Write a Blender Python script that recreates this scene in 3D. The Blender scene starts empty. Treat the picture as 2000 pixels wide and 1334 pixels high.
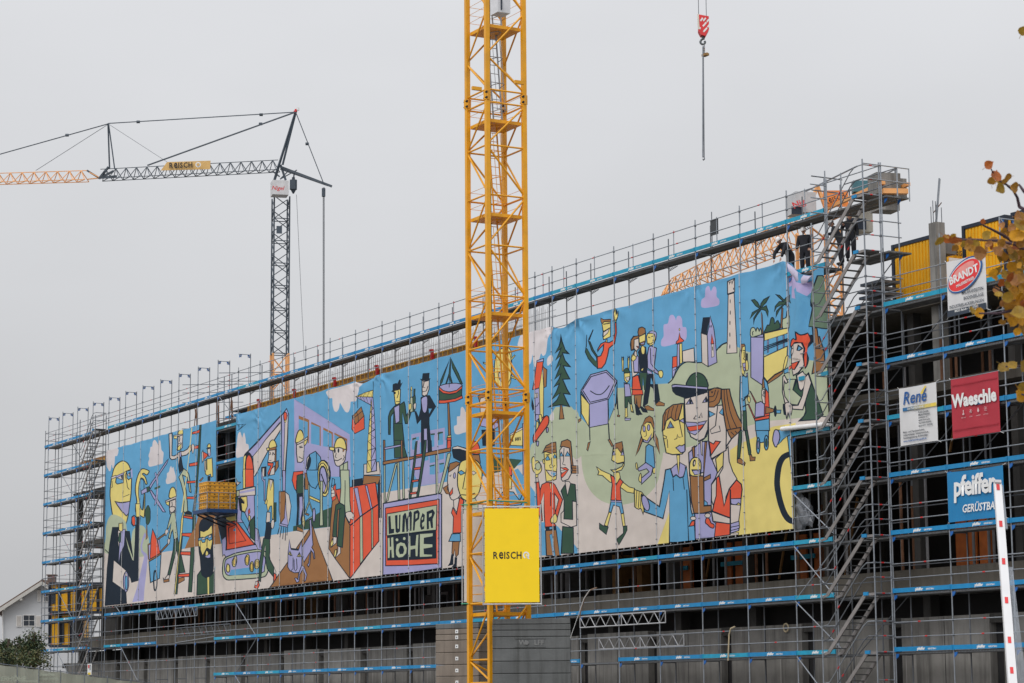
import bpy, bmesh, math, random
import numpy as np
from mathutils import Vector, Matrix, geometry
random.seed(7)
S = bpy.context.scene
COL = S.collection
R_ = math.radians
# ---------------------------------------------------------------- camera
CP = np.array([153.76548, -51.45063, 1.59615])
CR = np.array([0.48951186, 0.87196599, -0.00731111])
CU = np.array([0.13535325, -0.06769774, 0.98848192])
CW = np.array([-0.86142767, 0.48486321, 0.15116227])
CF = 4604.782
cam = bpy.data.cameras.new('camera')
cam.sensor_width = 36.0
cam.lens = CF / 2000 * 36.0
cam.clip_start = 0.5
cam.clip_end = 3000
camo = bpy.data.objects.new('camera', cam)
m = Matrix.Identity(4)
for i in range(3):
    m[i][0], m[i][1], m[i][2], m[i][3] = CR[i], CU[i], -CW[i], CP[i]
camo.matrix_world = m
cam.dof.use_dof = True
cam.dof.focus_distance = 105
cam.dof.aperture_fstop = 7.1
COL.objects.link(camo)
S.camera = camo
S.render.resolution_x, S.render.resolution_y = 1024, 683
def at(px, py, Y=0.0):
    d = CW + CR * (px - 1000) / CF - CU * (py - 667) / CF
    return Vector(CP + d * ((Y - CP[1]) / d[1]))
def atd(px, py, D):
    d = CW + CR * (px - 1000) / CF - CU * (py - 667) / CF
    return Vector(CP + d * D)
# ---------------------------------------------------------------- overcast sky
w = bpy.data.worlds.new('World'); S.world = w; w.use_nodes = True
nt = w.node_tree; N = nt.nodes; Lk = nt.links
N.clear()
out = N.new('ShaderNodeOutputWorld'); bg = N.new('ShaderNodeBackground')
sky = N.new('ShaderNodeTexSky'); sky.sky_type = 'NISHITA'; sky.sun_disc = False
SUN_EL, SUN_AZ = R_(46), R_(148)
sky.sun_elevation = SUN_EL; sky.sun_rotation = SUN_AZ
sky.air_density = 1.0; sky.dust_density = 6.0
tc = N.new('ShaderNodeTexCoord'); sep = N.new('ShaderNodeSeparateXYZ')
Lk.new(tc.outputs['Generated'], sep.inputs[0])
mz = N.new('ShaderNodeMath'); mz.operation = 'MULTIPLY_ADD'; mz.use_clamp = False
mx = N.new('ShaderNodeMath'); mx.operation = 'MAXIMUM'; mx.inputs[1].default_value = 0.0
Lk.new(sep.outputs[2], mx.inputs[0]); Lk.new(mx.outputs[0], mz.inputs[0])
mz.inputs[1].default_value = 1.9; mz.inputs[2].default_value = 1.08      # overcast: brighter towards the zenith
no = N.new('ShaderNodeTexNoise'); no.inputs['Scale'].default_value = 3.0; no.inputs['Detail'].default_value = 4.0
mp = N.new('ShaderNodeMapping'); mp.inputs['Scale'].default_value = (1, 1, 2.5)
Lk.new(tc.outputs['Generated'], mp.inputs[0]); Lk.new(mp.outputs[0], no.inputs['Vector'])
mr = N.new('ShaderNodeMapRange'); mr.inputs[1].default_value = .25; mr.inputs[2].default_value = .75
mr.inputs[3].default_value = .93; mr.inputs[4].default_value = 1.07
Lk.new(no.outputs[0], mr.inputs[0])
mm = N.new('ShaderNodeMath'); mm.operation = 'MULTIPLY'
Lk.new(mz.outputs[0], mm.inputs[0]); Lk.new(mr.outputs[0], mm.inputs[1])
cl = N.new('ShaderNodeVectorMath'); cl.operation = 'SCALE'
cl.inputs[0].default_value = (4.83, 4.87, 5.0)
Lk.new(mm.outputs[0], cl.inputs['Scale'])
mix = N.new('ShaderNodeMixRGB'); mix.inputs[0].default_value = .08
Lk.new(cl.outputs[0], mix.inputs[1]); Lk.new(sky.outputs[0], mix.inputs[2])
Lk.new(mix.outputs[0], bg.inputs[0]); bg.inputs[1].default_value = 0.1
Lk.new(bg.outputs[0], out.inputs[0])
sl = bpy.data.lights.new('sun', 'SUN'); sl.energy = 1.45; sl.angle = R_(40); sl.color = (1, .97, .93)
so = bpy.data.objects.new('sun', sl); COL.objects.link(so)
sd = Vector((math.sin(SUN_AZ) * math.cos(SUN_EL), math.cos(SUN_AZ) * math.cos(SUN_EL), math.sin(SUN_EL)))
so.rotation_euler = sd.to_track_quat('Z', 'Y').to_euler()
S.view_settings.view_transform = 'Standard'; S.view_settings.look = 'None'
S.view_settings.exposure = 0.0; S.view_settings.gamma = 1.0
try: S.view_settings.use_curve_mapping = False
except Exception: pass
S.render.engine = 'CYCLES'
# ---------------------------------------------------------------- materials
MATS = {}
def lin(c):
    return tuple(((v / 255) / 12.92 if v / 255 <= .04045 else ((v / 255 + .055) / 1.055) ** 2.4) for v in c)
def mat(name, col, rough=.6, metal=0.0, var=.12, scale=3.0, bump=0.0, streak=0.0, transl=0.0, detail=5, spec=.5, dirt=None, dirt_amt=.5, alpha=1.0, lime=0.0):
    if name in MATS: return MATS[name]
    M = bpy.data.materials.new(name); M.use_nodes = True
    t = M.node_tree; n = t.nodes; l = t.links
    b = n['Principled BSDF']
    b.inputs['Roughness'].default_value = rough; b.inputs['Metallic'].default_value = metal
    b.inputs['Specular IOR Level'].default_value = spec
    g = n.new('ShaderNodeNewGeometry'); 
    ns = n.new('ShaderNodeTexNoise'); ns.inputs['Scale'].default_value = scale; ns.inputs['Detail'].default_value = detail
    l.new(g.outputs['Position'], ns.inputs['Vector'])
    r = n.new('ShaderNodeMapRange'); r.inputs[1].default_value = .25; r.inputs[2].default_value = .75
    r.inputs[3].default_value = 1 - var; r.inputs[4].default_value = 1 + var
    l.new(ns.outputs[0], r.inputs[0])
    oi = n.new('ShaderNodeObjectInfo')
    r2 = n.new('ShaderNodeMapRange'); r2.inputs[3].default_value = 1 - var * .6; r2.inputs[4].default_value = 1 + var * .6
    l.new(oi.outputs['Random'], r2.inputs[0])
    mu = n.new('ShaderNodeMath'); mu.operation = 'MULTIPLY'; l.new(r.outputs[0], mu.inputs[0]); l.new(r2.outputs[0], mu.inputs[1])
    v = n.new('ShaderNodeVectorMath'); v.operation = 'SCALE'; v.inputs[0].default_value = col[:3]
    l.new(mu.outputs[0], v.inputs['Scale'])
    last = v.outputs[0]
    if streak or dirt:
        mpp = n.new('ShaderNodeMapping'); mpp.inputs['Scale'].default_value = (2.2, 2.2, .14) if streak else (1.3, 1.3, 1.3)
        l.new(g.outputs['Position'], mpp.inputs[0])
        n2 = n.new('ShaderNodeTexNoise'); n2.inputs['Scale'].default_value = 1.6; n2.inputs['Detail'].default_value = 7; n2.inputs['Roughness'].default_value = .65
        l.new(mpp.outputs[0], n2.inputs['Vector'])
        rr = n.new('ShaderNodeMapRange'); rr.inputs[1].default_value = .48; rr.inputs[2].default_value = .68
        rr.inputs[4].default_value = streak or dirt_amt
        l.new(n2.outputs[0], rr.inputs[0])
        mi = n.new('ShaderNodeMixRGB'); l.new(rr.outputs[0], mi.inputs[0]); l.new(last, mi.inputs[1])
        mi.inputs[2].default_value = (*(dirt or (col[0] * .45, col[1] * .43, col[2] * .4)), 1)
        last = mi.outputs[0]
    if lime:
        m3 = n.new('ShaderNodeMapping'); m3.inputs['Scale'].default_value = (5.0, 5.0, .10)
        l.new(g.outputs['Position'], m3.inputs[0])
        n3 = n.new('ShaderNodeTexNoise'); n3.inputs['Scale'].default_value = 1.5; n3.inputs['Detail'].default_value = 5; n3.inputs['Roughness'].default_value = .6
        l.new(m3.outputs[0], n3.inputs['Vector'])
        n4 = n.new('ShaderNodeTexNoise'); n4.inputs['Scale'].default_value = .35; l.new(g.outputs['Position'], n4.inputs['Vector'])
        r3 = n.new('ShaderNodeMapRange'); r3.inputs[1].default_value = .58; r3.inputs[2].default_value = .70; l.new(n3.outputs[0], r3.inputs[0])
        r4 = n.new('ShaderNodeMapRange'); r4.inputs[1].default_value = .46; r4.inputs[2].default_value = .62; r4.inputs[4].default_value = lime; l.new(n4.outputs[0], r4.inputs[0])
        mm3 = n.new('ShaderNodeMath'); mm3.operation = 'MULTIPLY'; l.new(r3.outputs[0], mm3.inputs[0]); l.new(r4.outputs[0], mm3.inputs[1])
        mi3 = n.new('ShaderNodeMixRGB'); l.new(mm3.outputs[0], mi3.inputs[0]); l.new(last, mi3.inputs[1]); mi3.inputs[2].default_value = (.46, .45, .44, 1)
        last = mi3.outputs[0]
    l.new(last, b.inputs['Base Color'])
    if bump:
        bp = n.new('ShaderNodeBump'); bp.inputs['Strength'].default_value = bump; bp.inputs['Distance'].default_value = .03
        nb = n.new('ShaderNodeTexNoise'); nb.inputs['Scale'].default_value = scale * 6; nb.inputs['Detail'].default_value = 4
        l.new(g.outputs['Position'], nb.inputs['Vector']); l.new(nb.outputs[0], bp.inputs['Height']); l.new(bp.outputs[0], b.inputs['Normal'])
    if transl:
        tr = n.new('ShaderNodeBsdfTranslucent'); l.new(last, tr.inputs[0])
        ms = n.new('ShaderNodeMixShader'); ms.inputs[0].default_value = transl
        l.new(b.outputs[0], ms.inputs[1]); l.new(tr.outputs[0], ms.inputs[2]); l.new(ms.outputs[0], n['Material Output'].inputs[0])
        last_s = ms.outputs[0]
    if alpha < 1: b.inputs['Alpha'].default_value = alpha
    MATS[name] = M
    return M
steel = mat('galvanised steel', (.30, .33, .37), .45, .55, .18, 6)
steel_dk = mat('dull scaffold steel', (.16, .175, .20), .5, .4, .2, 5)
alu = mat('aluminium stair', (.29, .275, .27), .5, .5, .15, 5)
deckm = mat('steel deck', (.13, .135, .14), .6, .3, .25, 4)
blue = mat('blue toe board paint', (.004, .225, .50), .5, 0, .12, 4, dirt=(.02, .17, .33), dirt_amt=.35)
cyan = mat('faded blue toe board paint', (.006, .31, .50), .5, 0, .15, 4, dirt=(.03, .23, .34), dirt_amt=.4)
clampb = mat('blue bracket', (.01, .12, .42), .5)
white = mat('white print', (.75, .77, .78), .6, 0, .05)
redp = mat('red paint', (.62, .03, .035), .5)
yelt = mat('yellow tape', (.75, .55, .05), .5)
cran = mat('crane yellow paint', (.78, .36, .008), .42, 0, .08, 2.5, dirt=(.42, .20, .02), dirt_amt=.35)
cran_or = mat('faded orange crane paint', (.78, .38, .14), .5, 0, .1, 2, dirt=(.5, .24, .1), dirt_amt=.3)
crane_gy = mat('dark blue-grey crane paint', (.055, .075, .10), .5, 0, .15, 2)
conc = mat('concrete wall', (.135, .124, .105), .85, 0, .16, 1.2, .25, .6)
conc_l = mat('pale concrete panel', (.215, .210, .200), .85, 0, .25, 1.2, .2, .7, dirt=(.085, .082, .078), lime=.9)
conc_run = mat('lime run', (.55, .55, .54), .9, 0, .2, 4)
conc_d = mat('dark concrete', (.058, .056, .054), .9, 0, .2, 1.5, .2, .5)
ball = mat('ballast concrete', (.115, .122, .125), .85, 0, .18, 1.8, .3, .7, dirt=(.05, .052, .05))
ball_b = mat('brown ballast concrete', (.21, .178, .15), .85, 0, .15, 1.8, .3, .5, dirt=(.09, .075, .06))
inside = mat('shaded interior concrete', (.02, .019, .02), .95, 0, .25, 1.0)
gap = mat('black and slit shade', (.02, .02, .022), .9)
prop = mat('prop steel', (.18, .18, .19), .6, .3, .2, 4)
rust = mat('rusty steel', (.16, .075, .04), .8, 0, .3, 5)
orange = mat('orange formwork panel', (.50, .13, .025), .6, 0, .25, 2)
form = mat('yellow formwork', (.72, .36, .03), .55, 0, .15, 2, dirt=(.35, .17, .03), dirt_amt=.6)
wood = mat('brown formwork ply', (.30, .16, .06), .7, 0, .25, 3)
cont = mat('container yellow', (.80, .42, .012), .5, 0, .08, 1.2, dirt=(.5, .26, .03), dirt_amt=.3)
contf = mat('container dark frame', (.016, .025, .045), .5)
# ---------------------------------------------------------------- mesh helpers
class MB:
    def __init__(s): s.v = []; s.f = []; s.mi = []; s.cur = 0
    def face(s, pts):
        b = len(s.v); s.v += [tuple(p) for p in pts]; s.f.append(tuple(range(b, b + len(pts)))); s.mi.append(s.cur); return s
    def box(s, c, d, rz=0.0, mtx=None):
        hx, hy, hz = d[0] / 2, d[1] / 2, d[2] / 2
        b = len(s.v); ca, sa = math.cos(rz), math.sin(rz)
        for x, y, z in ((-1,-1,-1),(1,-1,-1),(1,1,-1),(-1,1,-1),(-1,-1,1),(1,-1,1),(1,1,1),(-1,1,1)):
            px, py, pz = x * hx, y * hy, z * hz
            s.v.append((c[0] + px * ca - py * sa, c[1] + px * sa + py * ca, c[2] + pz))
        for q in ((0,3,2,1),(4,5,6,7),(0,1,5,4),(1,2,6,5),(2,3,7,6),(3,0,4,7)):
            s.f.append(tuple(b + i for i in q)); s.mi.append(s.cur)
        return s
    def bar(s, p, q, wd, ht=None, up=(0, 0, 1)):
        p, q = Vector(p), Vector(q); ht = ht or wd
        d = (q - p); 
        if d.length < 1e-6: return s
        d.normalize(); u = Vector(up)
        if abs(d.dot(u)) > .98: u = Vector((0, 1, 0))
        a = d.cross(u).normalized(); c = a.cross(d).normalized()
        b = len(s.v)
        for e in (p, q):
            for i, j in ((-1,-1),(1,-1),(1,1),(-1,1)): s.v.append(tuple(e + a * (i * wd / 2) + c * (j * ht / 2)))
        for f in ((0,1,2,3),(7,6,5,4),(0,4,5,1),(1,5,6,2),(2,6,7,3),(3,7,4,0)):
            s.f.append(tuple(b + i for i in f)); s.mi.append(s.cur)
        return s
    def tube(s, p, q, r, n=6, r2=None):
        p, q = Vector(p), Vector(q); d = q - p
        if d.length < 1e-6: return s
        d.normalize(); r2 = r if r2 is None else r2
        u = Vector((0, 0, 1)) if abs(d.z) < .9 else Vector((1, 0, 0))
        a = d.cross(u).normalized(); c = a.cross(d)
        b = len(s.v)
        for e, rr in ((p, r), (q, r2)):
            for i in range(n):
                t = 2 * math.pi * i / n; s.v.append(tuple(e + a * (rr * math.cos(t)) + c * (rr * math.sin(t))))
        for i in range(n):
            j = (i + 1) % n; s.f.append((b + i, b + j, b + n + j, b + n + i)); s.mi.append(s.cur)
        s.f.append(tuple(b + i for i in reversed(range(n)))); s.f.append(tuple(b + n + i for i in range(n))); s.mi += [s.cur, s.cur]
        return s
    def path(s, pts, r, n=6):
        for a, b in zip(pts, pts[1:]): s.tube(a, b, r, n)
        return s
    def mesh(s, name, mats):
        me = bpy.data.meshes.new(name); me.from_pydata(s.v, [], s.f)
        if not isinstance(mats, (list, tuple)): mats = [mats]
        for k in mats: me.materials.append(k)
        if len(mats) > 1: me.polygons.foreach_set('material_index', s.mi)
        me.update(); return me
    def build(s, name, mats, parent=None, loc=None, smooth=False):
        me = s.mesh(name, mats)
        if smooth: me.polygons.foreach_set('use_smooth', [True] * len(me.polygons))
        return link(name, me, parent, loc)
def link(name, me, parent=None, loc=None):
    o = bpy.data.objects.new(name, me); COL.objects.link(o)
    if parent is not None:
        o.parent = parent
    if loc is not None: o.location = loc
    return o
def tag(o, label=None, cat=None, group=None, kind=None):
    if label: o['label'] = label
    if cat: o['category'] = cat
    if group: o['group'] = group
    if kind: o['kind'] = kind
    return o
def thing(name, label, cat, loc=(0, 0, 0), group=None):
    o = bpy.data.objects.new(name, None); COL.objects.link(o); o.location = loc; o.empty_display_size = .2
    return tag(o, label, cat, group)
def rel(parent, p): return Vector(p) - parent.location
SHARE = {}
def unit_bar(kind, wd, mats, n=6):
    """unit-length bar along +X, shared between alike pieces"""
    k = (kind, round(wd, 4), mats.name)
    if k not in SHARE:
        b = MB()
        if kind == 'tube': b.tube((0, 0, 0), (1, 0, 0), wd, n)
        else: b.bar((0, 0, 0), (1, 0, 0), wd)
        SHARE[k] = b.mesh(kind, mats)
    return SHARE[k]
def piece(name, p, q, wd, mats, parent, kind='tube', n=6):
    p, q = Vector(p), Vector(q); me = unit_bar(kind, wd, mats, n)
    o = bpy.data.objects.new(name, me); COL.objects.link(o); o.parent = parent
    d = q - p; L = d.length; x = d / L
    u = Vector((0, 0, 1)) if abs(x.z) < .95 else Vector((0, 1, 0))
    y = u.cross(x).normalized(); z = x.cross(y)
    pl = parent.location if parent is not None else Vector((0, 0, 0))
    a = p - pl
    o.matrix_local = Matrix(((x.x * L, y.x, z.x, a.x), (x.y * L, y.y, z.y, a.y), (x.z * L, y.z, z.z, a.z), (0, 0, 0, 1)))
    return o
def baked(o):
    """evaluated mesh of an object, worked out in a small scratch scene"""
    sc_ = bpy.data.scenes.new('scratch'); sc_.collection.objects.link(o)
    with bpy.context.temp_override(scene=sc_, view_layer=sc_.view_layers[0]):
        dg = bpy.context.evaluated_depsgraph_get(); dg.update()
    me = bpy.data.meshes.new_from_object(o.evaluated_get(dg))
    bpy.data.scenes.remove(sc_); bpy.data.objects.remove(o); return me
def text_mesh(body, size=1.0, bold=0.0, shear=0.0, align='CENTER', extrude=0.0, space=1.0):
    c = bpy.data.curves.new('lettering', 'FONT'); c.body = body; c.size = size; c.offset = bold; c.shear = shear
    c.align_x = align; c.align_y = 'CENTER'; c.extrude = extrude; c.space_character = space; c.resolution_u = 2
    o = bpy.data.objects.new('lettering', c)
    me = baked(o); bpy.data.curves.remove(c)
    return me
def stand(me, mats):                                # lettering from XY into the facade's XZ plane
    me.transform(Matrix.Rotation(math.pi / 2, 4, 'X')); me.materials.clear(); me.materials.append(mats); return me
def word_logo(m_, bold=.02):
    """six-letter logo word with a lower-case e as tall as the capitals; cap height 1, centred"""
    bm = bmesh.new(); x = 0.0
    for ch_ in 'ReISCH':
        me = text_mesh(ch_, 1.0, bold, 0, 'LEFT'); co = np.array([v.co[:] for v in me.vertices]); lo, hi = co.min(0), co.max(0)
        k = 1.0 / (hi[1] - lo[1])
        kx = k * (.80 if ch_ != 'e' else .68)
        for v in me.vertices: v.co = ((v.co.x - lo[0]) * kx + x, (v.co.y - lo[1]) * k - .5, 0)
        x += (hi[0] - lo[0]) * kx + .13
        bm.from_mesh(me)
    me = bpy.data.meshes.new('word'); bm.to_mesh(me); bm.free()
    for v in me.vertices: v.co.x -= x / 2
    me['w'] = x
    return stand(me, m_)
# ---------------------------------------------------------------- ground
g = MB(); g.face([(-900, -900, 0), (900, -900, 0), (900, 1500, 0), (-900, 1500, 0)])
tag(g.build('ground', mat('gravel ground', (.16, .15, .135), .95, 0, .25, .6, .3)), kind='structure')
# ================================================================ building
Yf = 1.3
bld = thing('concrete_building', 'unfinished grey concrete building behind the scaffolding, open dark storeys', 'building', (46, Yf, 0))
def bpart(name, lo, hi, m, parent=None):
    b = MB(); c = [(lo[i] + hi[i]) / 2 for i in range(3)]; d = [hi[i] - lo[i] for i in range(3)]
    P = parent or bld
    o = b.box((0, 0, 0), d).build(name, m, bld); o.location = Vector(c) - bld.location
    return o
XE = 112
# ground-floor panels with recessed slits between them
slits = [-2.4, 2.9, 8.2, 13.2, 18.3, 23.4, 28.7, 34.05, 39.25, 44.4, 49.6, 54.9, 60.3, 66.1, 71.6, 76.95, 82.25, 87.4, 92.75, 98, 103.3, 108.6]
for i, (a, b) in enumerate(zip(slits, slits[1:])):
    z1 = 4.4 + (.05 if i % 3 == 1 else 0)
    jag = random.uniform(-.02, .02)
    bpart('wall_panel', (a + .35, Yf + jag, 0), (b - .35, Yf + .3 + jag, z1), conc_l)
    bpart('panel_joint', ((a + b) / 2 - .015, Yf + jag - .004, 0), ((a + b) / 2 + .015, Yf + jag + .02, z1 - .01), gap)
    bpart('slit_shade', (a - .345, Yf + .32, 0), (a + .345, Yf + .36, 4.05), gap)  # black sheet stands in for the shade deep in the slit
    bpart('corbel', (a - .6, Yf + .05, 4.1), (a + .36 - .02, Yf + .5, 4.42), conc_d)
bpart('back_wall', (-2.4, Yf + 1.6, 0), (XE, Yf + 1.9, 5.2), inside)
# slabs
def slab(z0, z1, xa, xb, m=conc, depth=24): return bpart('floor_slab', (xa, Yf, z0), (xb, Yf + depth, z1), m)
slab(5.45, 5.75, -1.0, XE)
# upstand on the first slab, poured in lengths
x = -1.0
while x < XE:
    L = random.choice((3.8, 5.2, 6.1, 7.4)); x2 = min(x + L, XE)
    bpart('parapet', (x + .012, Yf - .012 - random.uniform(0, .02), 5.30), (x2 - .012, Yf + .22, 6.08 + random.uniform(-.03, .03)), conc)
    x = x2
slab(12.16, 12.54, 6, XE)
slab(15.25, 15.62, 6, XE)
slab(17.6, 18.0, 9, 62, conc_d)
for X in np.arange(-1.5, 7.2, 1.53):
    bpart('edge_formwork', (X, Yf + .2, 17.55), (X + 1.5, Yf + .4, 17.85), form); bpart('edge_formwork', (X, Yf + .5, 17.85), (X + 1.5, Yf + .65, 18.1), wood)
bpart('slab_edge', (-1.2, Yf + .1, 12.2), (6, Yf + 3, 12.5), conc)
bpart('slab_edge', (-2.5, Yf + .4, 15.7), (6, Yf + 3, 16.0), conc_d)
# columns; the shade of the storeys is put into their dark colour
for i, X in enumerate(np.arange(-2.0, XE, 5.3)):
    for Y in (Yf + .75, Yf + 7.5, Yf + 15):
        top = 18.0 if X < 62 and X > 6 else (15.3 if X > 6 else 16.0)
        if Y > Yf + 1 and X < 8: continue
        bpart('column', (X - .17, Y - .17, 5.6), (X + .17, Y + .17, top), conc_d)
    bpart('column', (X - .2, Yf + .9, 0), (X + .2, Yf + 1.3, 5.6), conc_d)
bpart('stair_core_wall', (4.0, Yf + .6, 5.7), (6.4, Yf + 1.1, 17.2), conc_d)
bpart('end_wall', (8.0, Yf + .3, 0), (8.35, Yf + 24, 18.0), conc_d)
bpart('added_rear_wall', (9, Yf + 23.5, 5.7), (30, Yf + 23.8, 18), inside)  # added rear closure, keeps daylight out of the open storeys
bpart('added_rear_wall', (30, Yf + 12, 5.7), (XE, Yf + 12.3, 15.3), inside)
bpart('shade_partition', (48, Yf + 6, 5.75), (62, Yf + 6.2, 12.2), inside)
bpart('shade_partition', (9, Yf + 9, 5.75), (48, Yf + 9.2, 12.2), inside)
bpart('shade_partition', (64, Yf + 8, 5.75), (100, Yf + 8.2, 12.2), inside)
bpart('shade_partition', (62.5, Yf + 3.0, 12.55), (100, Yf + 3.2, 15.25), inside)  # near-black partition added close in to keep this storey dark
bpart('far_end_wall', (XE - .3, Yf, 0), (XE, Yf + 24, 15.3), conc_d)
# column pushing through the roof slab beside the yellow cabins
c1 = bpart('roof_column', (89.58, 1.65, 12.5), (89.98, 2.05, 18.25), conc_l)
cx = Vector((89.78, 1.85, 18.25))
for dx, dy, h in ((-.13, -.13, .6), (.13, -.13, .75), (-.13, .13, .7), (.13, .13, .55), (0, -.14, .8)):
    piece('rebar', cx + Vector((dx, dy, -.1)), cx + Vector((dx, dy, h)), .016, steel_dk, bld)
piece('rebar', cx + Vector((-.04, 0, 0)), cx + Vector((.16, .06, 1.6)), .028, steel, bld)
piece('rebar', cx + Vector((0, 0, 0)), cx + Vector((.19, .07, 1.57)), .024, steel, bld)
piece('rebar', cx + Vector((-.15, 0, .4)), cx + Vector((.25, .05, .7)), .018, rust, bld)
# steel props between the slabs, one by one
props = []
for z0, z1, xs in ((5.78, 12.16, np.arange(10, 100, 1.55)), (12.54, 15.25, np.arange(86, 100, .95))):
    for X in xs:
        for Y in ((Yf + .45, Yf + 2.2, Yf + 4.1) if z0 < 6 else (Yf + .5, Yf + 1.9)):
            if random.random() < .3: continue
            x = X + random.uniform(-.5, .5)
            b = prop if random.random() < .62 else rust
            props.append((x, Y + random.uniform(-.3, .3), z0, z1, b))
props.sort(key=lambda p: (p[1] > Yf + 1.4, -p[0]))
for x, Y, z0, z1, b in props[:150]:
    o = piece('steel_prop', (x, Y, z0), (x, Y, z0 + (z1 - z0) * .55), .055, b, bld)
    piece('steel_prop', (x, Y, z0 + (z1 - z0) * .5), (x, Y, z1), .04, steel_dk, bld)
# upright ply and waste standing in the openings
for i in range(70):
    X = random.uniform(12, 64); wv = random.uniform(.2, .9); h = random.uniform(1.2, 3.2)
    bpart('leaning_board', (X, Yf + 2.6 + random.uniform(0, 2), 5.78), (X + wv, Yf + 2.65 + random.uniform(2.1, 2.2), 5.78 + h), random.choice((conc_d, inside, wood, prop, inside)))
for X, wv, z, h in ((66.66, 0.49, 5.8, 2.4), (67.39, 0.97, 5.8, 2.4), (70.81, 0.5, 5.8, 2.4), (71.61, 0.53, 5.8, 2.4), (72.32, 0.63, 5.8, 2.4), (75.82, 0.8, 5.8, 2.4), (77.13, 0.41, 5.8, 2.4), (77.88, 0.67, 5.8, 2.4), (85.85, 0.64, 5.8, 2.4), (86.57, 0.43, 5.8, 2.4), (87.16, 0.62, 5.8, 2.4), (44.2, 0.25, 5.8, 2.2), (35, 0.25, 5.8, 2.2)):
    bpart('orange_panel', (X, Yf + 4.2, z), (X + wv, Yf + 4.28, z + h), orange)
for X in (66.66, 70.81, 75.82):
    bpart('blue_strip', (X, Yf + 4.0, 7.2), (X + 1.6, Yf + 4.05, 7.38), cyan)
for X, z in ((70.6, 6.3), (76.1, 6.9), (80.4, 6.7), (86.9, 11.0), (91.2, 11.4)):
    piece('timber_prop', (X, Yf + 3.2, z - .5), (X + .7, Yf + 3.4, z + 2.6), .07, wood, bld, 'bar')
# formwork rail on top of the wall with its studs, and starter bars above
fw = thing('formwork_rail', 'brown and yellow formwork edge along the top of the wall above the mural', 'formwork', (36, Yf - .1, 18.5))
xs = list(np.arange(29.3, 62.5, 1.53))
for a, b in zip(xs, xs[1:]):
    z = 18.13
    o = MB().box((0, 0, 0), (b - a - .015, .09, .5)).build('formwork_sheet', wood, fw); o.location = Vector(((a + b) / 2, Yf - .06, 17.85)) - fw.location
    for nm, lo, hi, mm_ in (('flange', z - .02, z + .06, form), ('web', z + .06, z + .28, wood), ('flange', z + .28, z + .34, form)):
        o = MB().box((0, 0, 0), (b - a - .02, .1 if nm == 'web' else .16, hi - lo)).build(nm, mm_, fw)
        o.location = Vector(((a + b) / 2, Yf - .1, (lo + hi) / 2)) - fw.location
    for k in range(3):
        o = MB().box((0, 0, 0), (.06, .13, .22)).build('stud', form, fw); o.location = Vector((a + .25 + k * .5, Yf - .13, z + .17)) - fw.location
for X in (31.2, 36.1, 41.3, 46.4, 52.5, 57.0):
    o = MB().box((0, 0, 0), (.13, .14, .48)).box((.0, -.05, .2), (.24, .12, .1)).build('red_clamp', redp, fw); o.location = Vector((X, Yf - .24, 18.42)) - fw.location
b = MB()
for X in np.arange(31, 63, .24):
    for Y in (Yf + .05, Yf + .25):
        h = random.uniform(.75, 1.15) if X < 64 else random.uniform(.3, .8)
        b.tube((X, Y, 18.0), (X + random.uniform(-.02, .02), Y, 18.35 + h), .011, 3)
for z in (18.7, 18.95): b.tube((31, Yf + .05, z), (64, Yf + .05, z), .012, 3)
o = b.build('starter_bars', mat('pale rebar', (.36, .36, .37), .6, .3), None)
tag(o, 'rows of thin steel starter bars standing on the wall above the formwork edge', 'rebar', kind='stuff')
# left part: dark columns tall bundles of rebar
for X in (22.5, 19.0, 24.6):
    t = thing('rebar_bundle', '', 'rebar', (X, Yf + .8, 17.4))
    for k in range(6): piece('rebar', (X + random.uniform(-.2, .2), Yf + .8 + random.uniform(-.2, .2), 17.4), (X + random.uniform(-.2, .2), Yf + .8, 19.1 + random.uniform(0, .6)), .025, rust, t)
    t['label'] = {22.5: 'rusty rebar bundle above the mural, middle of three left of the loading bay', 19.0: 'rusty rebar bundle above the mural, leftmost of three near the white cloud', 24.6: 'rusty rebar bundle above the mural, rightmost of three beside the loading bay'}[X]
    t['group'] = 'column starter bundles'
# ================================================================ scaffolding
def dz(l): return 3.2 + 2 * (l - 1)
YI = .73
XM = [3.07 * k for k in range(3, 19)] + [58.33, 61.40, 64.47, 65.98] + [68.05 + 3.07 * k for k in range(6)] + [85.75]
XLft = [-2.94, 0, 3.07, 6.14, 9.21]
XR = [89.05, 92.12, 95.19, 98.26]
pf = stand(text_mesh('pfeiffer', .115, .006, .12, 'LEFT'), white)
gb = stand(text_mesh('GERÜSTBAU', .062, .002, .2, 'LEFT'), white)
LET, LET2 = pf, gb
TOE = {}
def toe_mesh(L, m):
    k = (round(L, 2), m.name)
    if k not in TOE:
        TOE[k] = MB().box((L / 2, 0, 0), (L - .03, .026, .15)).box((.04, -.002, 0), (.05, .04, .17)).box((L - .04, -.002, 0), (.05, .04, .17)).mesh('toe_board', m)
    return TOE[k]
DK = {}
def deck_mesh(L):
    k = round(L, 2)
    if k not in DK:
        b = MB()
        b.box((L / 2, .36, 0), (L - .06, .64, .045)); b.box((L / 2, .03, -.02), (L - .06, .03, .085)); b.box((L / 2, .69, -.02), (L - .06, .03, .085))
        b.cur = 1
        x = .12
        while x < L - .1: b.box((x, .012, -.02), (.028, .008, .03)); x += .075
        DK[k] = b.mesh('deck', [deckm, steel])
    return DK[k]
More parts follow.
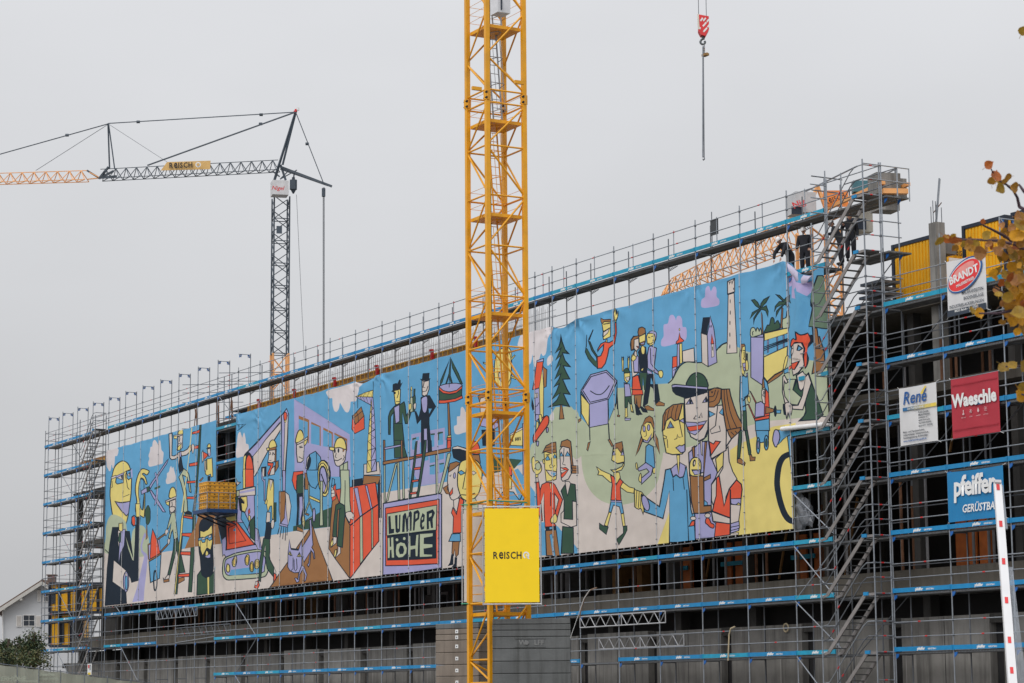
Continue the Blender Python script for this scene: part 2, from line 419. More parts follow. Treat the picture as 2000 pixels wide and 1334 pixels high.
BRK = MB().face([(0, 0, 0), (.17, 0, 0), (.12, 0, -.10), (0, 0, -.17)]).face([(0, .02, 0), (0, .02, -.17), (.12, .02, -.10), (.17, .02, 0)]).face([(.17, 0, 0), (.17, .02, 0), (.12, .02, -.1), (.12, 0, -.1)]).face([(.12, 0, -.1), (.12, .02, -.1), (0, .02, -.17), (0, 0, -.17)]).mesh('bracket', clampb)
RING = MB().tube((0, 0, -.035), (0, 0, .035), .05, 8).mesh('coupler', steel_dk)
def put(name, me, parent, loc):
    o = bpy.data.objects.new(name, me); COL.objects.link(o); o.parent = parent; o.location = Vector(loc) - parent.location; return o
def red_marks(parent, p, q, n):
    for k in range(n):
        t = (k + .5) / n + random.uniform(-.1, .1); c = Vector(p).lerp(Vector(q), t)
        MARKS.append((c, Vector(q) - Vector(p)))
MARKS = []
def lvl(parent, xa, xb, l, faded=False, deck=True, toe=True, letter=True, rails=(1.0, .5), brk=True, inner_rail=False):
    L = xb - xa; z = dz(l)
    if deck: put('deck', deck_mesh(L), parent, (xa, 0, z - .03))
    if toe:
        t = put('toe_board', toe_mesh(L, cyan if faded else blue), parent, (xa, -.045, z + .085))
        if letter and L > 1.8:
            tx = bpy.data.objects.new('lettering', LET); COL.objects.link(tx); tx.parent = t; tx.location = (L * .40, -.0155, .0)
            tx.scale = (1.25, 1, 1.15)
            tx = bpy.data.objects.new('small_lettering', LET2); COL.objects.link(tx); tx.parent = t; tx.location = (L * .40 + .56, -.0155, -.014); tx.scale = (1.25, 1, 1.15)
    if brk and deck:
        put('bracket', BRK, parent, (xa + .03, -.01, z - .07))
    for h in rails:
        piece('guard_rail', (xa, -.035, z + h), (xb, -.035, z + h), .0195, steel, parent)
        if random.random() < .45: red_marks(parent, (xa, -.035, z + h), (xb, -.035, z + h), 1)
def standards(parent, xs, z0, z1, z1i=None, ys=(0, YI), couplers=(), zi0=None):
    for X in xs:
        for Y in ys:
            top = z1 if Y == 0 else (z1i or z1)
            piece('standard', (X, Y, z0 if Y == 0 else (zi0 if zi0 is not None else z0)), (X, Y, top), .0255, steel if Y == 0 else steel_dk, parent, n=8)
        for zc in couplers: put('coupler', RING, parent, (X, 0, zc))
def transoms(parent, xs, levels):
    for X in xs:
        for l in levels: piece('transom', (X, 0, dz(l) - .1), (X, YI, dz(l) - .1), .022, steel_dk, parent)
# ---- main facade scaffold behind and below the mural
ms = thing('facade_scaffold', 'long steel scaffold with blue toe boards carrying the painted mural', 'scaffold', (46, 0, 0))
lows = (1, 2, 3)
standards(ms, [X for X in XM if X > 29], .1, dz(9) + 1.28, dz(9) + 1.12)
standards(ms, [X for X in XM if X < 31 and X < 29], .1, dz(9) + 2.12, dz(9) + 1.15)
transoms(ms, XM, (1, 2, 3, 8, 9))
rail_n = 0
for i, (xa, xb) in enumerate(zip(XM, XM[1:])):
    fad = lambda: random.random() < .22
    for l in (1, 2, 3):
        if l == 1 and (xa < 27 or 60 < xa < 62): lvl(ms, xa, xb, l, deck=False, toe=False)
        elif l == 2 and 18 < xa < 27: lvl(ms, xa, xb, l, deck=True, toe=False)
        elif l == 1 and 68 < xa < 71: lvl(ms, xa, xb, l, toe=False)
        else: lvl(ms, xa, xb, l, fad() or (xb > 83.5))
    lvl(ms, xa, xb, 9, fad() or xa > 66, rails=(1.05, .55) if xa > 28 else (1.0, .7, .4))
    if not (xa > 83): lvl(ms, xa, xb, 8, toe=False, deck=False, rails=(1.0, .5))
    if xa > 28:
        piece('rail_post', ((xa + xb) / 2, -.02, dz(9) + .15), ((xa + xb) / 2, -.02, dz(9) + 1.12), .02, steel, ms)
        # curved lattice support under the deck at each inner post
        b = MB()
        for k in range(5): b.bar((.12 * k, 0, -.02), (.12 * k + .06, 0, -.13 + .02 * k), .014).bar((.12 * k + .06, 0, -.13 + .02 * k), (.12 * k + .12, 0, -.02), .014)
        b.bar((0, 0, -.15), (.6, 0, -.04), .016)
        o = b.build('lattice_bracket', steel_dk, ms); o.location = Vector((xa + .05, YI, dz(9) - .08)) - ms.location
for i, X in enumerate(XM):
    for zc in (dz(1) + .5, dz(1) + 1.0, dz(2) + .5, dz(2) + 1, dz(9) + .55, dz(9) + 1.05): put('coupler', RING, ms, (X, 0, zc))
# diagonal braces
for xa, za, xb, zb in ((30.7, dz(1), 33.77, dz(2)), (33.77, dz(2), 30.7, dz(3)), (30.7, dz(1), 33.8, dz(1) - 2), (12.28, dz(3), 9.3, dz(3) + 1.6), (12.28, dz(2), 15.3, dz(2) - 2.1),
                       (83.4, dz(3) - .05, 85.75, dz(3) - 1.95), (83.4, dz(4) - .1, 85.75, dz(3) + .3), (83.4, dz(1) - .05, 85.75, dz(1) - 2.0), (83.4, dz(2) - .05, 86.2, dz(1) + .1), (83.4, dz(2), 85.9, dz(3) - .2), (28.0, dz(9) - .1, 30.9, dz(8) + .1), (27.6, dz(2) + .2, 21.6, dz(2)), (33.8, dz(9) - .1, 30.9, dz(9) + .0)):
    piece('brace', (xa, -.04, za), (xb, -.04, zb), .024, steel, ms)
# inside the loading bay gap: decks of the storeys behind
for l in (4, 5, 6, 7, 8):
    lvl(ms, 27.63, 30.7, l, l % 2 == 0, rails=(1.0, .5))
for l in (4, 5, 6):
    lvl(ms, 83.4, 85.75, l, True, rails=(1.0, .5))
lvl(ms, 83.4, 85.75, 8, True, rails=(1.0, .5))
for X in (28.6, 29.6):
    o = MB().box((0, 0, 0), (.3, .3, 9)).build('column_behind_bay', conc_d, bld); o.location = Vector((X, Yf + 1.2, 12.5)) - bld.location
# hatch frame and notice on the top deck
o = MB().box((0, 0, 0), (.5, .04, .62)).build('site_light', mat('dark panel', (.03, .035, .04), .4), ms); o.location = Vector((78.6, .0, dz(9) + .75)) - ms.location
piece('light_post', (78.4, .02, dz(9)), (78.4, .02, dz(9) + 1.4), .02, steel_dk, ms)
# ---- left end scaffold, full height of decks, tall frames above
ls = thing('end_scaffold', 'tall open scaffold at the far left end with bare frames on top', 'scaffold', (3, 0, 0))
standards(ls, XLft[:-1], .1, dz(9) + 2.15, dz(9) + 2.15)
transoms(ls, XLft[:-1], range(1, 10))
for xa, xb in zip(XLft, XLft[1:]):
    for l in range(2, 10):
        gap_st = xa > 6
        lvl(ls, xa, xb, l, random.random() < .2, toe=not gap_st, rails=(1.0, .5) if not l == 9 else (1.0, .7, .4))
    lvl(ls, xa, xb, 1, deck=False, toe=False)
for Y in (0, YI, 2.2, 3.6):
    piece('standard', (-3.6, Y, .1), (-3.6, Y, dz(9) + 1.2), .0255, steel_dk, ls, n=8)
for l in range(1, 10):
    for h in (0, .5, 1.0): piece('guard_rail', (-3.6, 0, dz(l) + h), (-3.6, 3.6, dz(l) + h), .0195, steel_dk, ls); piece('guard_rail', (-3.6, -.03, dz(l) + h), (-2.94, -.03, dz(l) + h), .0195, steel, ls)
for l in range(2, 10):
    put('end_deck', deck_mesh(.66), ls, (-3.6, 0, dz(l) - .03)); put('toe_board', toe_mesh(.66, blue), ls, (-3.6, -.045, dz(l) + .085))
for l in (2, 4, 6, 8):
    piece('brace', (0.05, -.04, dz(l) - .1), (2.95, -.04, dz(l) - 1.95), .024, steel, ls)
    piece('brace', (0, YI + .04, dz(l + 1) - .1), (3.07, YI + .04, dz(l) - .0), .024, steel_dk, ls)
FR = MB().tube((0, 0, 0), (0, YI, 0), .022).bar((0, .04, -.02), (0, .16, -.16), .05).bar((0, YI - .04, -.02), (0, YI - .16, -.16), .05)
frm = FR.mesh('head_frame', steel); 
GUS = MB().face([(0, .03, -.02), (0, .2, -.02), (0, .16, -.14), (0, .03, -.2)])
GUS2 = MB().face([(0, YI - .03, -.02), (0, YI - .2, -.02), (0, YI - .16, -.14), (0, YI - .03, -.2)])
gusm2 = GUS2.mesh('gusset', clampb)
gusm = GUS.mesh('gusset', clampb)
for X in XLft[:-1]: 
    put('head_frame', frm, ls, (X, 0, dz(9) + 2.05)); put('gusset', gusm, ls, (X, 0, dz(9) + 2.05)); put('gusset', gusm2, ls, (X, 0, dz(9) + 2.05))
for X in [9.21 + 3.07 * k for k in range(8)]:
    put('head_frame', frm, ms, (X, 0, dz(9) + 2.05)); put('gusset', gusm, ms, (X, 0, dz(9) + 2.05)); put('gusset', gusm2, ms, (X, 0, dz(9) + 2.05))
    piece('standard', (X, YI, dz(9) + 1.1), (X, YI, dz(9) + 2.12), .0255, steel_dk, ms, n=8)
# cross-scaffold returning into the building at the bundles
for X in (20.5, 26.3):
    for z in (dz(8) + .4, dz(8) + .9, dz(9) + .5, dz(9) + 1.1, dz(9) + 1.6):
        piece('return_rail', (X - .3, YI, z), (X + 1.6, YI + 3.2, z), .024, steel_dk, ms)
    for d in (0, 1):
        piece('return_post', (X + d * 1.2, YI + 2.6, dz(8)), (X + d * 1.2, YI + 2.6, dz(9) + 2.2), .03, steel_dk, ms)
put('deck', deck_mesh(3.07), ms, (24.8, YI + 1.2, dz(8) + 1.5))
t = put('toe_board', toe_mesh(6.1, blue), ms, (21, YI + 2.5, dz(8) + 1.62))
# ---- right scaffold past the stair tower
rs = thing('right_scaffold', 'right-hand scaffold section with company banners, below the yellow containers', 'scaffold', (93, 0, 0))
standards(rs, XR, .1, dz(7) + 2.1, dz(7) + 1.2)
transoms(rs, XR, range(1, 8))
for i, (xa, xb) in enumerate(zip(XR, XR[1:])):
    for l in range(1, 8):
        lvl(rs, xa, xb, l, (l == 7 or (i == 0 and l == 5)), rails=(1.0, .5) if l < 7 else (1.0, .5, .25))
        if l in (2, 3, 6): piece('guard_rail', (xa, YI + .03, dz(l) + .98), (xb, YI + .03, dz(l) + .98), .0195, steel_dk, rs)
    for l in (4, 6):
        piece('brace', (xa, YI + .05, dz(l)), (xb, YI + .05, dz(l) + 2), .022, steel_dk, rs)
put('head_frame', frm, rs, (95.19, 0, dz(7) + 2.05)); put('gusset', gusm, rs, (95.19, 0, dz(7) + 2.05)); put('gusset', gusm2, rs, (95.19, 0, dz(7) + 2.05))
for X in XR:
    for l in range(1, 7):
        for h in (.5, 1.0): put('coupler', RING, rs, (X, 0, dz(l) + h))
# ================================================================ stair towers
def flight(tw, x0, x1, y0, y1, z0):
    """podium stair rising 2 m from x0 to x1 between stringers y0 and y1"""
    z1 = z0 + 2.0
    for y in (y0, y1):
        a, b = Vector((x0 + .28, y, z0 + .05)), Vector((x1 - .62, y, z1 - .02))
        b_ = MB().bar(a, b, .035, .15).bar((x0 + .02, y, z0 - .02), a + Vector((.02, 0, 0)), .035, .09).bar(b - Vector((.02, 0, 0)), (x1 - .05, y, z1 - .02), .035, .09)
        o = b_.build('stringer', alu, tw); o.location = -tw.location
    n = 9
    for k in range(n):
        t = (k + .6) / n
        c = Vector((x0 + .28 + (x1 - x0 - .9) * t, (y0 + y1) / 2, z0 + .05 + 1.93 * t))
        o = MB().box((0, 0, 0), (.15, abs(y1 - y0) - .04, .03)).build('tread', deckm, tw); o.location = c - tw.location
    o = MB().box((0, 0, 0), (.62, abs(y1 - y0), .05)).build('landing', deckm, tw); o.location = Vector((x1 - .34, (y0 + y1) / 2, z1 - .03)) - tw.location
    o = MB().box((0, 0, 0), (.26, .05, .12)).build('landing_cap', blue, tw); o.location = Vector((x1 - .55, y0 - .03, z1)) - tw.location
    for h in (.55, 1.05):
        p = [Vector((x0, y0 - .05, z0 + h - .1)), Vector((x0 + .34, y0 - .05, z0 + h - .05)), Vector((x1 - .72, y0 - .05, z1 + h - .15)), Vector((x1 - .45, y0 - .05, z1 + h)), Vector((x1, y0 - .05, z1 + h))]
        o = MB().path(p, .021).build('stair_handrail', steel_dk if h < 1 else steel, tw); o.location = -tw.location
        MARKS.append((p[1].lerp(p[2], random.uniform(.1, .9)), p[2] - p[1]))
st = thing('stair_tower', 'aluminium scaffold stair tower with flights all rising to the right beside the mural', 'stair tower', (87.5, -.4, 0))
x0, x1, ya = 85.95, 89.02, -.78
for X in (x0, x1):
    for Y in (ya, -.06):
        piece('standard', (X, Y, .1), (X, Y, (dz(8) + 1.5 if X == x0 else dz(9) + 1.25) if Y == ya else dz(9) + 1.2), .027, steel, st, n=8)
        for l in range(1, 9):
            put('coupler', RING, st, (X, Y, dz(l) + .55)); put('coupler', RING, st, (X, Y, dz(l) + 1.05))
for l in range(0, 9):
    flight(st, x0, x1, ya + .06, -.12, dz(l))
for l in range(0, 10):
    for h in (0, .55, 1.05):
        piece('end_rail', (x1, ya, dz(l) + h), (x1, -.06, dz(l) + h), .022, steel, st)
        MARKS.append((Vector((x1, ya + .35, dz(l) + h)), Vector((0, 1, 0))))
        if h: piece('end_rail', (x0, ya, dz(l) + h - .1), (x0, -.06, dz(l) + h - .1), .022, steel, st)
    if h and l: piece('end_rail', (x0, ya, dz(l) - .1), (x0, -.06, dz(l) - .1), .024, steel, st)
# head of the tower: top landing running out to the right
for zz, xa_, xb_ in ((dz(9) - .05, 85.9, 89.3), (dz(8) - .05, 87.0, 89.35)):
    for yy, wv in ((.18, .3), (.52, .3), (.88, .3)):
        o = MB().box((0, 0, 0), (xb_ - xa_, wv, .06)).build('top_deck', deckm, st); o.location = Vector(((xa_ + xb_) / 2, yy, zz)) - st.location
for Y in (0, YI): piece('standard', (89.05, Y, dz(7) + 1.2), (89.05, Y, dz(9) + (1.05 if Y else 1.2)), .0255, steel, st, n=8)
for h in (.55, 1.08):
    piece('guard_rail', (85.6, -.02, dz(9) + h), (89.1, -.02, dz(9) + h), .021, steel, st)
    piece('guard_rail', (89.1, -.8, dz(9) + h), (89.1, YI + .5, dz(9) + h), .021, steel, st)
    piece('guard_rail', (86, YI, dz(9) + h), (89.1, YI, dz(9) + h), .021, steel_dk, st)
    for l in (7, 8):
        piece('guard_rail', (89.07, 0, dz(l) + h), (89.07, YI + .1, dz(l) + h), .021, steel, st)
piece('standard', (89.1, YI + .5, dz(9) - .1), (89.1, YI + .5, dz(9) + 1.1), .022, steel, st)
for yy in (.1, .7):
    put('bracket', BRK, st, (89.08, yy, dz(9) - .1)); put('bracket', BRK, st, (89.08, yy, dz(8) - .1))
# decks, posts and rails of the bay behind the stairs
for X in (87.45,): piece('standard', (X, YI, .1), (X, YI, dz(7) + 1.2), .0255, steel_dk, st, n=8)
for l in range(1, 8):
    put('bay_deck', deck_mesh(3.07), st, (85.95, 0.02, dz(l) - .04))
    for h in (.5, 1.0): piece('bay_rail', (85.9, YI, dz(l) + h), (89.0, YI, dz(l) + h), .0195, steel_dk, st)
    if l % 2: piece('bay_brace', (86.0, YI + .03, dz(l)), (89.0, YI + .03, dz(l) + 2), .02, steel_dk, st)
for zz in (1.32, .80): piece('outrigger', (85.72, -.55, dz(9) + zz), (85.72, .85, dz(9) + zz), .024, steel_dk, st)
for Y in (0, YI): piece('standard', (85.80, Y, dz(8)), (85.80, Y, dz(9) + 1.55), .0255, steel, st, n=8)
# second, darker stair inside the left end scaffold
s2 = thing('left_stair_tower', 'dark narrow stair tower at the left edge of the mural', 'stair tower', (7.5, -.4, 0))
for X in (6.0, 9.0):
    for Y in (-.82, -.1): piece('standard', (X, Y, .1), (X, Y, dz(9) + .9), .027, steel_dk, s2, n=8)
for l in range(1, 9): flight(s2, 6.0, 9.0, -.76, -.16, dz(l))
for l in range(1, 10):
    for h in (0, .55, 1.05):
        piece('end_rail', (9.0, -.82, dz(l) + h), (9.0, -.1, dz(l) + h), .022, steel_dk, s2)
        piece('side_rail', (6.0, -.1, dz(l) + h), (9.0, -.1, dz(l) + h), .02, steel_dk, s2)
# small red marks on the tubes
b = MB()
for c, d in MARKS:
    d = d.normalized(); b.tube(c - d * .06, c + d * .06, .026, 6)
o = b.build('tube_marks', redp, ms); o.location = -ms.location; o['kind'] = 'stuff'
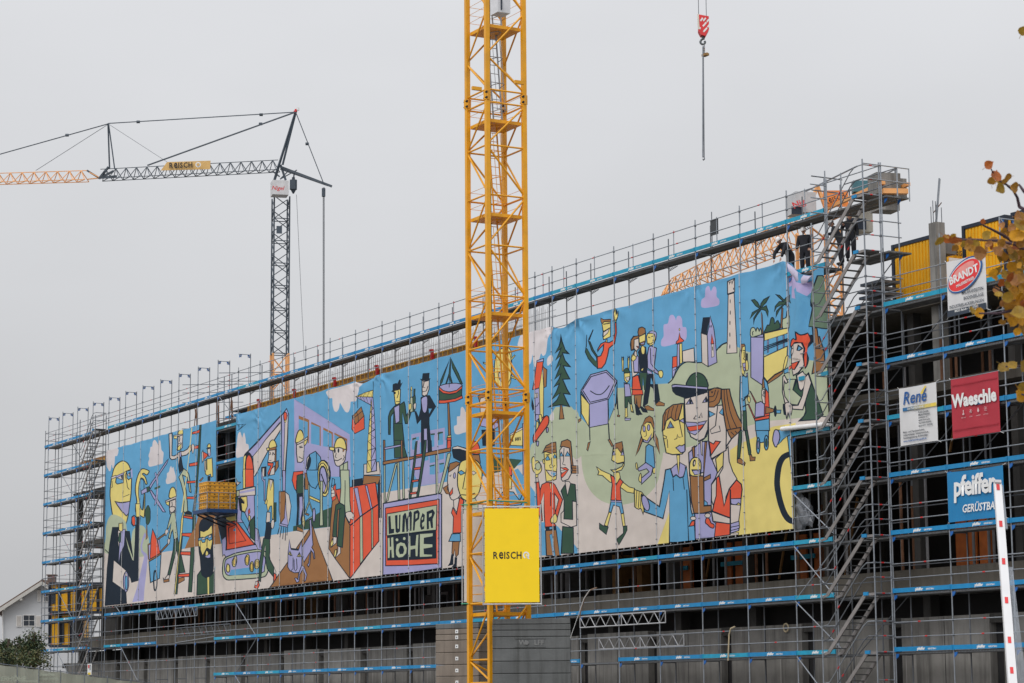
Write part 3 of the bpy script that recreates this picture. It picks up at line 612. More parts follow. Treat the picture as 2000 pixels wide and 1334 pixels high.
# ================================================================ the painted mural
MURAL = """
T 0 0 1
Pg 0 1038,869 1055,850 1072,815 1085,795 1116,794 1130,812 1150,830 1190,812 1197,790 1205,758 1235,756 1270,751 1306,749 1316,735 1330,714 1342,707 1360,708.5 1372,708 1384,716 1401,705 1401,685 1410,674 1420,669 1439,677 1461,687 1542,700 1622,707 1622,830 1560,817 1504,822 1455,834 1400,860 1300,884 1137,891 1030,905
Pw 0 200,1072 213,1081 260,1086 295,1084 318.5,1078.5 383,1068 432.5,1062 509,1048.6 574,1037.8 645,1029 740,1000 744.5,963 874,941 941,931 1021,907 1084,898 1137,891 1300,884 1400,860 1456,833 1504,822 1568,816 1622,812 1622,1100 200,1230
Py 0 1427,879.6 1442,868 1478,852 1500,838 1512,833 1555,826 1555,1060 1440,1060 1427,920
Py 0 1285,1064 1308,1000 1312,1062
T 200 800 6.667
Sc 0 60,505 205,495 200,600 172,610 165,700 150,762 132,755 120,715 108,790 90,800 75,770 55,720
Sc 0 610,740 598,690 615,640 605,600 625,540 630,490 655,480 665,420 690,395 712,430 722,450 740,400 760,420 772,520 800,560 795,640 785,700 740,715 660,738
Sc 0 838,960 832,920 845,880 848,830 870,810 880,760 895,735 908,765 925,745 938,800 950,840 958,880 948,935 900,955 860,970
Sy 1.3 110,1160 105,1060 112,960 130,860 155,770 200,705 250,672 295,675 335,705 365,770 380,850 385,960 380,1080 372,1180 355,1290 340,1400 320,1470 290,1520 240,1540 200,1500 165,1440 145,1380 125,1280
Ln .9 122,885 190,862 300,810 385,770
Pw .8 115,880 180,855 185,880 122,905
Pb 1.1 185,880 280,825 275,950 200,970 180,950
Pb 1.1 318,800 385,790 392,880 345,912 322,890
Pw .8 195,890 262,848 265,915
Pn 0 240,862 270,850 272,908 252,905
Pw .6 328,850 365,812 368,875
Pn 0 350,830 370,815 370,868 356,870
Pl 0 182,868 282,820 280,835 190,885
Pl 0 370,790 395,768 398,880 385,900
Ln .9 318,812 300,860 325,960 330,1010 358,1040
Ln .9 268,1055 262,1140 360,1105
Pl 1.2 180,1200 260,1215 370,1195 360,1270 350,1350 320,1385 250,1320 200,1240
Ln 1.1 170,1195 230,1212 370,1195
Ln .9 108,940 130,930 132,1010 118,1020
Sy 1.2 440,1330 455,1200 438,1080 440,980 455,890 480,820 515,775 560,775 610,800 600,830 580,850 545,830 520,840 555,870 575,920 585,965 568,970 545,915 510,890 490,920 478,1000 475,1120 490,1230 515,1300 540,1290 545,1140 540,1090 556,1090 558,1290 550,1390 530,1400
Sb .9 490,920 510,905 540,940 545,1090 535,1180 525,1290 505,1290 485,1210 474,1100 478,1000
Pl .9 505,1060 580,1015 590,1070 512,1105
Pd .6 582,1012 612,1000 622,1060 590,1080
Pl 1 615,1000 650,940 750,800 845,665 865,645 845,700 760,820 660,970 628,1030
Pl 1 618,1050 640,1050 720,1170 800,1290 830,1333 795,1333 720,1230 660,1140
Pl .5 685,830 700,815 720,900 725,1000 722,1100 700,1230 680,1250 700,1120 712,1000 700,900
Pd 0 680,1018 752,985 755,1015 682,1045
Pw 1.2 880,320 912,305 915,370 905,600 940,605 985,575 1000,560 1005,600 950,645 905,652 882,630
Pw 1.2 1010,545 1060,545 1110,515 1140,470 1170,470 1160,530 1100,590 1040,605
Sy 1.1 985,320 990,285 1020,265 1050,270 1055,320 1020,345 990,335
Pw .9 932,335 1050,318 1055,335 935,350
Py .8 930,350 975,345 972,375 938,380
Pw 1.1 985,350 1055,330 1050,400 1048,490 1015,525 978,530 985,440
Py .8 980,490 1035,440 1010,525 980,530
Ln .8 985,450 1030,430
Ln .9 1000,350 1010,380 1000,420
Pl .8 1000,560 1025,540 1030,610 1010,620
Pw .8 985,560 1005,555 1008,680 990,735
Pn 0 1005,620 1035,615 1050,720 1062,770 1005,840 995,780 988,740
Pg 1.1 1065,770 1105,800 1130,840 1145,920 1155,1010 1160,1080 1140,1070 1130,960 1110,880 1045,850 1075,960 1100,1060 1115,1200 1120,1340 1060,1340 1075,1200 1060,1080 1030,960 1000,880
Py 0 1165,240 1178,235 1130,640 1080,1100 1050,1340 1035,1340 1100,850
Pd .8 1275,205 1295,200 1270,600 1240,1000 1205,1333 1180,1333 1225,900 1250,550
Pr .9 1178,295 1278,262 1272,300 1176,320
Pr .9 1155,485 1255,465 1250,505 1158,520
Pr .9 1140,705 1245,680 1240,725 1140,740
Pr .9 1110,935 1215,925 1215,952 1108,960
Pr .9 1110,1135 1205,1135 1200,1165 1108,1162
Sw .6 1165,470 1180,450 1195,460 1200,500 1180,570 1168,540
Py .9 1365,645 1430,630 1435,720 1440,870 1420,880 1412,840 1370,860 1345,840 1335,700 1355,650 1360,780 1368,780
Sy .9 1375,490 1385,455 1400,445 1412,465 1415,490
Pn 0 1360,505 1418,485 1418,500 1365,515
Pw .9 1375,515 1412,505 1412,590 1390,612 1380,580
Pl 0 1382,570 1412,560 1410,595 1392,608
Pr .8 1310,545 1372,580 1375,605 1310,665
Pw .8 1297,560 1315,530 1322,660 1303,690
Pn 0 1370,870 1410,860 1410,930 1372,930
Pw .7 1330,670 1345,660 1350,800 1335,800
Po .6 1265,925 1310,880 1318,890 1285,935
Sy 1.2 880,1150 880,1080 895,1030 920,1010 945,1035 958,1090 958,1140
Pw 1 830,1190 958,1130 960,1155 835,1210
Py .9 832,1210 880,1195 875,1255 845,1235
Pw 1.1 885,1195 955,1165 955,1270 945,1330 925,1370 890,1360 880,1280
Ln .8 890,1290 915,1300 945,1260
Ln .8 910,1200 915,1250 900,1260
T 200 990 6.667
Sg 0 35,600 45,400 50,250 90,150 140,100 220,120 300,190 325,290 330,600
Sg 0 380,640 385,420 395,330 430,270 490,240 545,255 580,310 610,400 620,530 615,620 500,650
Pl 0 560,330 580,370 545,430 525,500 530,570 580,610 595,650 590,740 570,900 555,1050 545,1220 400,1240 450,1060 490,880 540,690 545,640 510,590 500,510 515,440
Po .4 586,220 592,220 598,400 575,430
Sd .8 600,-20 625,20 632,80 628,180 605,230 580,215 575,150 562,110 565,50
Pn 0 135,262 225,262 300,310 365,315 378,420 410,700 425,450 435,200 440,130 498,135 485,300 478,500 475,960 385,990 370,930 305,850 310,1000 328,1260 35,1290 60,800 95,500
Pl .8 215,300 300,290 285,500 240,600 215,720 225,500
Py .9 222,215 268,215 265,310 240,320 218,300
Pw .6 210,305 240,320 228,440 212,520
Pd .6 225,340 245,330 242,450 230,470 210,440
Pg 0 305,380 318,420 412,700 395,690 340,540
Py .9 440,-40 490,-40 485,130 445,130
Pb 1.1 392,130 420,110 450,140 450,230 410,250 388,220
Sr .6 395,140 415,125 432,150 430,230 410,240 396,200
Pw 1 150,690 310,830 330,880 330,1060 290,1090 135,975
El 1.2 312,975 37,135 0
Eb .9 315,985 18,100 0
Pw .5 300,870 320,860 325,900 308,905
Ln 1.1 35,555 95,610
Pr 1 660,290 690,370 760,600 625,680 640,430
Pl .8 605,490 640,475 625,680 612,690
Pl .8 720,430 745,415 765,590 745,560
Pb 1.2 612,715 770,600 765,680 745,930 630,985
Po .9 612,690 770,595 770,615 612,715
Po .9 715,415 835,335 850,350 725,430
Po .9 770,570 870,460 880,475 770,595
Po .6 600,490 640,465 640,480 610,500 612,680 602,680
E- 1.6 690,960 20,132 0
Pg 1 905,80 945,70 965,250 985,395 935,430 920,300 905,330 890,410 868,400 890,300 905,200 870,280 850,290 880,180
Sw .7 825,320 850,290 870,320 845,360 835,380
Sw .7 858,430 878,415 890,440 870,490 858,480
Sw 1 882,10 900,0 940,0 945,40 910,75 885,50
Po .8 935,425 985,400 985,420 940,440
Pd 1.1 935,435 985,415 1010,520 1035,650 1080,850 1010,860 1000,700 965,560 935,680 885,885 855,880 880,760 925,560
Pw .9 820,930 860,880 880,900 870,940 825,945
Po .9 800,930 815,950 870,935 872,970 805,985
Po .9 990,930 1070,915 1075,955 990,1000
Pn 0 1080,70 1125,45 1175,75 1170,110 1080,95
Po .6 1085,95 1170,105 1165,125 1080,110
Py .8 1035,170 1060,60 1070,60 1045,350 1010,700 965,1135 935,1135 970,800 1000,560
Pd .9 1045,350 1055,345 1010,760 975,1135 955,1135 1000,660
Pd .9 1185,80 1215,80 1215,300 1195,620 1165,1108 1122,1108 1150,620 1175,300
Pr 1 1065,115 1180,130 1178,160 1062,138
Pr 1 1042,345 1165,340 1165,395 1042,375
Pr 1 1022,585 1150,585 1148,630 1020,622
Pr 1 990,880 1135,868 1132,908 988,910
Po 0 1260,85 1480,90 1550,480 1200,520 1075,545 1140,390 1215,250
Sn 0 1255,530 1262,350 1262,250 1290,180 1350,135 1400,130 1440,160 1455,200 1440,300 1445,500 1450,700 1445,850 1400,910 1350,920 1300,890 1285,820 1275,700
Py .9 1282,310 1330,325 1380,300 1430,235 1435,330 1435,450 1415,560 1370,530 1310,635 1285,560 1280,430
Pb 1 1255,410 1310,395 1340,400 1390,370 1430,350 1430,420 1400,440 1375,410 1350,420 1345,460 1310,465 1295,430 1255,440
Pw .6 1300,410 1345,395 1345,420 1310,430
Pw .6 1385,375 1420,365 1418,395 1390,400
Ln .9 1372,400 1370,520
Sy .6 1352,630 1362,570 1385,600 1375,650
Pl .7 1340,650 1410,610 1410,660 1375,668
Sy .6 1258,450 1280,440 1285,510 1265,510
Pd 1.1 1240,890 1285,830 1300,890 1350,925 1400,910 1445,860 1462,830 1465,1120 1235,1150
Py 0 1372,920 1392,912 1395,1140 1382,1140
Py .8 1612,100 1740,75 1750,180 1620,210
Sn 0 1478,100 1610,70 1615,210 1612,380 1560,430 1540,380 1500,220
Pl 1 1560,430 1612,380 1620,560 2000,470 2040,560 2010,640 1700,760 1600,620 1570,640
Pr 1.4 1615,205 1745,180 1990,490 1620,560
L! 1.2 1645,270 1740,235 1880,440 1650,480 1645,270
Sg 1.4 1570,760 1585,690 1650,640 1750,600 2000,555 2090,560 2180,640 2180,760 2150,880 2060,920 1700,950 1620,940 1580,870
Sl 1.2 1595,760 1620,690 1680,655 1760,630 2000,585 2080,600 2130,680 2120,790 2080,860 1720,885 1640,890 1605,840
Pb 0 1680,820 1900,790 2100,770 2080,850 1900,875 1700,890 1650,890
T 450 920 5.56
Sy 1.2 45,935 68,930 70,985 50,1035 28,1030 22,980
Sy 1.2 188,910 208,920 210,980 195,1020 172,1010 165,950
Sy 1.2 235,985 252,1000 255,1060 240,1092 220,1080 215,1020
Sy 1.2 285,960 310,970 315,1030 295,1060 272,1050 268,990
Sy 1.2 -25,1010 -5,1030 -8,1090 -30,1095 -42,1060
S@ .7 48,950 60,960 60,1000 45,1020 34,1000 36,965
S@ .7 188,925 200,940 200,985 188,1005 176,985 176,945
S@ .7 235,1000 246,1020 245,1060 235,1078 225,1060 225,1020
S@ .7 288,975 304,990 302,1030 288,1045 278,1030 278,990
T 450 730 6.667
Sc 0 80,1090 78,960 90,860 105,780 130,755 150,800 165,830 185,770 200,790 212,860 215,910 240,920 245,980 235,1070 150,1080
Ln .8 88,665 215,655 95,740
Ln .6 100,665 110,735 130,662 145,700 165,660
Pl .9 210,1040 460,770 662,540 662,615 470,850 300,1075 290,1080 240,1030
Pw .9 300,1075 470,855 662,630 662,720 570,880 430,1130 320,1333 300,1333
Ln 1.8 210,1040 450,780 662,540
Ln 1.2 320,1333 430,1130 570,880 662,720
Pl 1.1 668,545 690,520 735,455 765,530 755,850 735,1050 720,1340 672,1340
Pw .8 715,640 752,540 748,850 725,1120 712,1340 690,1340 705,1000
Sr 1 700,520 720,500 740,530 735,590 715,610 702,580
Py .7 703,600 715,612 735,592 725,630 712,640
Ln 1.4 668,545 735,455 765,530
Sn 0 190,1050 240,1020 275,1050 295,1110 305,1340 165,1340 178,1150
Py .7 180,1080 215,1060 195,1180 195,1340 162,1340
Sr 1 210,1340 208,1150 225,1080 250,1060 280,1100 295,1180 300,1340
Pl 0 842,330 1560,790 1570,1340 840,1340
Pb 0 895,590 1015,630 1020,905 895,900
Pb 0 1060,650 1175,690 1175,935 1060,910
Pb 0 1215,720 1325,760 1325,960 1215,945
Pb 0 1362,790 1520,870 1520,1000 1362,960
Po 0 895,545 1030,600 1030,905 1012,905 1012,630 895,590
Po 0 1062,625 1187,685 1185,940 1172,940 1172,695 1062,655
Po 0 1218,700 1340,765 1335,960 1322,960 1322,785 1218,730
Po 0 1362,768 1528,850 1525,1005 1515,1005 1512,875 1362,790
Sc 0 1255,225 1400,180 1720,90 1710,150 1680,180 1665,260 1640,350 1600,360 1572,370 1570,440 1545,500 1500,490 1460,410 1440,380 1430,450 1400,495 1360,480 1335,400 1330,320 1290,320 1262,280
Py 1 1630,298 1860,212 1865,305
Pl 1 1630,298 1862,305 1840,410
Ln .7 1665,300 1685,278 1705,295 1725,262 1745,295 1768,248 1790,300 1812,232 1838,300 1858,215
Ln .7 1690,302 1710,335 1730,302 1755,355 1775,302 1800,385 1815,305 1840,400
Ln .9 1862,100 1862,300
Py .8 1838,390 1852,310 1845,700 1842,1270 1780,1290 1800,900 1820,640
Pl .8 1852,310 1870,310 1885,600 1895,960 1905,1265 1842,1270 1845,700
Ln .9 1838,410 1868,450 1832,500 1872,540 1825,600 1878,640 1820,680 1885,730 1812,780 1888,830 1805,880 1893,970 1795,1000 1845,1110 1895,970
Ln .9 1788,1140 1900,1115
Ln .9 1795,1000 1893,970
Ln .9 1812,780 1888,720
Ln .9 1790,1140 1845,1255 1898,1120
Ln 1.1 1780,1290 1905,1262
Ln .8 1665,300 1660,450
Po 1 1592,550 1710,432 1755,550 1625,660
Pr 1 1585,720 1592,570 1625,660 1755,550 1758,715 1622,780
Ln .8 1640,500 1665,540 1670,640
Ln .8 1600,580 1735,480
Pw 1 1745,1180 1785,1175 1780,1290 1905,1265 1910,1150 1935,1145 1950,1310 1740,1320
Sy 1.1 512,975 520,900 550,865 580,870 602,920 598,960
Py 1 478,970 515,962 512,1000 485,998
Po .8 512,975 598,950 598,985 515,1000
Pw 1.1 512,1000 590,990 585,1140 545,1160 500,1150 510,1080
Po .9 590,985 602,980 600,1140 585,1150
Ln .8 525,1020 535,1050 515,1055
Ln 1.1 558,1020 580,1055 555,1060 560,1030
Ln .8 520,1130 545,1128
Pr .9 498,1160 570,1165 560,1210 530,1280 500,1333 495,1290 540,1200 500,1195
Po .9 595,1150 625,1130 628,1210 590,1280
Pw .9 545,1240 585,1200 580,1310 520,1325
Pn 0 405,1215 480,1205 478,1340 405,1340
Pw .5 425,1230 450,1228 448,1340 420,1340
Sy 1.2 862,900 870,810 890,750 915,732 940,760 950,850
Pw 1 865,910 1010,820 1010,850 868,930
Py 1 955,880 1010,850 995,900 965,940 950,920
Pw 1.2 870,930 955,885 960,970 945,1130 920,1155 880,1150 868,1030
Ln .9 895,1080 940,1110
Ln .9 900,950 935,940
Ln 1.2 905,965 945,955
Pb 1.1 1045,1050 1120,1010 1180,1085 1190,1160 1160,1340 985,1340 1010,1240
Pw 1.1 1000,1100 1035,1060 1030,1120 1005,1240 985,1235
En 0 1028,1165 28,88 12
Ln .8 1130,1030 1135,1160 1115,1340
E- 1.4 1225,1290 78,165 -6
Ey 1.2 1218,1310 78,180 -4
El 1.2 1222,1330 50,135 -4
Ln 1 1180,1230 1230,1340
Sw 1.2 1350,960 1500,960 1505,1060 1495,1130 1460,1180 1410,1205 1370,1180 1352,1100 1342,1030
Sy 1.3 1360,965 1370,900 1400,850 1445,832 1485,855 1505,910 1508,985 1430,960
Py 1.1 1290,955 1360,960 1355,1005 1295,990
En 0 1365,1005 12,30 0
En 0 1415,1000 12,30 0
Ln 1.1 1360,1125 1400,1132 1460,1100
Ln .9 1385,1030 1370,1085 1390,1095
Ln .9 1480,1060 1490,1090 1470,1130
Po .4 1470,985 1495,980 1485,1010 1470,1020
Pg 1.1 1430,1200 1530,1145 1530,1340 1430,1340
Ln 1 1480,1180 1470,1260
T 450 920 5.56
Pw 1 65,80 80,120 112,122 70,160
Py .8 140,-20 165,-20 165,185 140,190
Pr .9 165,-20 252,-20 255,165 168,180
Pw 1.1 68,215 270,170 272,262 70,275
Pl 0 100,225 265,190 265,215 105,245
Pg .8 68,215 98,212 98,270 68,275
Pl .9 70,278 260,262 270,600 225,700 150,560 75,560
Pn 0 85,290 110,285 130,300 130,440 105,430
Py 1 115,285 185,275 192,380 165,445 130,430
Pn 0 118,300 130,295 160,355 125,350
Ln .8 150,310 155,350 140,355
Pb 1 125,440 160,450 215,560 195,640 150,560 122,520
Pr .8 200,430 215,410 220,450 205,475
Py .8 205,480 225,490 228,540 205,530
Pd 1 215,560 262,490 270,760 225,720
Pd 0 66,280 88,280 70,560 60,500
Pl 1 270,615 300,635 345,860 300,850 270,780
Ln .8 290,640 325,840
Pl .8 345,-5 360,80 372,100 385,90 380,330 370,320 370,120 350,95 340,60
Py 1 425,85 475,95 478,180 470,520 455,525 455,380 435,380 410,445 395,340 405,200
Pw .9 435,90 470,100 440,210
Py .8 378,355 395,300 405,320 400,360
Pw .9 400,445 435,450 435,550 390,560
Pd .9 478,345 500,345 498,545 480,555
Pn 0 390,555 445,560 455,600 440,740 370,725 385,640
Sw .8 448,540 475,530 478,590 460,628 446,600
Pd 1.1 365,730 430,740 435,880 425,940 480,1050 475,1150 410,1060 390,960 388,800 355,980 330,1200 308,1190 325,950
Pr 1 262,1265 280,1200 305,1190 318,1240 300,1280
Pw .7 275,1200 305,1210 290,1240 270,1240
Pr 1 478,1110 500,1120 505,1210 485,1255 470,1240
Pw .6 480,1050 498,1090 495,1120 478,1100
Po 1 530,225 600,220 605,370 590,520 545,570 530,430
Pl .9 600,300 660,360 655,520 630,590 545,570 590,510
Pw .9 600,225 640,260 665,380 655,500 635,590 610,420
Pl .9 535,570 630,590 628,610 532,590
Ln 1 540,590 515,690
Ln 1 560,600 538,720
Ln 1 585,605 570,740
Ln 1 610,610 600,755
Ln 1 630,610 622,700
Pl 1 565,-5 602,-5 598,215 570,215
Pd 0 690,600 760,580 860,520 1000,430 1105,390 1100,560 1085,605 800,635 690,655
Pr 1 690,10 790,0 790,60 740,40 720,110 720,220 700,190 672,100
Pd 1 725,50 785,30 805,100 800,230 770,250 722,240
Pn 0 722,250 802,230 812,420 800,560 770,590 755,420 750,280 745,590 718,590 728,420
Pl .8 750,280 785,275 790,400 755,560
Po .9 728,600 790,635 795,665 725,645
Po .8 810,20 850,30 850,200 812,200
Pb 1.1 830,-10 975,-10 965,120 930,190 880,170 850,120 835,60
Ey 1.2 1015,95 58,185 -4
Pl .7 985,-40 1030,-40 1060,40 1045,150 1020,230 990,230 975,120
E- 1.6 1015,95 42,150 -4
Ln 1.3 990,30 1040,180
Py 1 855,265 975,320 975,345 860,295
Pg 1 980,110 1005,110 1000,400 1010,590 975,595 978,380
Pg .9 845,150 852,330 805,460 815,470 858,350 905,480 820,540 825,545 918,490 862,330 858,150
Ey 1.2 795,545 14,72 0
El 1.2 912,478 16,75 0
Po .8 825,455 860,470 850,485 820,475
Po 1.1 890,580 1110,1190 440,1262 530,1120 650,960 740,810 860,630
Pl 1.1 862,525 880,530 895,700 905,800 890,830 915,870 925,950 915,955 905,890 880,860 870,1010 855,1040 840,1020 858,1000 870,880 800,990 790,960 770,900 775,830 870,690
Pl 1.1 648,740 665,840 745,850 775,765 780,900 775,1040 760,1100 700,1105 650,1080 628,1040 635,880
Ln 1.8 665,848 745,858
Py .8 640,905 655,870 680,920
Py .8 730,930 752,885 770,930
En 0 658,905 6,22 0
En 0 750,915 6,22 0
Ln .9 690,940 685,1060 665,1080
Ln .9 700,960 700,1080
Ln .9 725,950 728,1060 710,1090
Pl 1 775,1025 800,1040 835,1125 820,1190 805,1200 815,1130 785,1070 755,1120 745,1200 725,1210 705,1165 720,1160 735,1180 745,1110
Pn 0 1320,95 1440,75 1440,150 1320,180
Po .9 1450,50 1625,55 1625,140 1440,150
Pn 0 1600,140 1640,30 1645,510 1610,510
Po 1.2 1145,240 1305,590 1300,1170 1070,845 1090,560 1110,330
Pr 1.2 1140,205 1580,125 1610,370 1615,760 1300,1170 1305,590 1200,380
Pl .9 1342,185 1385,180 1440,480 1410,500
Pl .9 1468,160 1490,158 1545,400 1530,410
Pg .9 1410,500 1440,480 1448,970 1415,1010
Pg .9 1535,410 1550,400 1555,830 1540,850
Ln 1.6 1305,590 1410,500 1610,360
Pg 1.1 1198,-10 1290,-10 1300,330 1310,430 1255,465 1250,375 1195,345 1205,150
Ln .9 1250,100 1250,370
Pd 1.2 1150,370 1195,345 1250,380 1250,470 1240,620 1225,830 1170,810 1185,610 1190,420 1215,400 1170,420 1160,720 1115,710 1135,500
Sw 1 1255,465 1310,440 1345,490 1330,500 1335,530 1305,520 1300,560
Pw .9 1125,715 1165,720 1160,780 1110,820 1120,780
Py 1 1090,790 1115,735 1125,790 1095,830
Pw .9 1180,815 1205,830 1205,890 1150,940 1175,880
Py 1 1130,920 1145,860 1165,850 1160,900 1140,945
Pb .9 1110,80 1135,90 1130,150 1100,160
Pr .9 1120,170 1145,140 1150,300 1110,330 1105,290
Pw .7 1095,165 1130,210 1140,270 1100,290
Ln .8 1095,210 1130,200
Ln .8 1098,245 1130,240
T 700 670 6.667
Pn 0 455,560 460,535 500,520 510,530 535,475 550,480 555,530 580,510 555,570 545,600 470,640 445,635 462,610
Py 1.1 475,625 550,600 552,780 520,800 495,800 485,700
Ln .9 525,620 530,660 515,720
Ln .9 505,760 550,765
En 0 488,650 12,18 0
Po .4 500,810 550,790 570,830 530,860 505,850
Pd 1.2 470,835 500,810 555,800 600,765 610,800 625,950 670,870 690,900 640,1050 615,1050 580,900 580,1120 600,1333 470,1333 465,1100 470,900 430,960 420,1190 400,1190 398,960 420,890
Pl 1 475,840 545,805 548,1020 495,1050
Pw 1.2 840,490 930,475 928,600 905,670 870,690 840,680
Pn 0 850,395 932,388 930,460 948,462 930,490 835,495 812,465 840,470
Ln 1 865,500 850,580 875,580
Ln 1 845,635 890,625 915,560
Ln 1 850,505 920,490
Pn 0 820,710 850,690 910,680 940,680 1015,825 935,970 935,1110 955,1340 820,1340 825,1000 775,1060 740,900 760,880 795,960 820,850
Pb 0 925,855 965,855 930,920
Sl 1 835,720 905,700 908,820 895,890 870,910 845,880 835,800
Pl 0 865,1120 900,1110 905,1250 895,1340 862,1340
Pg 1 678,720 700,700 715,720 715,895 672,900
Pg .8 680,600 700,600 702,700 680,710
Pd 1 715,700 745,680 752,720 748,850 738,895 715,890
Pd .9 725,600 742,600 742,680 725,690
Sy .8 655,800 690,790 690,850 670,870 655,860
Sy .6 685,575 700,570 702,610 688,615
Sw .8 725,800 760,785 755,855 735,860
Pd 1.1 1205,180 1215,270 1210,420 1255,600 1245,605 1195,430 1135,610 1125,600 1190,400 1200,280
Pd 1.1 1205,180 1095,510 1065,555 1075,490 1185,240
Pd 1.1 1210,190 1310,400 1362,530 1340,530 1240,330
Sl 1.1 1050,575 1100,545 1200,530 1290,525 1358,550 1300,610 1200,635 1120,625
Pr 1.1 1050,570 1110,620 1200,640 1290,615 1360,555 1355,595 1280,650 1200,665 1110,655 1050,610
Pd 1.1 1050,610 1110,655 1200,668 1280,650 1355,595 1350,690 1270,725 1130,745 1055,745
Pr 1.1 1050,745 1140,745 1270,725 1355,685 1362,718 1270,760 1130,785 1050,785
Ln .8 1200,420 1195,580
Po 1 1175,785 1195,785 1210,1195 1178,1200
Py .8 1165,1210 1215,1200 1212,1225 1165,1228
Pr 1 1158,1232 1215,1230 1215,1340 1158,1340
Sc 0 1270,1180 1255,1130 1258,1080 1290,1060 1290,960 1330,950 1340,860 1360,830 1385,860 1400,900 1430,850 1460,850 1470,1000 1460,1140 1380,1165 1310,1190
Pl 0 690,1190 1130,1100 1130,1340 690,1340
Pb 0 712,1240 800,1215 800,1340 712,1340
Pb 0 945,1190 990,1180 990,1310 960,1310
Pb 0 1040,1165 1105,1155 1100,1280 1045,1300
Pd 0 705,1240 760,1228 760,1250 720,1260 720,1340 706,1340
Pd 0 945,1180 1000,1175 1000,1195 948,1200
Pd 0 1040,1160 1105,1152 1105,1172 1052,1185 1052,1285 1040,1290
Pn 0 825,1050 935,1050 955,1345 900,1345 900,1115 865,1120 862,1345 820,1345
Pd 1 470,1050 580,1050 605,1345 470,1345
Sy 1.1 1830,140 1900,60 1990,100 2010,300 1990,520 1930,580 1830,560 1800,430 1810,250
Py .9 1640,250 1760,300 1760,320 1640,265
Sw 1.1 1830,380 1880,400 1920,400 1910,470 1880,500 1850,480
Ln 1.2 1825,380 1870,405 1925,395
Pw 1 1590,720 1700,690 1700,860 1640,915 1600,910
Po .9 1565,690 1690,620 1700,690 1600,720 1590,770
Pb .8 1610,780 1690,740 1690,790 1620,800
Pl 1 1590,960 1640,910 1780,930 1830,1080 1780,1120 1600,1080
Pn 0 1610,1130 1780,1120 1780,1340 1720,1340 1690,1200 1680,1340 1620,1340
T 700 860 4.94
Pl 0 500,0 850,0 840,140 830,400 600,440 500,260
Pb 0 520,0 560,0 560,90 520,90
Pb 0 600,20 640,15 640,120 600,130
Pb 0 690,0 735,0 735,60 690,70
Pb 0 765,0 820,0 820,40 765,50
Pb 0 640,140 680,135 680,190 640,200
Pb 0 690,150 740,140 740,210 690,220
Pb 0 780,130 830,120 825,180 780,190
Pb 0 690,240 740,230 740,330 690,330
Pb 0 780,220 830,215 825,300 785,320
Pd 0 685,245 735,232 735,245 690,255
Pd 0 780,225 825,215 825,228 785,236
Pd 1 350,0 430,0 470,160 350,170
Pn 0 610,0 655,0 650,130 612,130
Pn 0 670,0 710,0 715,110 672,115
Po 1.1 245,0 262,0 262,195 245,210
Po 1 415,0 430,0 430,175 415,180
Pl 1 255,70 415,40 415,58 255,90
Po 1.2 240,205 460,165 540,155 700,110 895,70 895,105 620,160 480,190 240,235
Pg 1 248,240 262,238 262,600 248,605
Pg 1 360,225 378,222 290,580 270,595
Pg 1 378,215 395,210 405,570 388,575
Pg .9 425,200 440,200 448,560 432,565
Pg 1 748,140 765,138 765,510 750,515
Pg 1 865,130 890,120 895,140 800,500 772,515
Pd 1.1 558,15 575,10 510,560 488,560
Pd 1.1 645,0 660,0 660,60 585,540 565,548
Pr 1 560,140 625,130 622,148 555,155
Pr 1 540,265 605,258 602,280 535,285
Pr 1 518,385 585,378 580,395 515,405
Pr 1 502,505 565,498 562,515 500,522
Pr 1 862,0 895,0 895,70 858,80
Pn 0 905,100 910,70 960,50 1060,80 1080,90 1080,200 1000,215 920,170
Pw 1 910,70 960,55 1080,95 1078,115 980,85 915,85
Sr 1.1 1060,110 1075,40 1110,10 1150,20 1172,80 1170,130 1110,130
Sw 1.2 870,300 880,250 950,220 1000,260 1000,450 980,540 930,575 890,550 865,420
Po 1.1 870,310 885,225 950,205 990,220 930,270
Po .9 820,460 870,430 860,470 890,520 850,515
Po 1.1 1080,140 1170,140 1180,220 1130,250 1070,200
Sy 1.4 965,440 965,320 985,220 1030,190 1100,180 1160,210 1192,280 1190,400 1170,500 1120,560 1060,585 1000,550
Pb 1 970,310 995,290 1028,315 990,335
Pw .7 1090,310 1110,295 1140,315 1110,335
Ln 1 1042,265 1010,470 1040,470
Ln 1.2 995,525 1060,530 1130,510
El .9 932,340 10,28 0
Ln .9 880,340 890,350 900,330
Pr .9 885,510 915,460 915,510 890,535
Pw 1 925,580 960,560 980,560 960,700 930,650
Pr 1.1 985,550 1020,580 1000,700 1000,890 920,895 925,740 905,700 920,650 955,715
Pb 1.1 910,905 990,900 990,975 880,975
Po 1 915,980 980,975 970,1100 945,1130 935,1050 925,1110 910,1090
Pn 0 905,1100 925,1100 920,1200 865,1215 890,1180
Pn 0 935,1130 960,1130 955,1220 900,1230 930,1190
Pg .9 1020,600 1070,570 1130,560 1160,620 1160,700 1020,700
Pl 1.5 240,610 500,560 780,515 805,520 805,1230 500,1280 240,1300
Pr 1.3 265,655 780,570 775,1190 500,1205 268,1210
Pg 1.1 282,710 758,625 752,865 280,920
Pn 0 282,922 752,868 755,1140 500,1155 282,1160
Pn 0 295,735 318,728 325,855 355,855 352,895 300,905
Pn 0 362,725 385,720 385,850 396,855 398,720 412,716 408,880 385,895 368,885
Pn 0 425,885 432,730 450,700 462,705 470,760 485,700 505,680 520,700 515,870 498,875 498,740 490,740 478,880 465,885 455,745 448,885
Pn 0 535,690 580,670 598,700 592,760 555,790 548,870 530,872
Pg 0 555,710 575,705 575,745 556,760
Pn 0 605,760 625,700 648,720 645,780 622,800 628,840 645,820 642,855 615,865 602,830
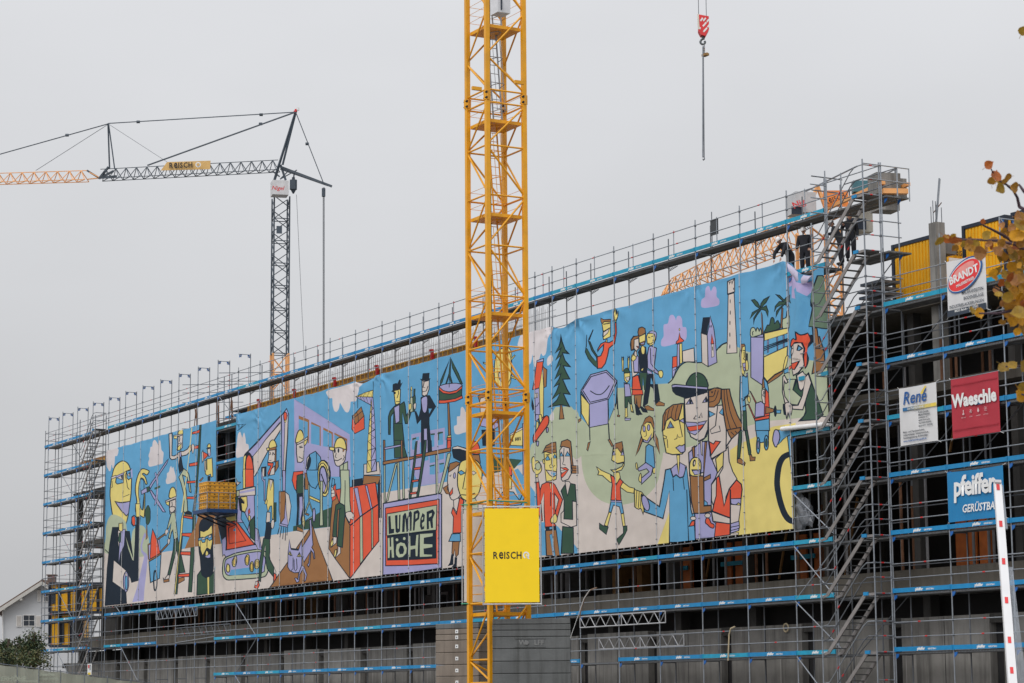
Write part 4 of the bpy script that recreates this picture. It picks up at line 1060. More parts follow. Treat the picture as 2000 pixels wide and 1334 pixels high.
Pg 0 620,745 632,740 630,765 618,770
Pn 0 665,690 720,665 740,700 720,760 725,845 708,848 698,780 688,785 690,855 668,860
Pg 0 688,710 712,700 708,730 688,745
Pg 0 290,945 308,942 310,1030 325,1025 325,940 345,935 350,1130 330,1132 326,1055 310,1060 305,1135 290,1135
Pg 0 370,1060 380,1005 415,985 450,995 468,1040 462,1090 430,1125 395,1130 372,1105
Pn 0 395,1060 410,1015 435,1020 445,1060 435,1095 405,1100
Eg 0 382,960 12,14 0
Eg 0 446,948 12,14 0
Pg 0 490,925 500,920 505,1020 560,1015 565,915 585,910 578,1118 560,1118 558,1045 505,1055 500,1125 485,1125
Pg 0 600,905 722,898 720,925 640,940 638,1000 720,1005 720,1030 638,1045 640,1100 718,1105 715,1120 600,1125
Ln 1.3 800,520 780,515 240,610
T 950 620 6.667
Sc 0 500,200 850,120 850,200 800,270 805,350 780,470 740,500 720,470 690,560 650,640 630,640 615,600 605,480 590,580 560,600 540,420 490,430 430,400 430,320
Sy 1.1 160,440 240,400 310,480 335,620 320,800 240,900 150,900 110,780 120,560
Py .9 330,540 380,490 390,500 335,560
Py .9 325,760 395,790 392,808 330,780
Sw 1 165,720 210,740 245,720 240,800 205,835 170,800
Ln 1.1 160,710 205,738 250,720
Pl 1 660,565 750,535 752,575 660,585
Pr 1 660,585 750,575 715,905 690,920 600,940
Po .9 745,600 755,650 795,680 790,900 765,915
Py 1 740,680 760,900 755,1290 705,1333 700,920
Pl 1 630,940 700,920 710,1333 640,1333
Pw .7 630,990 680,985 678,1040 632,1050
Ln 1 640,1160 670,1150 692,1110
Ln .9 655,985 655,1040
Sc 0 795,590 800,540 820,500 845,490 860,540 845,580 805,630
Pd 1.4 985,215 990,310 1040,420 1075,470 995,460 1030,560 1090,640 1010,630 1050,730 1085,800 1000,805 1050,930 1090,1000 1010,990 1050,1090 1085,1160 970,1135 820,1165 920,1080 970,980 850,1070 920,960 960,860 880,905 950,810 985,730 890,805 950,700 985,600 895,690 960,570 985,490 905,555 950,480 975,400 895,465 950,380 975,310
Po 1.1 965,1140 985,1140 1018,1320 955,1325
Pr 1.2 690,1333 790,1280 815,1300 810,1340 740,1380 700,1380
Sc 0 845,1250 870,1230 880,1333 830,1333
Pn 0 590,1030 615,1140 635,1190 600,1215 585,1150
Py 1.1 1520,90 1530,40 1620,40 1615,250 1530,290 1520,240 1525,190 1580,160 1525,180
Po 1 1500,50 1500,10 1540,30 1625,25 1620,60 1550,55 1520,85
Pw 1 1525,195 1605,140 1580,200 1525,255
Ln 1 1520,190 1605,135
Ln 1.2 1535,90 1610,75
Py 1 1560,290 1575,290 1570,330 1555,320
Pr 1.3 1460,440 1455,420 1500,345 1545,320 1600,330 1650,300 1672,200 1672,70 1700,65 1695,200 1665,340 1600,400 1580,500 1555,600 1510,660 1450,665 1450,515 1500,500 1530,430 1535,350 1480,410
Pd 1.2 1345,310 1365,320 1400,420 1450,500 1455,660 1400,620 1330,540 1290,450 1300,400 1330,420 1370,510 1435,570 1440,520 1380,430
Pb 0 1320,400 1370,500 1430,570 1435,540 1375,440 1340,330
Pn 0 1320,225 1328,230 1315,380 1300,410 1295,400
Pn 0 1385,155 1397,160 1360,300 1340,300 1345,280
Sy 1 1660,10 1665,-80 1680,-10 1700,-60 1715,0 1700,50 1680,60
Pl 1.3 1235,950 1360,745 1570,690 1700,825 1600,1080 1350,1135
Py 1.1 1238,990 1350,1130 1355,1333 1235,1240
Pl 1.1 1350,1135 1595,1070 1590,1340 1355,1340
Pb 1.1 1595,1085 1690,860 1700,1100 1620,1333 1595,1333
L! 1.3 1255,945 1365,770 1565,715 1675,830 1585,1050 1360,1105 1255,945
Mn 1.2 1355,955 1430,1000 1500,1000 1560,950 1605,885
Ln 1 1238,950 1230,1240
Ln 1.1 1700,830 1708,1290
Po .8 1710,1275 1745,1280 1740,1300 1710,1298
Py 1 1765,530 1790,520 1790,700 1775,700
Py 1 1845,530 1870,520 1862,680 1850,660
Ln 1 1765,570 1765,510
Ln 1 1780,560 1785,505
Ln 1 1850,560 1850,500
Ln 1 1865,560 1870,500
Py 1.1 1800,730 1875,710 1880,800 1840,855 1805,820
Sd 1 1800,720 1805,680 1835,662 1865,690 1868,720
Ln .9 1868,712 1900,712
Pw .8 1820,780 1875,770 1865,830 1835,820
Pl 1.1 1800,850 1865,870 1890,1025 1810,1020
Pd 1 1808,1030 1890,1030 1905,1120 1880,1125 1850,1060 1840,1170 1810,1170
Py 1 1815,1175 1842,1175 1850,1290 1815,1300
Py 1 1885,1125 1905,1125 1930,1240 1900,1230
Pr .8 1855,1290 1890,1295 1890,1315 1850,1310
Pl .8 1815,1300 1890,1315 1870,1340 1812,1335
Po 1.2 1890,290 1920,245 1990,245 1960,300 1940,420 1895,430 1880,350
Pw 1.1 1925,290 1990,260 1995,400 1950,430 1925,420
Pr .8 1955,385 1985,370 1980,400
Pw 1 1935,440 1960,440 1960,520 1900,520 1920,470
Pl 1 1900,540 1990,520 2000,720 1930,720
Pw 1 1890,530 1920,540 1930,720 1990,720 1910,780
Pr 1.2 1915,790 1990,760 2040,1010 1910,1005
Po 1 1935,1010 1970,1015 1965,1150 1940,1120
Pn 0 1945,1130 1970,1130 1985,1230 2000,1280 1960,1270
Sy .8 1895,505 1920,480 1940,520 1920,560
T 950 810 4.763
Py 1 225,195 340,130 340,290 230,285
Pw .8 225,180 340,115 340,135 225,195
Ln 1.2 232,225 234,255
Ln 1.2 248,220 250,252
Ln 1.2 275,212 276,245
Ln 1.2 288,210 290,242
Ln 1.2 300,208 302,240
Ln 1.2 315,206 318,238
Ln .8 275,230 290,226
Pl 1 340,85 352,85 362,840 350,840
Sy 1.1 150,230 165,130 185,130 185,340 165,340
Pd 0 0,380 130,400 335,420 270,500 0,560
Pb 0 255,520 300,500 480,760 500,860 340,860 250,620
Pr 1 150,560 200,470 240,490 245,560 160,590
Py 1.1 160,590 240,570 240,690 165,695
Pb 1.2 100,800 160,710 260,720 320,800 360,700 385,720 330,840 80,860
Sy 1 355,720 380,680 400,710 380,760
Pl 1 460,0 500,0 500,30 468,60 455,50
Py .9 495,0 520,0 530,80 540,100 510,120
Py .9 470,60 490,70 485,160 455,185
Sr 1.3 440,250 440,190 490,110 545,30 570,10 585,30 580,90 530,160 480,220 455,255
Sl 1.1 565,125 578,120 578,155 565,165
Sl 1.1 470,250 488,250 485,290 470,285
Py 1.1 540,350 620,330 655,340 660,480 655,600 620,612 560,620 545,480
Po 1.2 525,355 560,290 610,260 648,255 655,350 600,360 550,340
Ln .7 550,310 640,290
Ln .7 560,335 645,320
Sy 1 540,420 528,420 530,450 545,455
Pb .9 552,410 575,380 592,420 560,425
Pb .9 625,390 640,365 655,400 630,405
Ln 1.1 555,375 590,370
Pw 1.1 560,515 655,530 660,560 620,580 590,560
Pb 0 600,535 655,540 640,570 610,560
Ln .9 605,400 605,460 590,470 595,495 620,490 640,470
Sy 1.1 425,410 445,390 455,430 480,430 510,470 515,520 490,550 470,560 450,540 430,500
Eg .8 482,480 25,35 0
Py .9 460,560 485,555 482,580 460,585
Pw .8 462,590 482,580 488,625 465,628
Pr 1.2 465,630 490,625 505,720 530,985 515,990 480,900
Pr 1.2 520,650 560,630 610,630 640,650 715,790 660,960 630,950 680,790 635,730 640,900 630,1010 650,1035 555,1045 545,900 540,720 505,860 505,700
Py .7 590,640 605,640 600,700
Ln 1 600,720 600,850
Sy 1.1 600,970 640,920 660,960 650,1000 610,1010
Pn 0 555,1045 650,1035 655,1070 560,1080
Pb .7 590,1045 615,1042 612,1065 590,1068
Pb 0 500,1000 550,1000 560,1150 570,1310 500,1310
Po 1.2 560,1080 650,1070 690,1310 640,1315 610,1110 595,1120 625,1310 570,1310
Pb 0 595,1120 610,1110 640,1310 620,1312
Pb 0 650,1035 670,1040 720,1100 700,1310 690,1310
Pb 0 800,1180 860,1260 860,1290 810,1290
Pw 1.2 690,330 720,290 785,300 790,400 795,550 770,600 720,620 705,600 695,480
Po 1.2 695,300 705,250 760,230 790,250 800,340 810,470 800,500 790,420 780,310 720,295
Po 1 795,475 850,475 855,545 800,545 805,510
Ln .8 800,495 852,500
Ln .8 800,520 852,522
Pb .9 690,385 705,350 722,385
Pb .9 742,385 762,345 788,385
Pr .9 695,490 725,495 745,490 770,510 740,560 710,590 700,560 740,515
Pw .7 695,520 740,515 760,515 710,545
Ln .9 730,310 725,430 715,460 745,470
Pw 1 740,620 775,620 790,640 760,750
Pd 1.2 740,650 760,755 790,640 830,650 838,810 805,800 805,975 725,970 730,800 700,710
Pw 1.1 805,805 838,810 840,1030 790,1045 700,1000 700,920 730,890 725,970 805,975
Pd 1.2 715,1040 790,1050 810,1050 815,1290 700,1290
T 1120 750 4.17
Sg 0 68,590 100,330 400,200 740,430 735,560 715,660 690,780 640,870 560,940 470,970 380,985 290,975 200,930 130,850 85,740
Sg 0 0,250 40,240 110,540 70,585 0,590
Pb 1 288,130 355,-10 348,150 292,300
Py 1 65,85 135,165 132,345 68,240
Pl 1.1 135,165 285,125 285,325 140,355
Ln 1.1 60,60 62,300
Ln 1.4 140,350 142,460
Ln 1.4 288,320 295,450
Ln 1.1 352,20 368,250
Po .9 125,480 145,470 125,545 115,535
Po .9 285,455 300,450 325,500 315,512
Po .8 358,252 380,255 378,268 358,265
Po .7 40,290 65,280 60,300 42,315
Pl 1 418,0 460,0 478,100 425,105
Pd 1 425,105 478,100 482,160 465,160 455,130 448,190 425,190
Py .9 428,195 445,195 448,265 425,275
Py .9 470,165 482,165 495,225 480,225
Pr .9 485,0 555,0 570,85 485,90
Po .9 500,92 560,88 555,180 545,200 530,180 520,110 515,170
Pn 0 510,170 525,170 560,235 572,250 525,255
Pn 0 545,185 560,180 605,215 610,235 570,230
Pn 0 590,0 690,0 710,130 695,160 668,165 650,40 630,20 610,160 570,190 575,100
Po .9 580,185 610,175 660,205 655,218 600,212
Po .9 670,165 700,140 748,160 745,178 680,178
Pl .8 422,280 475,280 470,295 425,298
Po 1.1 560,430 545,480 512,590 540,540 575,450
Po 1.1 655,385 690,450 705,575 680,510 655,450
Py 1.2 555,400 565,340 600,310 640,320 655,370 650,430 610,480 575,470
Po 1.1 562,350 590,280 620,260 645,275 660,340 655,370 630,310 600,310
El .9 582,365 9,25 0
El .9 615,355 9,25 0
Pl .9 575,450 605,465 640,400 630,450 610,480 580,470
Ln .8 595,380 600,420 585,430
Pb 1.2 595,510 615,490 650,510 665,680 650,690 640,670 590,640
Pl 1.1 530,690 595,640 650,680 635,740 560,815 555,770 620,715 600,690 540,710
Sy 1 518,690 515,650 525,645 530,690
Sy 1 535,780 550,730 558,740 555,800
Sy .9 650,690 668,685 665,725 650,725
Py 1.2 315,620 325,520 405,510 420,600 418,660 395,700 330,720 308,700 340,700 400,670 415,640 365,650
Po 1.1 325,515 340,485 400,470 408,520 390,560 360,520 330,530
Pl .9 318,580 330,545 342,578
Pl .9 390,580 405,545 418,580
Ln 1.1 318,625 360,648 415,635
Py 1 330,720 375,720 385,770 350,815 330,760
Py 1.1 195,675 235,705 310,740 330,760 320,800 300,800 240,745 205,740 215,715
Pr 1.2 305,745 330,755 350,820 380,770 410,800 385,850 390,950 305,945 318,820
Py 1.1 405,800 460,840 500,850 495,890 440,880 385,840
Py 1.2 500,860 560,880 575,900 570,960 580,1000 570,1060 555,1020 545,1010 535,1020 520,1015 500,1000
Ln .9 520,870 510,1000
Ln .9 540,880 530,1010
Ln .9 555,900 548,1000
Pb 1.1 305,960 395,965 412,1050 390,1058 375,1000 325,985 308,1045 290,1040
Pl .7 305,948 395,952 395,965 305,960
Py 1 290,1045 308,1048 280,1160 255,1150
Py 1 390,1060 412,1052 425,1155 405,1160
Pd 1 215,1135 245,1155 285,1165 270,1225 215,1180
Pd 1 408,1162 440,1155 440,1190 420,1230 370,1310 350,1265 410,1215
Py 1.5 730,370 740,300 800,200 880,160 905,160 912,350 915,540 890,570 810,575 760,560 745,470
Po 1.5 728,380 735,260 760,210 820,170 895,160 880,230 860,290 830,300 800,270 760,300 745,370
Mn .9 760,230 750,270 745,340
Mn .9 790,200 775,250 770,290
Mn .9 825,180 810,230 805,280
Mn .9 860,170 845,230 838,290
Pl 1.1 770,360 795,305 825,355
Pb .6 785,350 800,315 812,350
Pl 1.1 872,300 905,280 910,320
Ln 1.1 865,275 895,430 865,435 855,410 850,445 828,452
Pl 1.2 840,520 870,500 890,505 912,490 912,550 880,560
Ln 1 770,450 775,520
Py 1 735,415 765,430 762,445 742,445
Py 1 845,580 870,580 860,740
Pl 1.1 800,690 845,650 860,745 870,640 915,665 912,770 810,770
Pb 1.6 755,700 795,690 815,760 840,740 870,765 900,755 925,670 945,870 960,1020 990,1160 1000,1290 790,1290 785,870 730,1095 580,1040 560,900 700,1000 740,790
El 1.2 590,970 26,65 -15
Ln 1 815,770 820,870
Ln 1 895,760 905,860
Ln 1.2 925,860 940,1280
T 1280 840 6.063
Pw 1.8 640,-10 905,-10 905,110 820,240 680,350 660,260 640,120
Pw 1.8 400,-10 630,-10 615,70 560,120 520,130 440,70
Pl 1.1 395,20 500,-5 455,60 420,45
Pr .9 390,0 440,-10 420,15
Pl 1.4 400,270 540,140 640,130 660,260 680,350 745,500 720,570 670,640 665,890 580,890 575,500 410,540
Po 1.2 440,210 468,190 468,330 450,330
Po 1.2 595,140 620,145 600,300 580,560 575,500 580,300
Pw .9 535,130 555,125 560,300 545,290
Po 1.5 415,540 575,545 580,900 665,895 665,960 560,985 460,985 430,840
Po 1.1 580,565 660,525 660,570 580,605
Sy 1.4 415,520 410,420 430,350 470,325 510,335 540,390 540,500 530,540 460,545
En 0 462,390 18,45 8
Ew .5 466,392 9,26 8
Pl 1 440,480 535,470 530,520 470,530
Ln 1.1 430,470 540,470
Ln .8 510,360 530,370 515,400 530,430
Pl 1.1 470,990 640,985 665,970 680,1080 720,1110 705,1270 480,1290
Pb 1 440,990 465,990 465,1040 440,1040
Ew .9 450,1045 33,22 0
Pr 1.2 405,1140 435,1080 468,1075 465,1130
Pb 1 605,980 635,975 635,1010 605,1015
Ew .9 622,1012 35,26 0
Sr 1.3 595,1095 605,1045 640,1050 660,1100 695,1120 690,1160 650,1150 620,1120
Pb .9 582,830 620,860 622,890 582,890
Pr 1.4 645,170 660,190 710,135 760,150 700,260 660,300 660,220
Ln 1.2 650,200 690,185 705,140
Py 1.3 725,340 820,250 810,420 745,510
Pw 1.3 820,260 870,200 880,370 920,490 970,580 890,680 840,790 820,960 770,600 760,540 810,450
Pr 1.6 735,570 765,540 820,900 880,700 965,590 1020,640 1028,700 1015,810 895,815 890,1040 680,960 700,870 725,780
Pw 1.3 670,650 735,570 725,780 690,890 670,830
Pr 1.3 720,1090 890,1110 890,1240 705,1265
Pw 1.4 670,965 890,1045 890,1110 685,1080
Pl 1.2 895,815 1015,810 1010,880 985,860 950,890 900,870
Pw 1.2 895,880 1010,890 985,1090 895,1110
Pl 1.2 895,1110 990,1080 995,1150 985,1190 900,1220
Ln 1 900,1150 992,1130
Ln 1 900,1190 988,1165
Pw .8 900,1225 985,1215 980,1240 900,1245
Ln 1.5 893,700 893,1240
Pd 1.2 995,0 1030,0 1020,150 1005,320 975,345 985,150
Pd 1.2 1060,0 1090,0 1135,260 1130,300 1110,290
Po 1.1 975,345 1010,335 1065,390 1055,420 975,385
Po 1.1 1120,300 1140,290 1150,320 1185,320 1180,360 1125,365
Pb 1.3 1195,0 1350,0 1345,110 1300,140 1250,150 1210,110
Eb 1.4 1222,185 22,95 0
El 1 1222,175 9,50 0
Eb 1.4 1320,150 25,88 0
Ed .9 1320,150 11,50 0
Pb 1 1430,0 1620,0 1600,55 1560,75 1510,110 1440,200
Sl 1.3 1395,110 1410,20 1435,-5 1465,20 1475,90 1450,170 1425,200 1405,160
Py 0 1565,70 1440,190 1560,250 1590,240
Pb 1.2 1565,75 1600,55 1640,650 1620,560
Mn 7 1590,285 1520,320 1475,400 1452,520 1450,650 1475,800 1510,930 1560,1030 1610,1075 1660,1085
T 1120 750 4.17
Pn 0 808,20 815,0 850,10 1100,40 1105,50 1060,90 920,120 840,90 812,60
Pl .9 830,0 1100,30 1100,45 850,12
Pw 1.5 910,120 1100,65 1105,250 1100,370 1070,440 1020,465 960,430 920,310
Pl 1.1 925,165 955,115 975,160
Pl 1.1 1055,150 1085,105 1100,145
En 0 955,145 9,20 0
En 0 1085,130 9,20 0
Ln 1.2 1000,95 1010,270 1035,275
Ln 1.1 980,285 1000,255 1012,285 980,285
Ln 1.1 1025,275 1045,235 1052,275
Pl 1.1 918,310 1010,315 1090,300 1050,360 990,415 940,390
Pr 1 930,350 1070,330 1030,370 950,385
Pw 1.4 1105,180 1250,170 1250,540 1130,610 1110,480
Pb 1 1110,220 1160,245 1115,270
Pb .9 1195,235 1225,190 1225,255
Ln 1.2 1180,180 1165,340 1120,375 1130,405 1205,385 1195,340
Pr 1.3 1115,470 1150,490 1165,465 1205,470 1130,580
Po 1.5 1105,45 1180,30 1205,40 1195,110 1150,180 1105,185
Mn 1.2 1110,150 1160,130 1185,50
Mn 1.1 1110,115 1150,90 1160,50
Pd 1.2 930,0 1090,-35 1100,5 1010,15
T 1380 660 7.407
Po 1.5 225,745 340,740 360,840 400,980 450,1120 525,1260 530,1333 300,1340 270,1160 245,1000 225,870
Po 1.4 40,770 120,725 220,735 215,860 190,940 120,1000 40,1000
Mn 1 265,745 270,900 300,1100 360,1333
Mn 1 300,745 320,920 370,1120 460,1333
Mn 1 75,770 90,800 100,770
Mn 1 45,850 110,840 140,750
Mn 1 45,930 130,900 180,760
T 1280 840 6.063
Po 1.4 860,0 1010,-30 1005,10 910,105 880,60
Ln 1 900,20 940,60
Ln 1 950,10 970,35
T 1120 560 6.667
Sd 1.6 1480,1290 1510,1190 1560,1135 1620,1120 1690,1150 1740,1220 1755,1310 1620,1300
Pl 1.2 1295,1285 1340,1275 1755,1310 1752,1340 1300,1330
Pn 0 1300,1310 1350,1300 1755,1335 1700,1400 1310,1370
Sp 0 1150,770 1145,700 1180,640 1180,500 1240,480 1260,390 1295,365 1325,400 1340,440 1350,390 1390,380 1420,430 1425,520 1470,530 1480,600 1470,680 1430,710 1340,740 1220,775
Sp 0 1680,270 1675,170 1720,130 1735,20 1770,-10 1800,60 1830,0 1870,10 1885,60 1885,130 1915,170 1905,240 1800,265
Pr 1 1383,600 1395,660 1440,700 1430,715 1340,745 1345,715 1370,690
Sy .6 1375,560 1383,540 1392,560 1383,575
Pl 1 1358,750 1385,745 1390,1020 1360,1060
Py 1 1385,745 1415,735 1425,990 1395,1010
Pw 1.1 1425,840 1570,798 1578,978 1430,980
Pr 1.1 1300,915 1358,905 1360,1040 1295,1060
Pl 1 1295,1060 1358,1040 1320,1160 1300,1190
Ln .8 1310,1090 1345,1075
Mn 1.4 1240,1260 1300,1210 1350,1110 1400,1030 1480,980 1600,990 1680,985
Pw 1.1 1665,605 1745,630 1755,1040 1675,990
Pn 0 1690,400 1790,395 1760,520 1740,625 1660,605
Pl 1.1 1790,380 1800,430 1815,470 1840,540 1855,700 1875,985 1760,1040 1745,630 1770,520
Pr 1 1808,620 1835,740 1795,745
Pw .6 1800,750 1832,745 1838,910 1805,920
Ln 1 1815,780 1820,830
En 0 1785,520 6,18 0
En 0 1805,515 6,18 0
Mn 1.4 1870,830 1930,760 2000,725
Po 1.2 755,700 790,650 850,640 860,660 800,690 790,820 760,820
Pw 1.1 795,690 850,670 860,800 820,840 795,800
Pr .8 825,775 855,780 845,800
Po 1.2 845,590 860,540 900,525 935,545 942,600 880,640 850,640
Py 1.2 855,650 940,610 940,720 880,770 860,730
Po .8 870,730 935,705 930,755 880,765
Pl .6 880,735 930,725 925,745 885,750
Py 1.2 955,650 970,610 1050,600 1065,680 1050,740 1010,770 965,740
Sl 1 985,600 1020,575 1070,590 1080,640 1065,700 1055,620
Ln 1 975,655 1000,665
Ln 1 1015,650 1045,640
Ln 1 975,735 1010,745 1040,715
Pl 1.1 780,900 820,870 850,920 850,1110 795,1110
Pw 1 800,840 825,840 830,900 790,950
Sy .9 760,930 790,890 820,930 780,970
Pn 0 840,850 880,780 950,780 970,1000 960,1120 870,1110 860,950
Sy 1 885,790 910,770 935,800 930,870 905,880 888,850
Pl 1.3 985,790 1010,770 1080,800 1070,900 1050,1050 1110,1110 1100,1140 1000,1080 970,1060 965,900
Ln 1 1005,800 1010,1000 1050,1060
Sy 1.1 1105,1110 1150,1090 1170,1130 1160,1180 1130,1180
Py .9 885,1075 920,1050 910,1090 890,1100
Pl .9 965,1080 1020,1110 1030,1140 960,1130
Pd 1.1 865,1120 965,1120 950,1340 930,1340 910,1170 900,1340 880,1340
Pn 0 960,1140 1050,1140 1085,1340 1060,1340 1015,1180 1000,1340 940,1340
Pr 1.2 780,1180 850,1150 890,1340 770,1340
Sy 1 535,310 548,280 560,370 572,290 580,370 600,310 580,400 570,430 545,430
T 1380 500 7.407
Pw 1.2 305,370 410,325 412,520 310,555
Ln 1.1 315,380 335,375 330,415 345,375 365,370 370,410 385,365 405,335
Ln 1.8 310,555 412,522
Pw 1.1 318,560 405,535 440,1400 300,1410
En 0 348,655 6,30 0
En 0 346,820 7,32 0
En 0 343,968 7,32 0
En 0 343,1138 7,32 0
En 0 341,1310 7,32 0
Ln 1 395,460 398,490
Mn 1.4 190,1333 230,1285 300,1255
Pd 1.2 655,640 700,630 750,670 790,750 800,690 840,630 915,588 870,670 800,750 870,720 895,800 892,880 860,790 800,770 740,850 700,920 692,1005 690,900 740,820 790,770 700,830 635,910 670,820 780,760 720,720
Po 1 795,800 810,850 830,1120 815,1130
Pd 1.2 1010,560 1060,570 1130,640 1150,600 1180,570 1180,630 1210,680 1170,650 1140,680 1190,740 1130,700 1060,780 1010,890 1020,800 1110,700 1020,740 985,810 1000,730 1060,660 1120,660
Po 1 1095,740 1110,760 1100,1040 1078,1045
Sg 1.1 1105,920 1145,890 1155,800 1170,790 1178,870 1190,880 1190,1040 1110,1050
Sd 1.3 855,1110 865,1060 890,1000 920,1000 935,910 960,890 985,920 995,980 1030,940 1050,950 1065,1050
Sg 1.2 655,1170 650,1070 680,1035 710,1050 725,1090 740,1040 760,1060 770,1090 790,1045 795,1150
Ln 1.1 680,1150 675,1100 695,1090
Pl 1.3 655,1185 830,1130 835,1400 840,1860 650,1750
Py 1.4 845,1120 1180,1040 1175,1110 1150,1130 845,1230
Pb 0 845,1230 1180,1120 1170,1300 845,1400
Pl .8 890,1220 910,1215 910,1390 895,1395
Pl .8 1025,1180 1040,1175 1040,1360 1030,1360
Pl .8 1115,1150 1128,1145 1128,1330 1115,1330
Ln 1.2 840,1345 1180,1215
Ln 1.2 840,1320 1180,1190
T 1380 660 7.407
Pl 1.3 650,-10 835,-10 835,560 820,680 650,570
Py 1.3 840,280 1170,120 1165,260 1110,470 1000,530 890,630 840,560
Po 1.1 890,640 1000,540 1110,480 1110,510 1040,570 905,660
Ln 1.2 840,185 1180,45
Ln 1.2 840,160 1180,15
Py 1.2 490,110 560,110 570,300 560,470 530,545 500,500 485,300
Po 1 485,110 495,90 550,90 560,115 520,130 490,290 480,270
Pn 0 575,220 605,225 608,330 580,330
Sy 1 570,340 605,335 610,450 575,470
Pl .9 520,370 570,360 565,470 540,480
Pr .6 545,430 570,420 565,440
Ln 1.1 545,200 550,280 535,300 560,320
Ln 1.1 525,180 560,185
Pb 1.3 485,555 545,550 575,570 600,510 620,800 600,830 550,860 570,1050 495,1060 480,900
Pl .8 575,520 600,505 590,570
Pd 1.1 495,1065 575,1055 590,1340 545,1340 500,1180
Sy 1 595,870 620,840 640,890 625,940 600,910
Ln 1.4 525,910 610,830
Ln 1.4 510,1000 600,960
Pr 1 635,770 650,780 730,930 720,945
Pr 1 600,960 615,960 710,1160 700,1175
Pb 1.1 835,570 890,650 910,740 915,900 880,760 850,700 825,700
Po 1 825,600 840,590 855,710 820,740
Pr 1.1 870,740 910,800 920,1130 850,1140 845,960 865,860
Pw 1 815,760 855,740 860,950 830,950 815,870
Ln 1 840,770 845,800 830,830 850,850
Pl 1.2 720,950 800,920 850,960 845,1130 710,1150
Pr 1.2 705,1170 920,1120 915,1165 710,1200
Pb 1.2 715,1205 918,1170 920,1340 715,1340
Po 1.2 870,995 980,1030 975,1070 865,1100
En 0 1000,1060 22,85 0
Pb 1.1 1010,1045 1080,1045 1075,1090 1015,1090
Pn 0 1110,950 1145,955 1150,1120 1120,1110 1105,1010
Sr 1.5 1220,130 1230,40 1280,10 1330,30 1330,-80 1370,-40 1440,-80 1520,-50 1545,30 1520,110 1450,180 1480,260 1475,370 1440,425 1390,400 1370,280 1380,150 1350,70 1280,80
Mn 3 1545,-40 1555,50 1460,180 1495,290 1470,410 1400,430
Pw 1.4 1225,200 1240,120 1300,80 1370,70 1385,150 1375,270 1385,390 1330,500 1270,545 1250,470 1235,320
Ln 1.3 1275,80 1270,200 1235,260
Ln 1.2 1235,150 1280,160
Pb 1 1330,180 1345,110 1370,150 1345,185
Pr 1.2 1235,370 1260,370 1340,335 1320,400 1290,460 1250,450
Pr 1 1190,420 1240,395 1240,430 1195,470
Pb 1.1 1125,470 1180,430 1195,490 1130,520
Sy .9 1120,430 1150,280 1180,260 1165,380 1130,460
Pd 1.6 1310,620 1320,560 1340,720 1360,770 1400,740 1440,560 1500,510 1530,640 1600,850 1690,1110 1620,1180 1350,1200 1420,1130 1445,1060 1440,950 1370,860 1255,750
Pw 1.4 1310,545 1370,480 1395,520 1450,530 1400,720 1360,765 1330,730
Pw 1.5 1440,570 1495,520 1530,650 1450,900 1400,1040 1250,1030 1230,980 1330,975 1390,830
Pg 1.2 1120,600 1110,740 1140,950 1230,960 1320,970 1370,860 1255,750 1300,600
Pw 1.3 1110,560 1130,540 1180,640 1150,660 1130,620 1120,740 1140,850 1190,930 1140,950 1105,780
Sw 1.2 1140,950 1200,935 1240,990 1225,1110 1205,1050 1200,1150 1180,1080 1165,1170 1150,1090 1140,1020
Pd 1.3 1450,900 1530,660 1610,850 1690,1110 1620,1180 1380,1195 1450,1080 1440,980
Po 1.2 1580,0 1640,-20 1680,200 1695,445 1540,520 1575,300
T 1380 500 7.407
Po 1.2 1570,1045 1610,1045 1640,1340 1575,1340
Pt 1.3 1640,290 1690,285 1750,370 1765,450 1765,1045 1700,1050 1520,1020 1560,880 1580,750 1465,650 1560,510 1600,430
T 1480 480 11.11
Pp 0 630,330 640,900 700,860 735,1130 880,1155 820,960 860,900 930,1000 1040,1090 1190,1000 1180,760 990,820 870,790 700,480
"""
YB = -.06
MC = {'b': (96, 158, 198), 'w': (203, 194, 188), 'c': (206, 200, 202), 'l': (161, 160, 201), 'g': (174, 184, 158), 'y': (221, 203, 124), 'r': (217, 91, 66),
      'n': (31, 42, 55), 'd': (57, 84, 69), 'o': (151, 108, 71), 'p': (174, 165, 206), '@': (236, 186, 94), 't': (104, 126, 108)}
KL = 0.785
def mural_mat(k):
    c = [min(.9, v / KL) for v in lin(MC[k])]
    return mat('banner print ' + {'b': 'blue', 'w': 'beige', 'c': 'cloud', 'l': 'lavender', 'g': 'sage', 'y': 'yellow', 'r': 'red', 'n': 'navy', 'd': 'green', 'o': 'brown', 'p': 'pink', '@': 'orange', 't': 'pale fir'}[k], c, .75, 0, .045, 1.5, .12, transl=.2, spec=.2)
MK = list(MC); MMATS = [mural_mat(k) for k in MK]
def smooth_pts(p, closed, n=4):
    P = [np.array(q, float) for q in p]; o = []
    m_ = len(P)
    for i in range(m_ if closed else m_ - 1):
        if closed: a, b, c, d = P[i - 1], P[i], P[(i + 1) % m_], P[(i + 2) % m_]
        else: a, b, c, d = P[max(i - 1, 0)], P[i], P[i + 1], P[min(i + 2, m_ - 1)]
        for k in range(n):
            t = k / n
            o.append(.5 * ((2 * b) + (c - a) * t + (2 * a - 5 * b + 4 * c - d) * t * t + (3 * b - a - 3 * c + d) * t ** 3))
    if not closed: o.append(P[-1])
    return np.array(o)
def area(p): return .5 * float(np.sum(p[:, 0] * np.roll(p[:, 1], -1) - np.roll(p[:, 0], -1) * p[:, 1]))
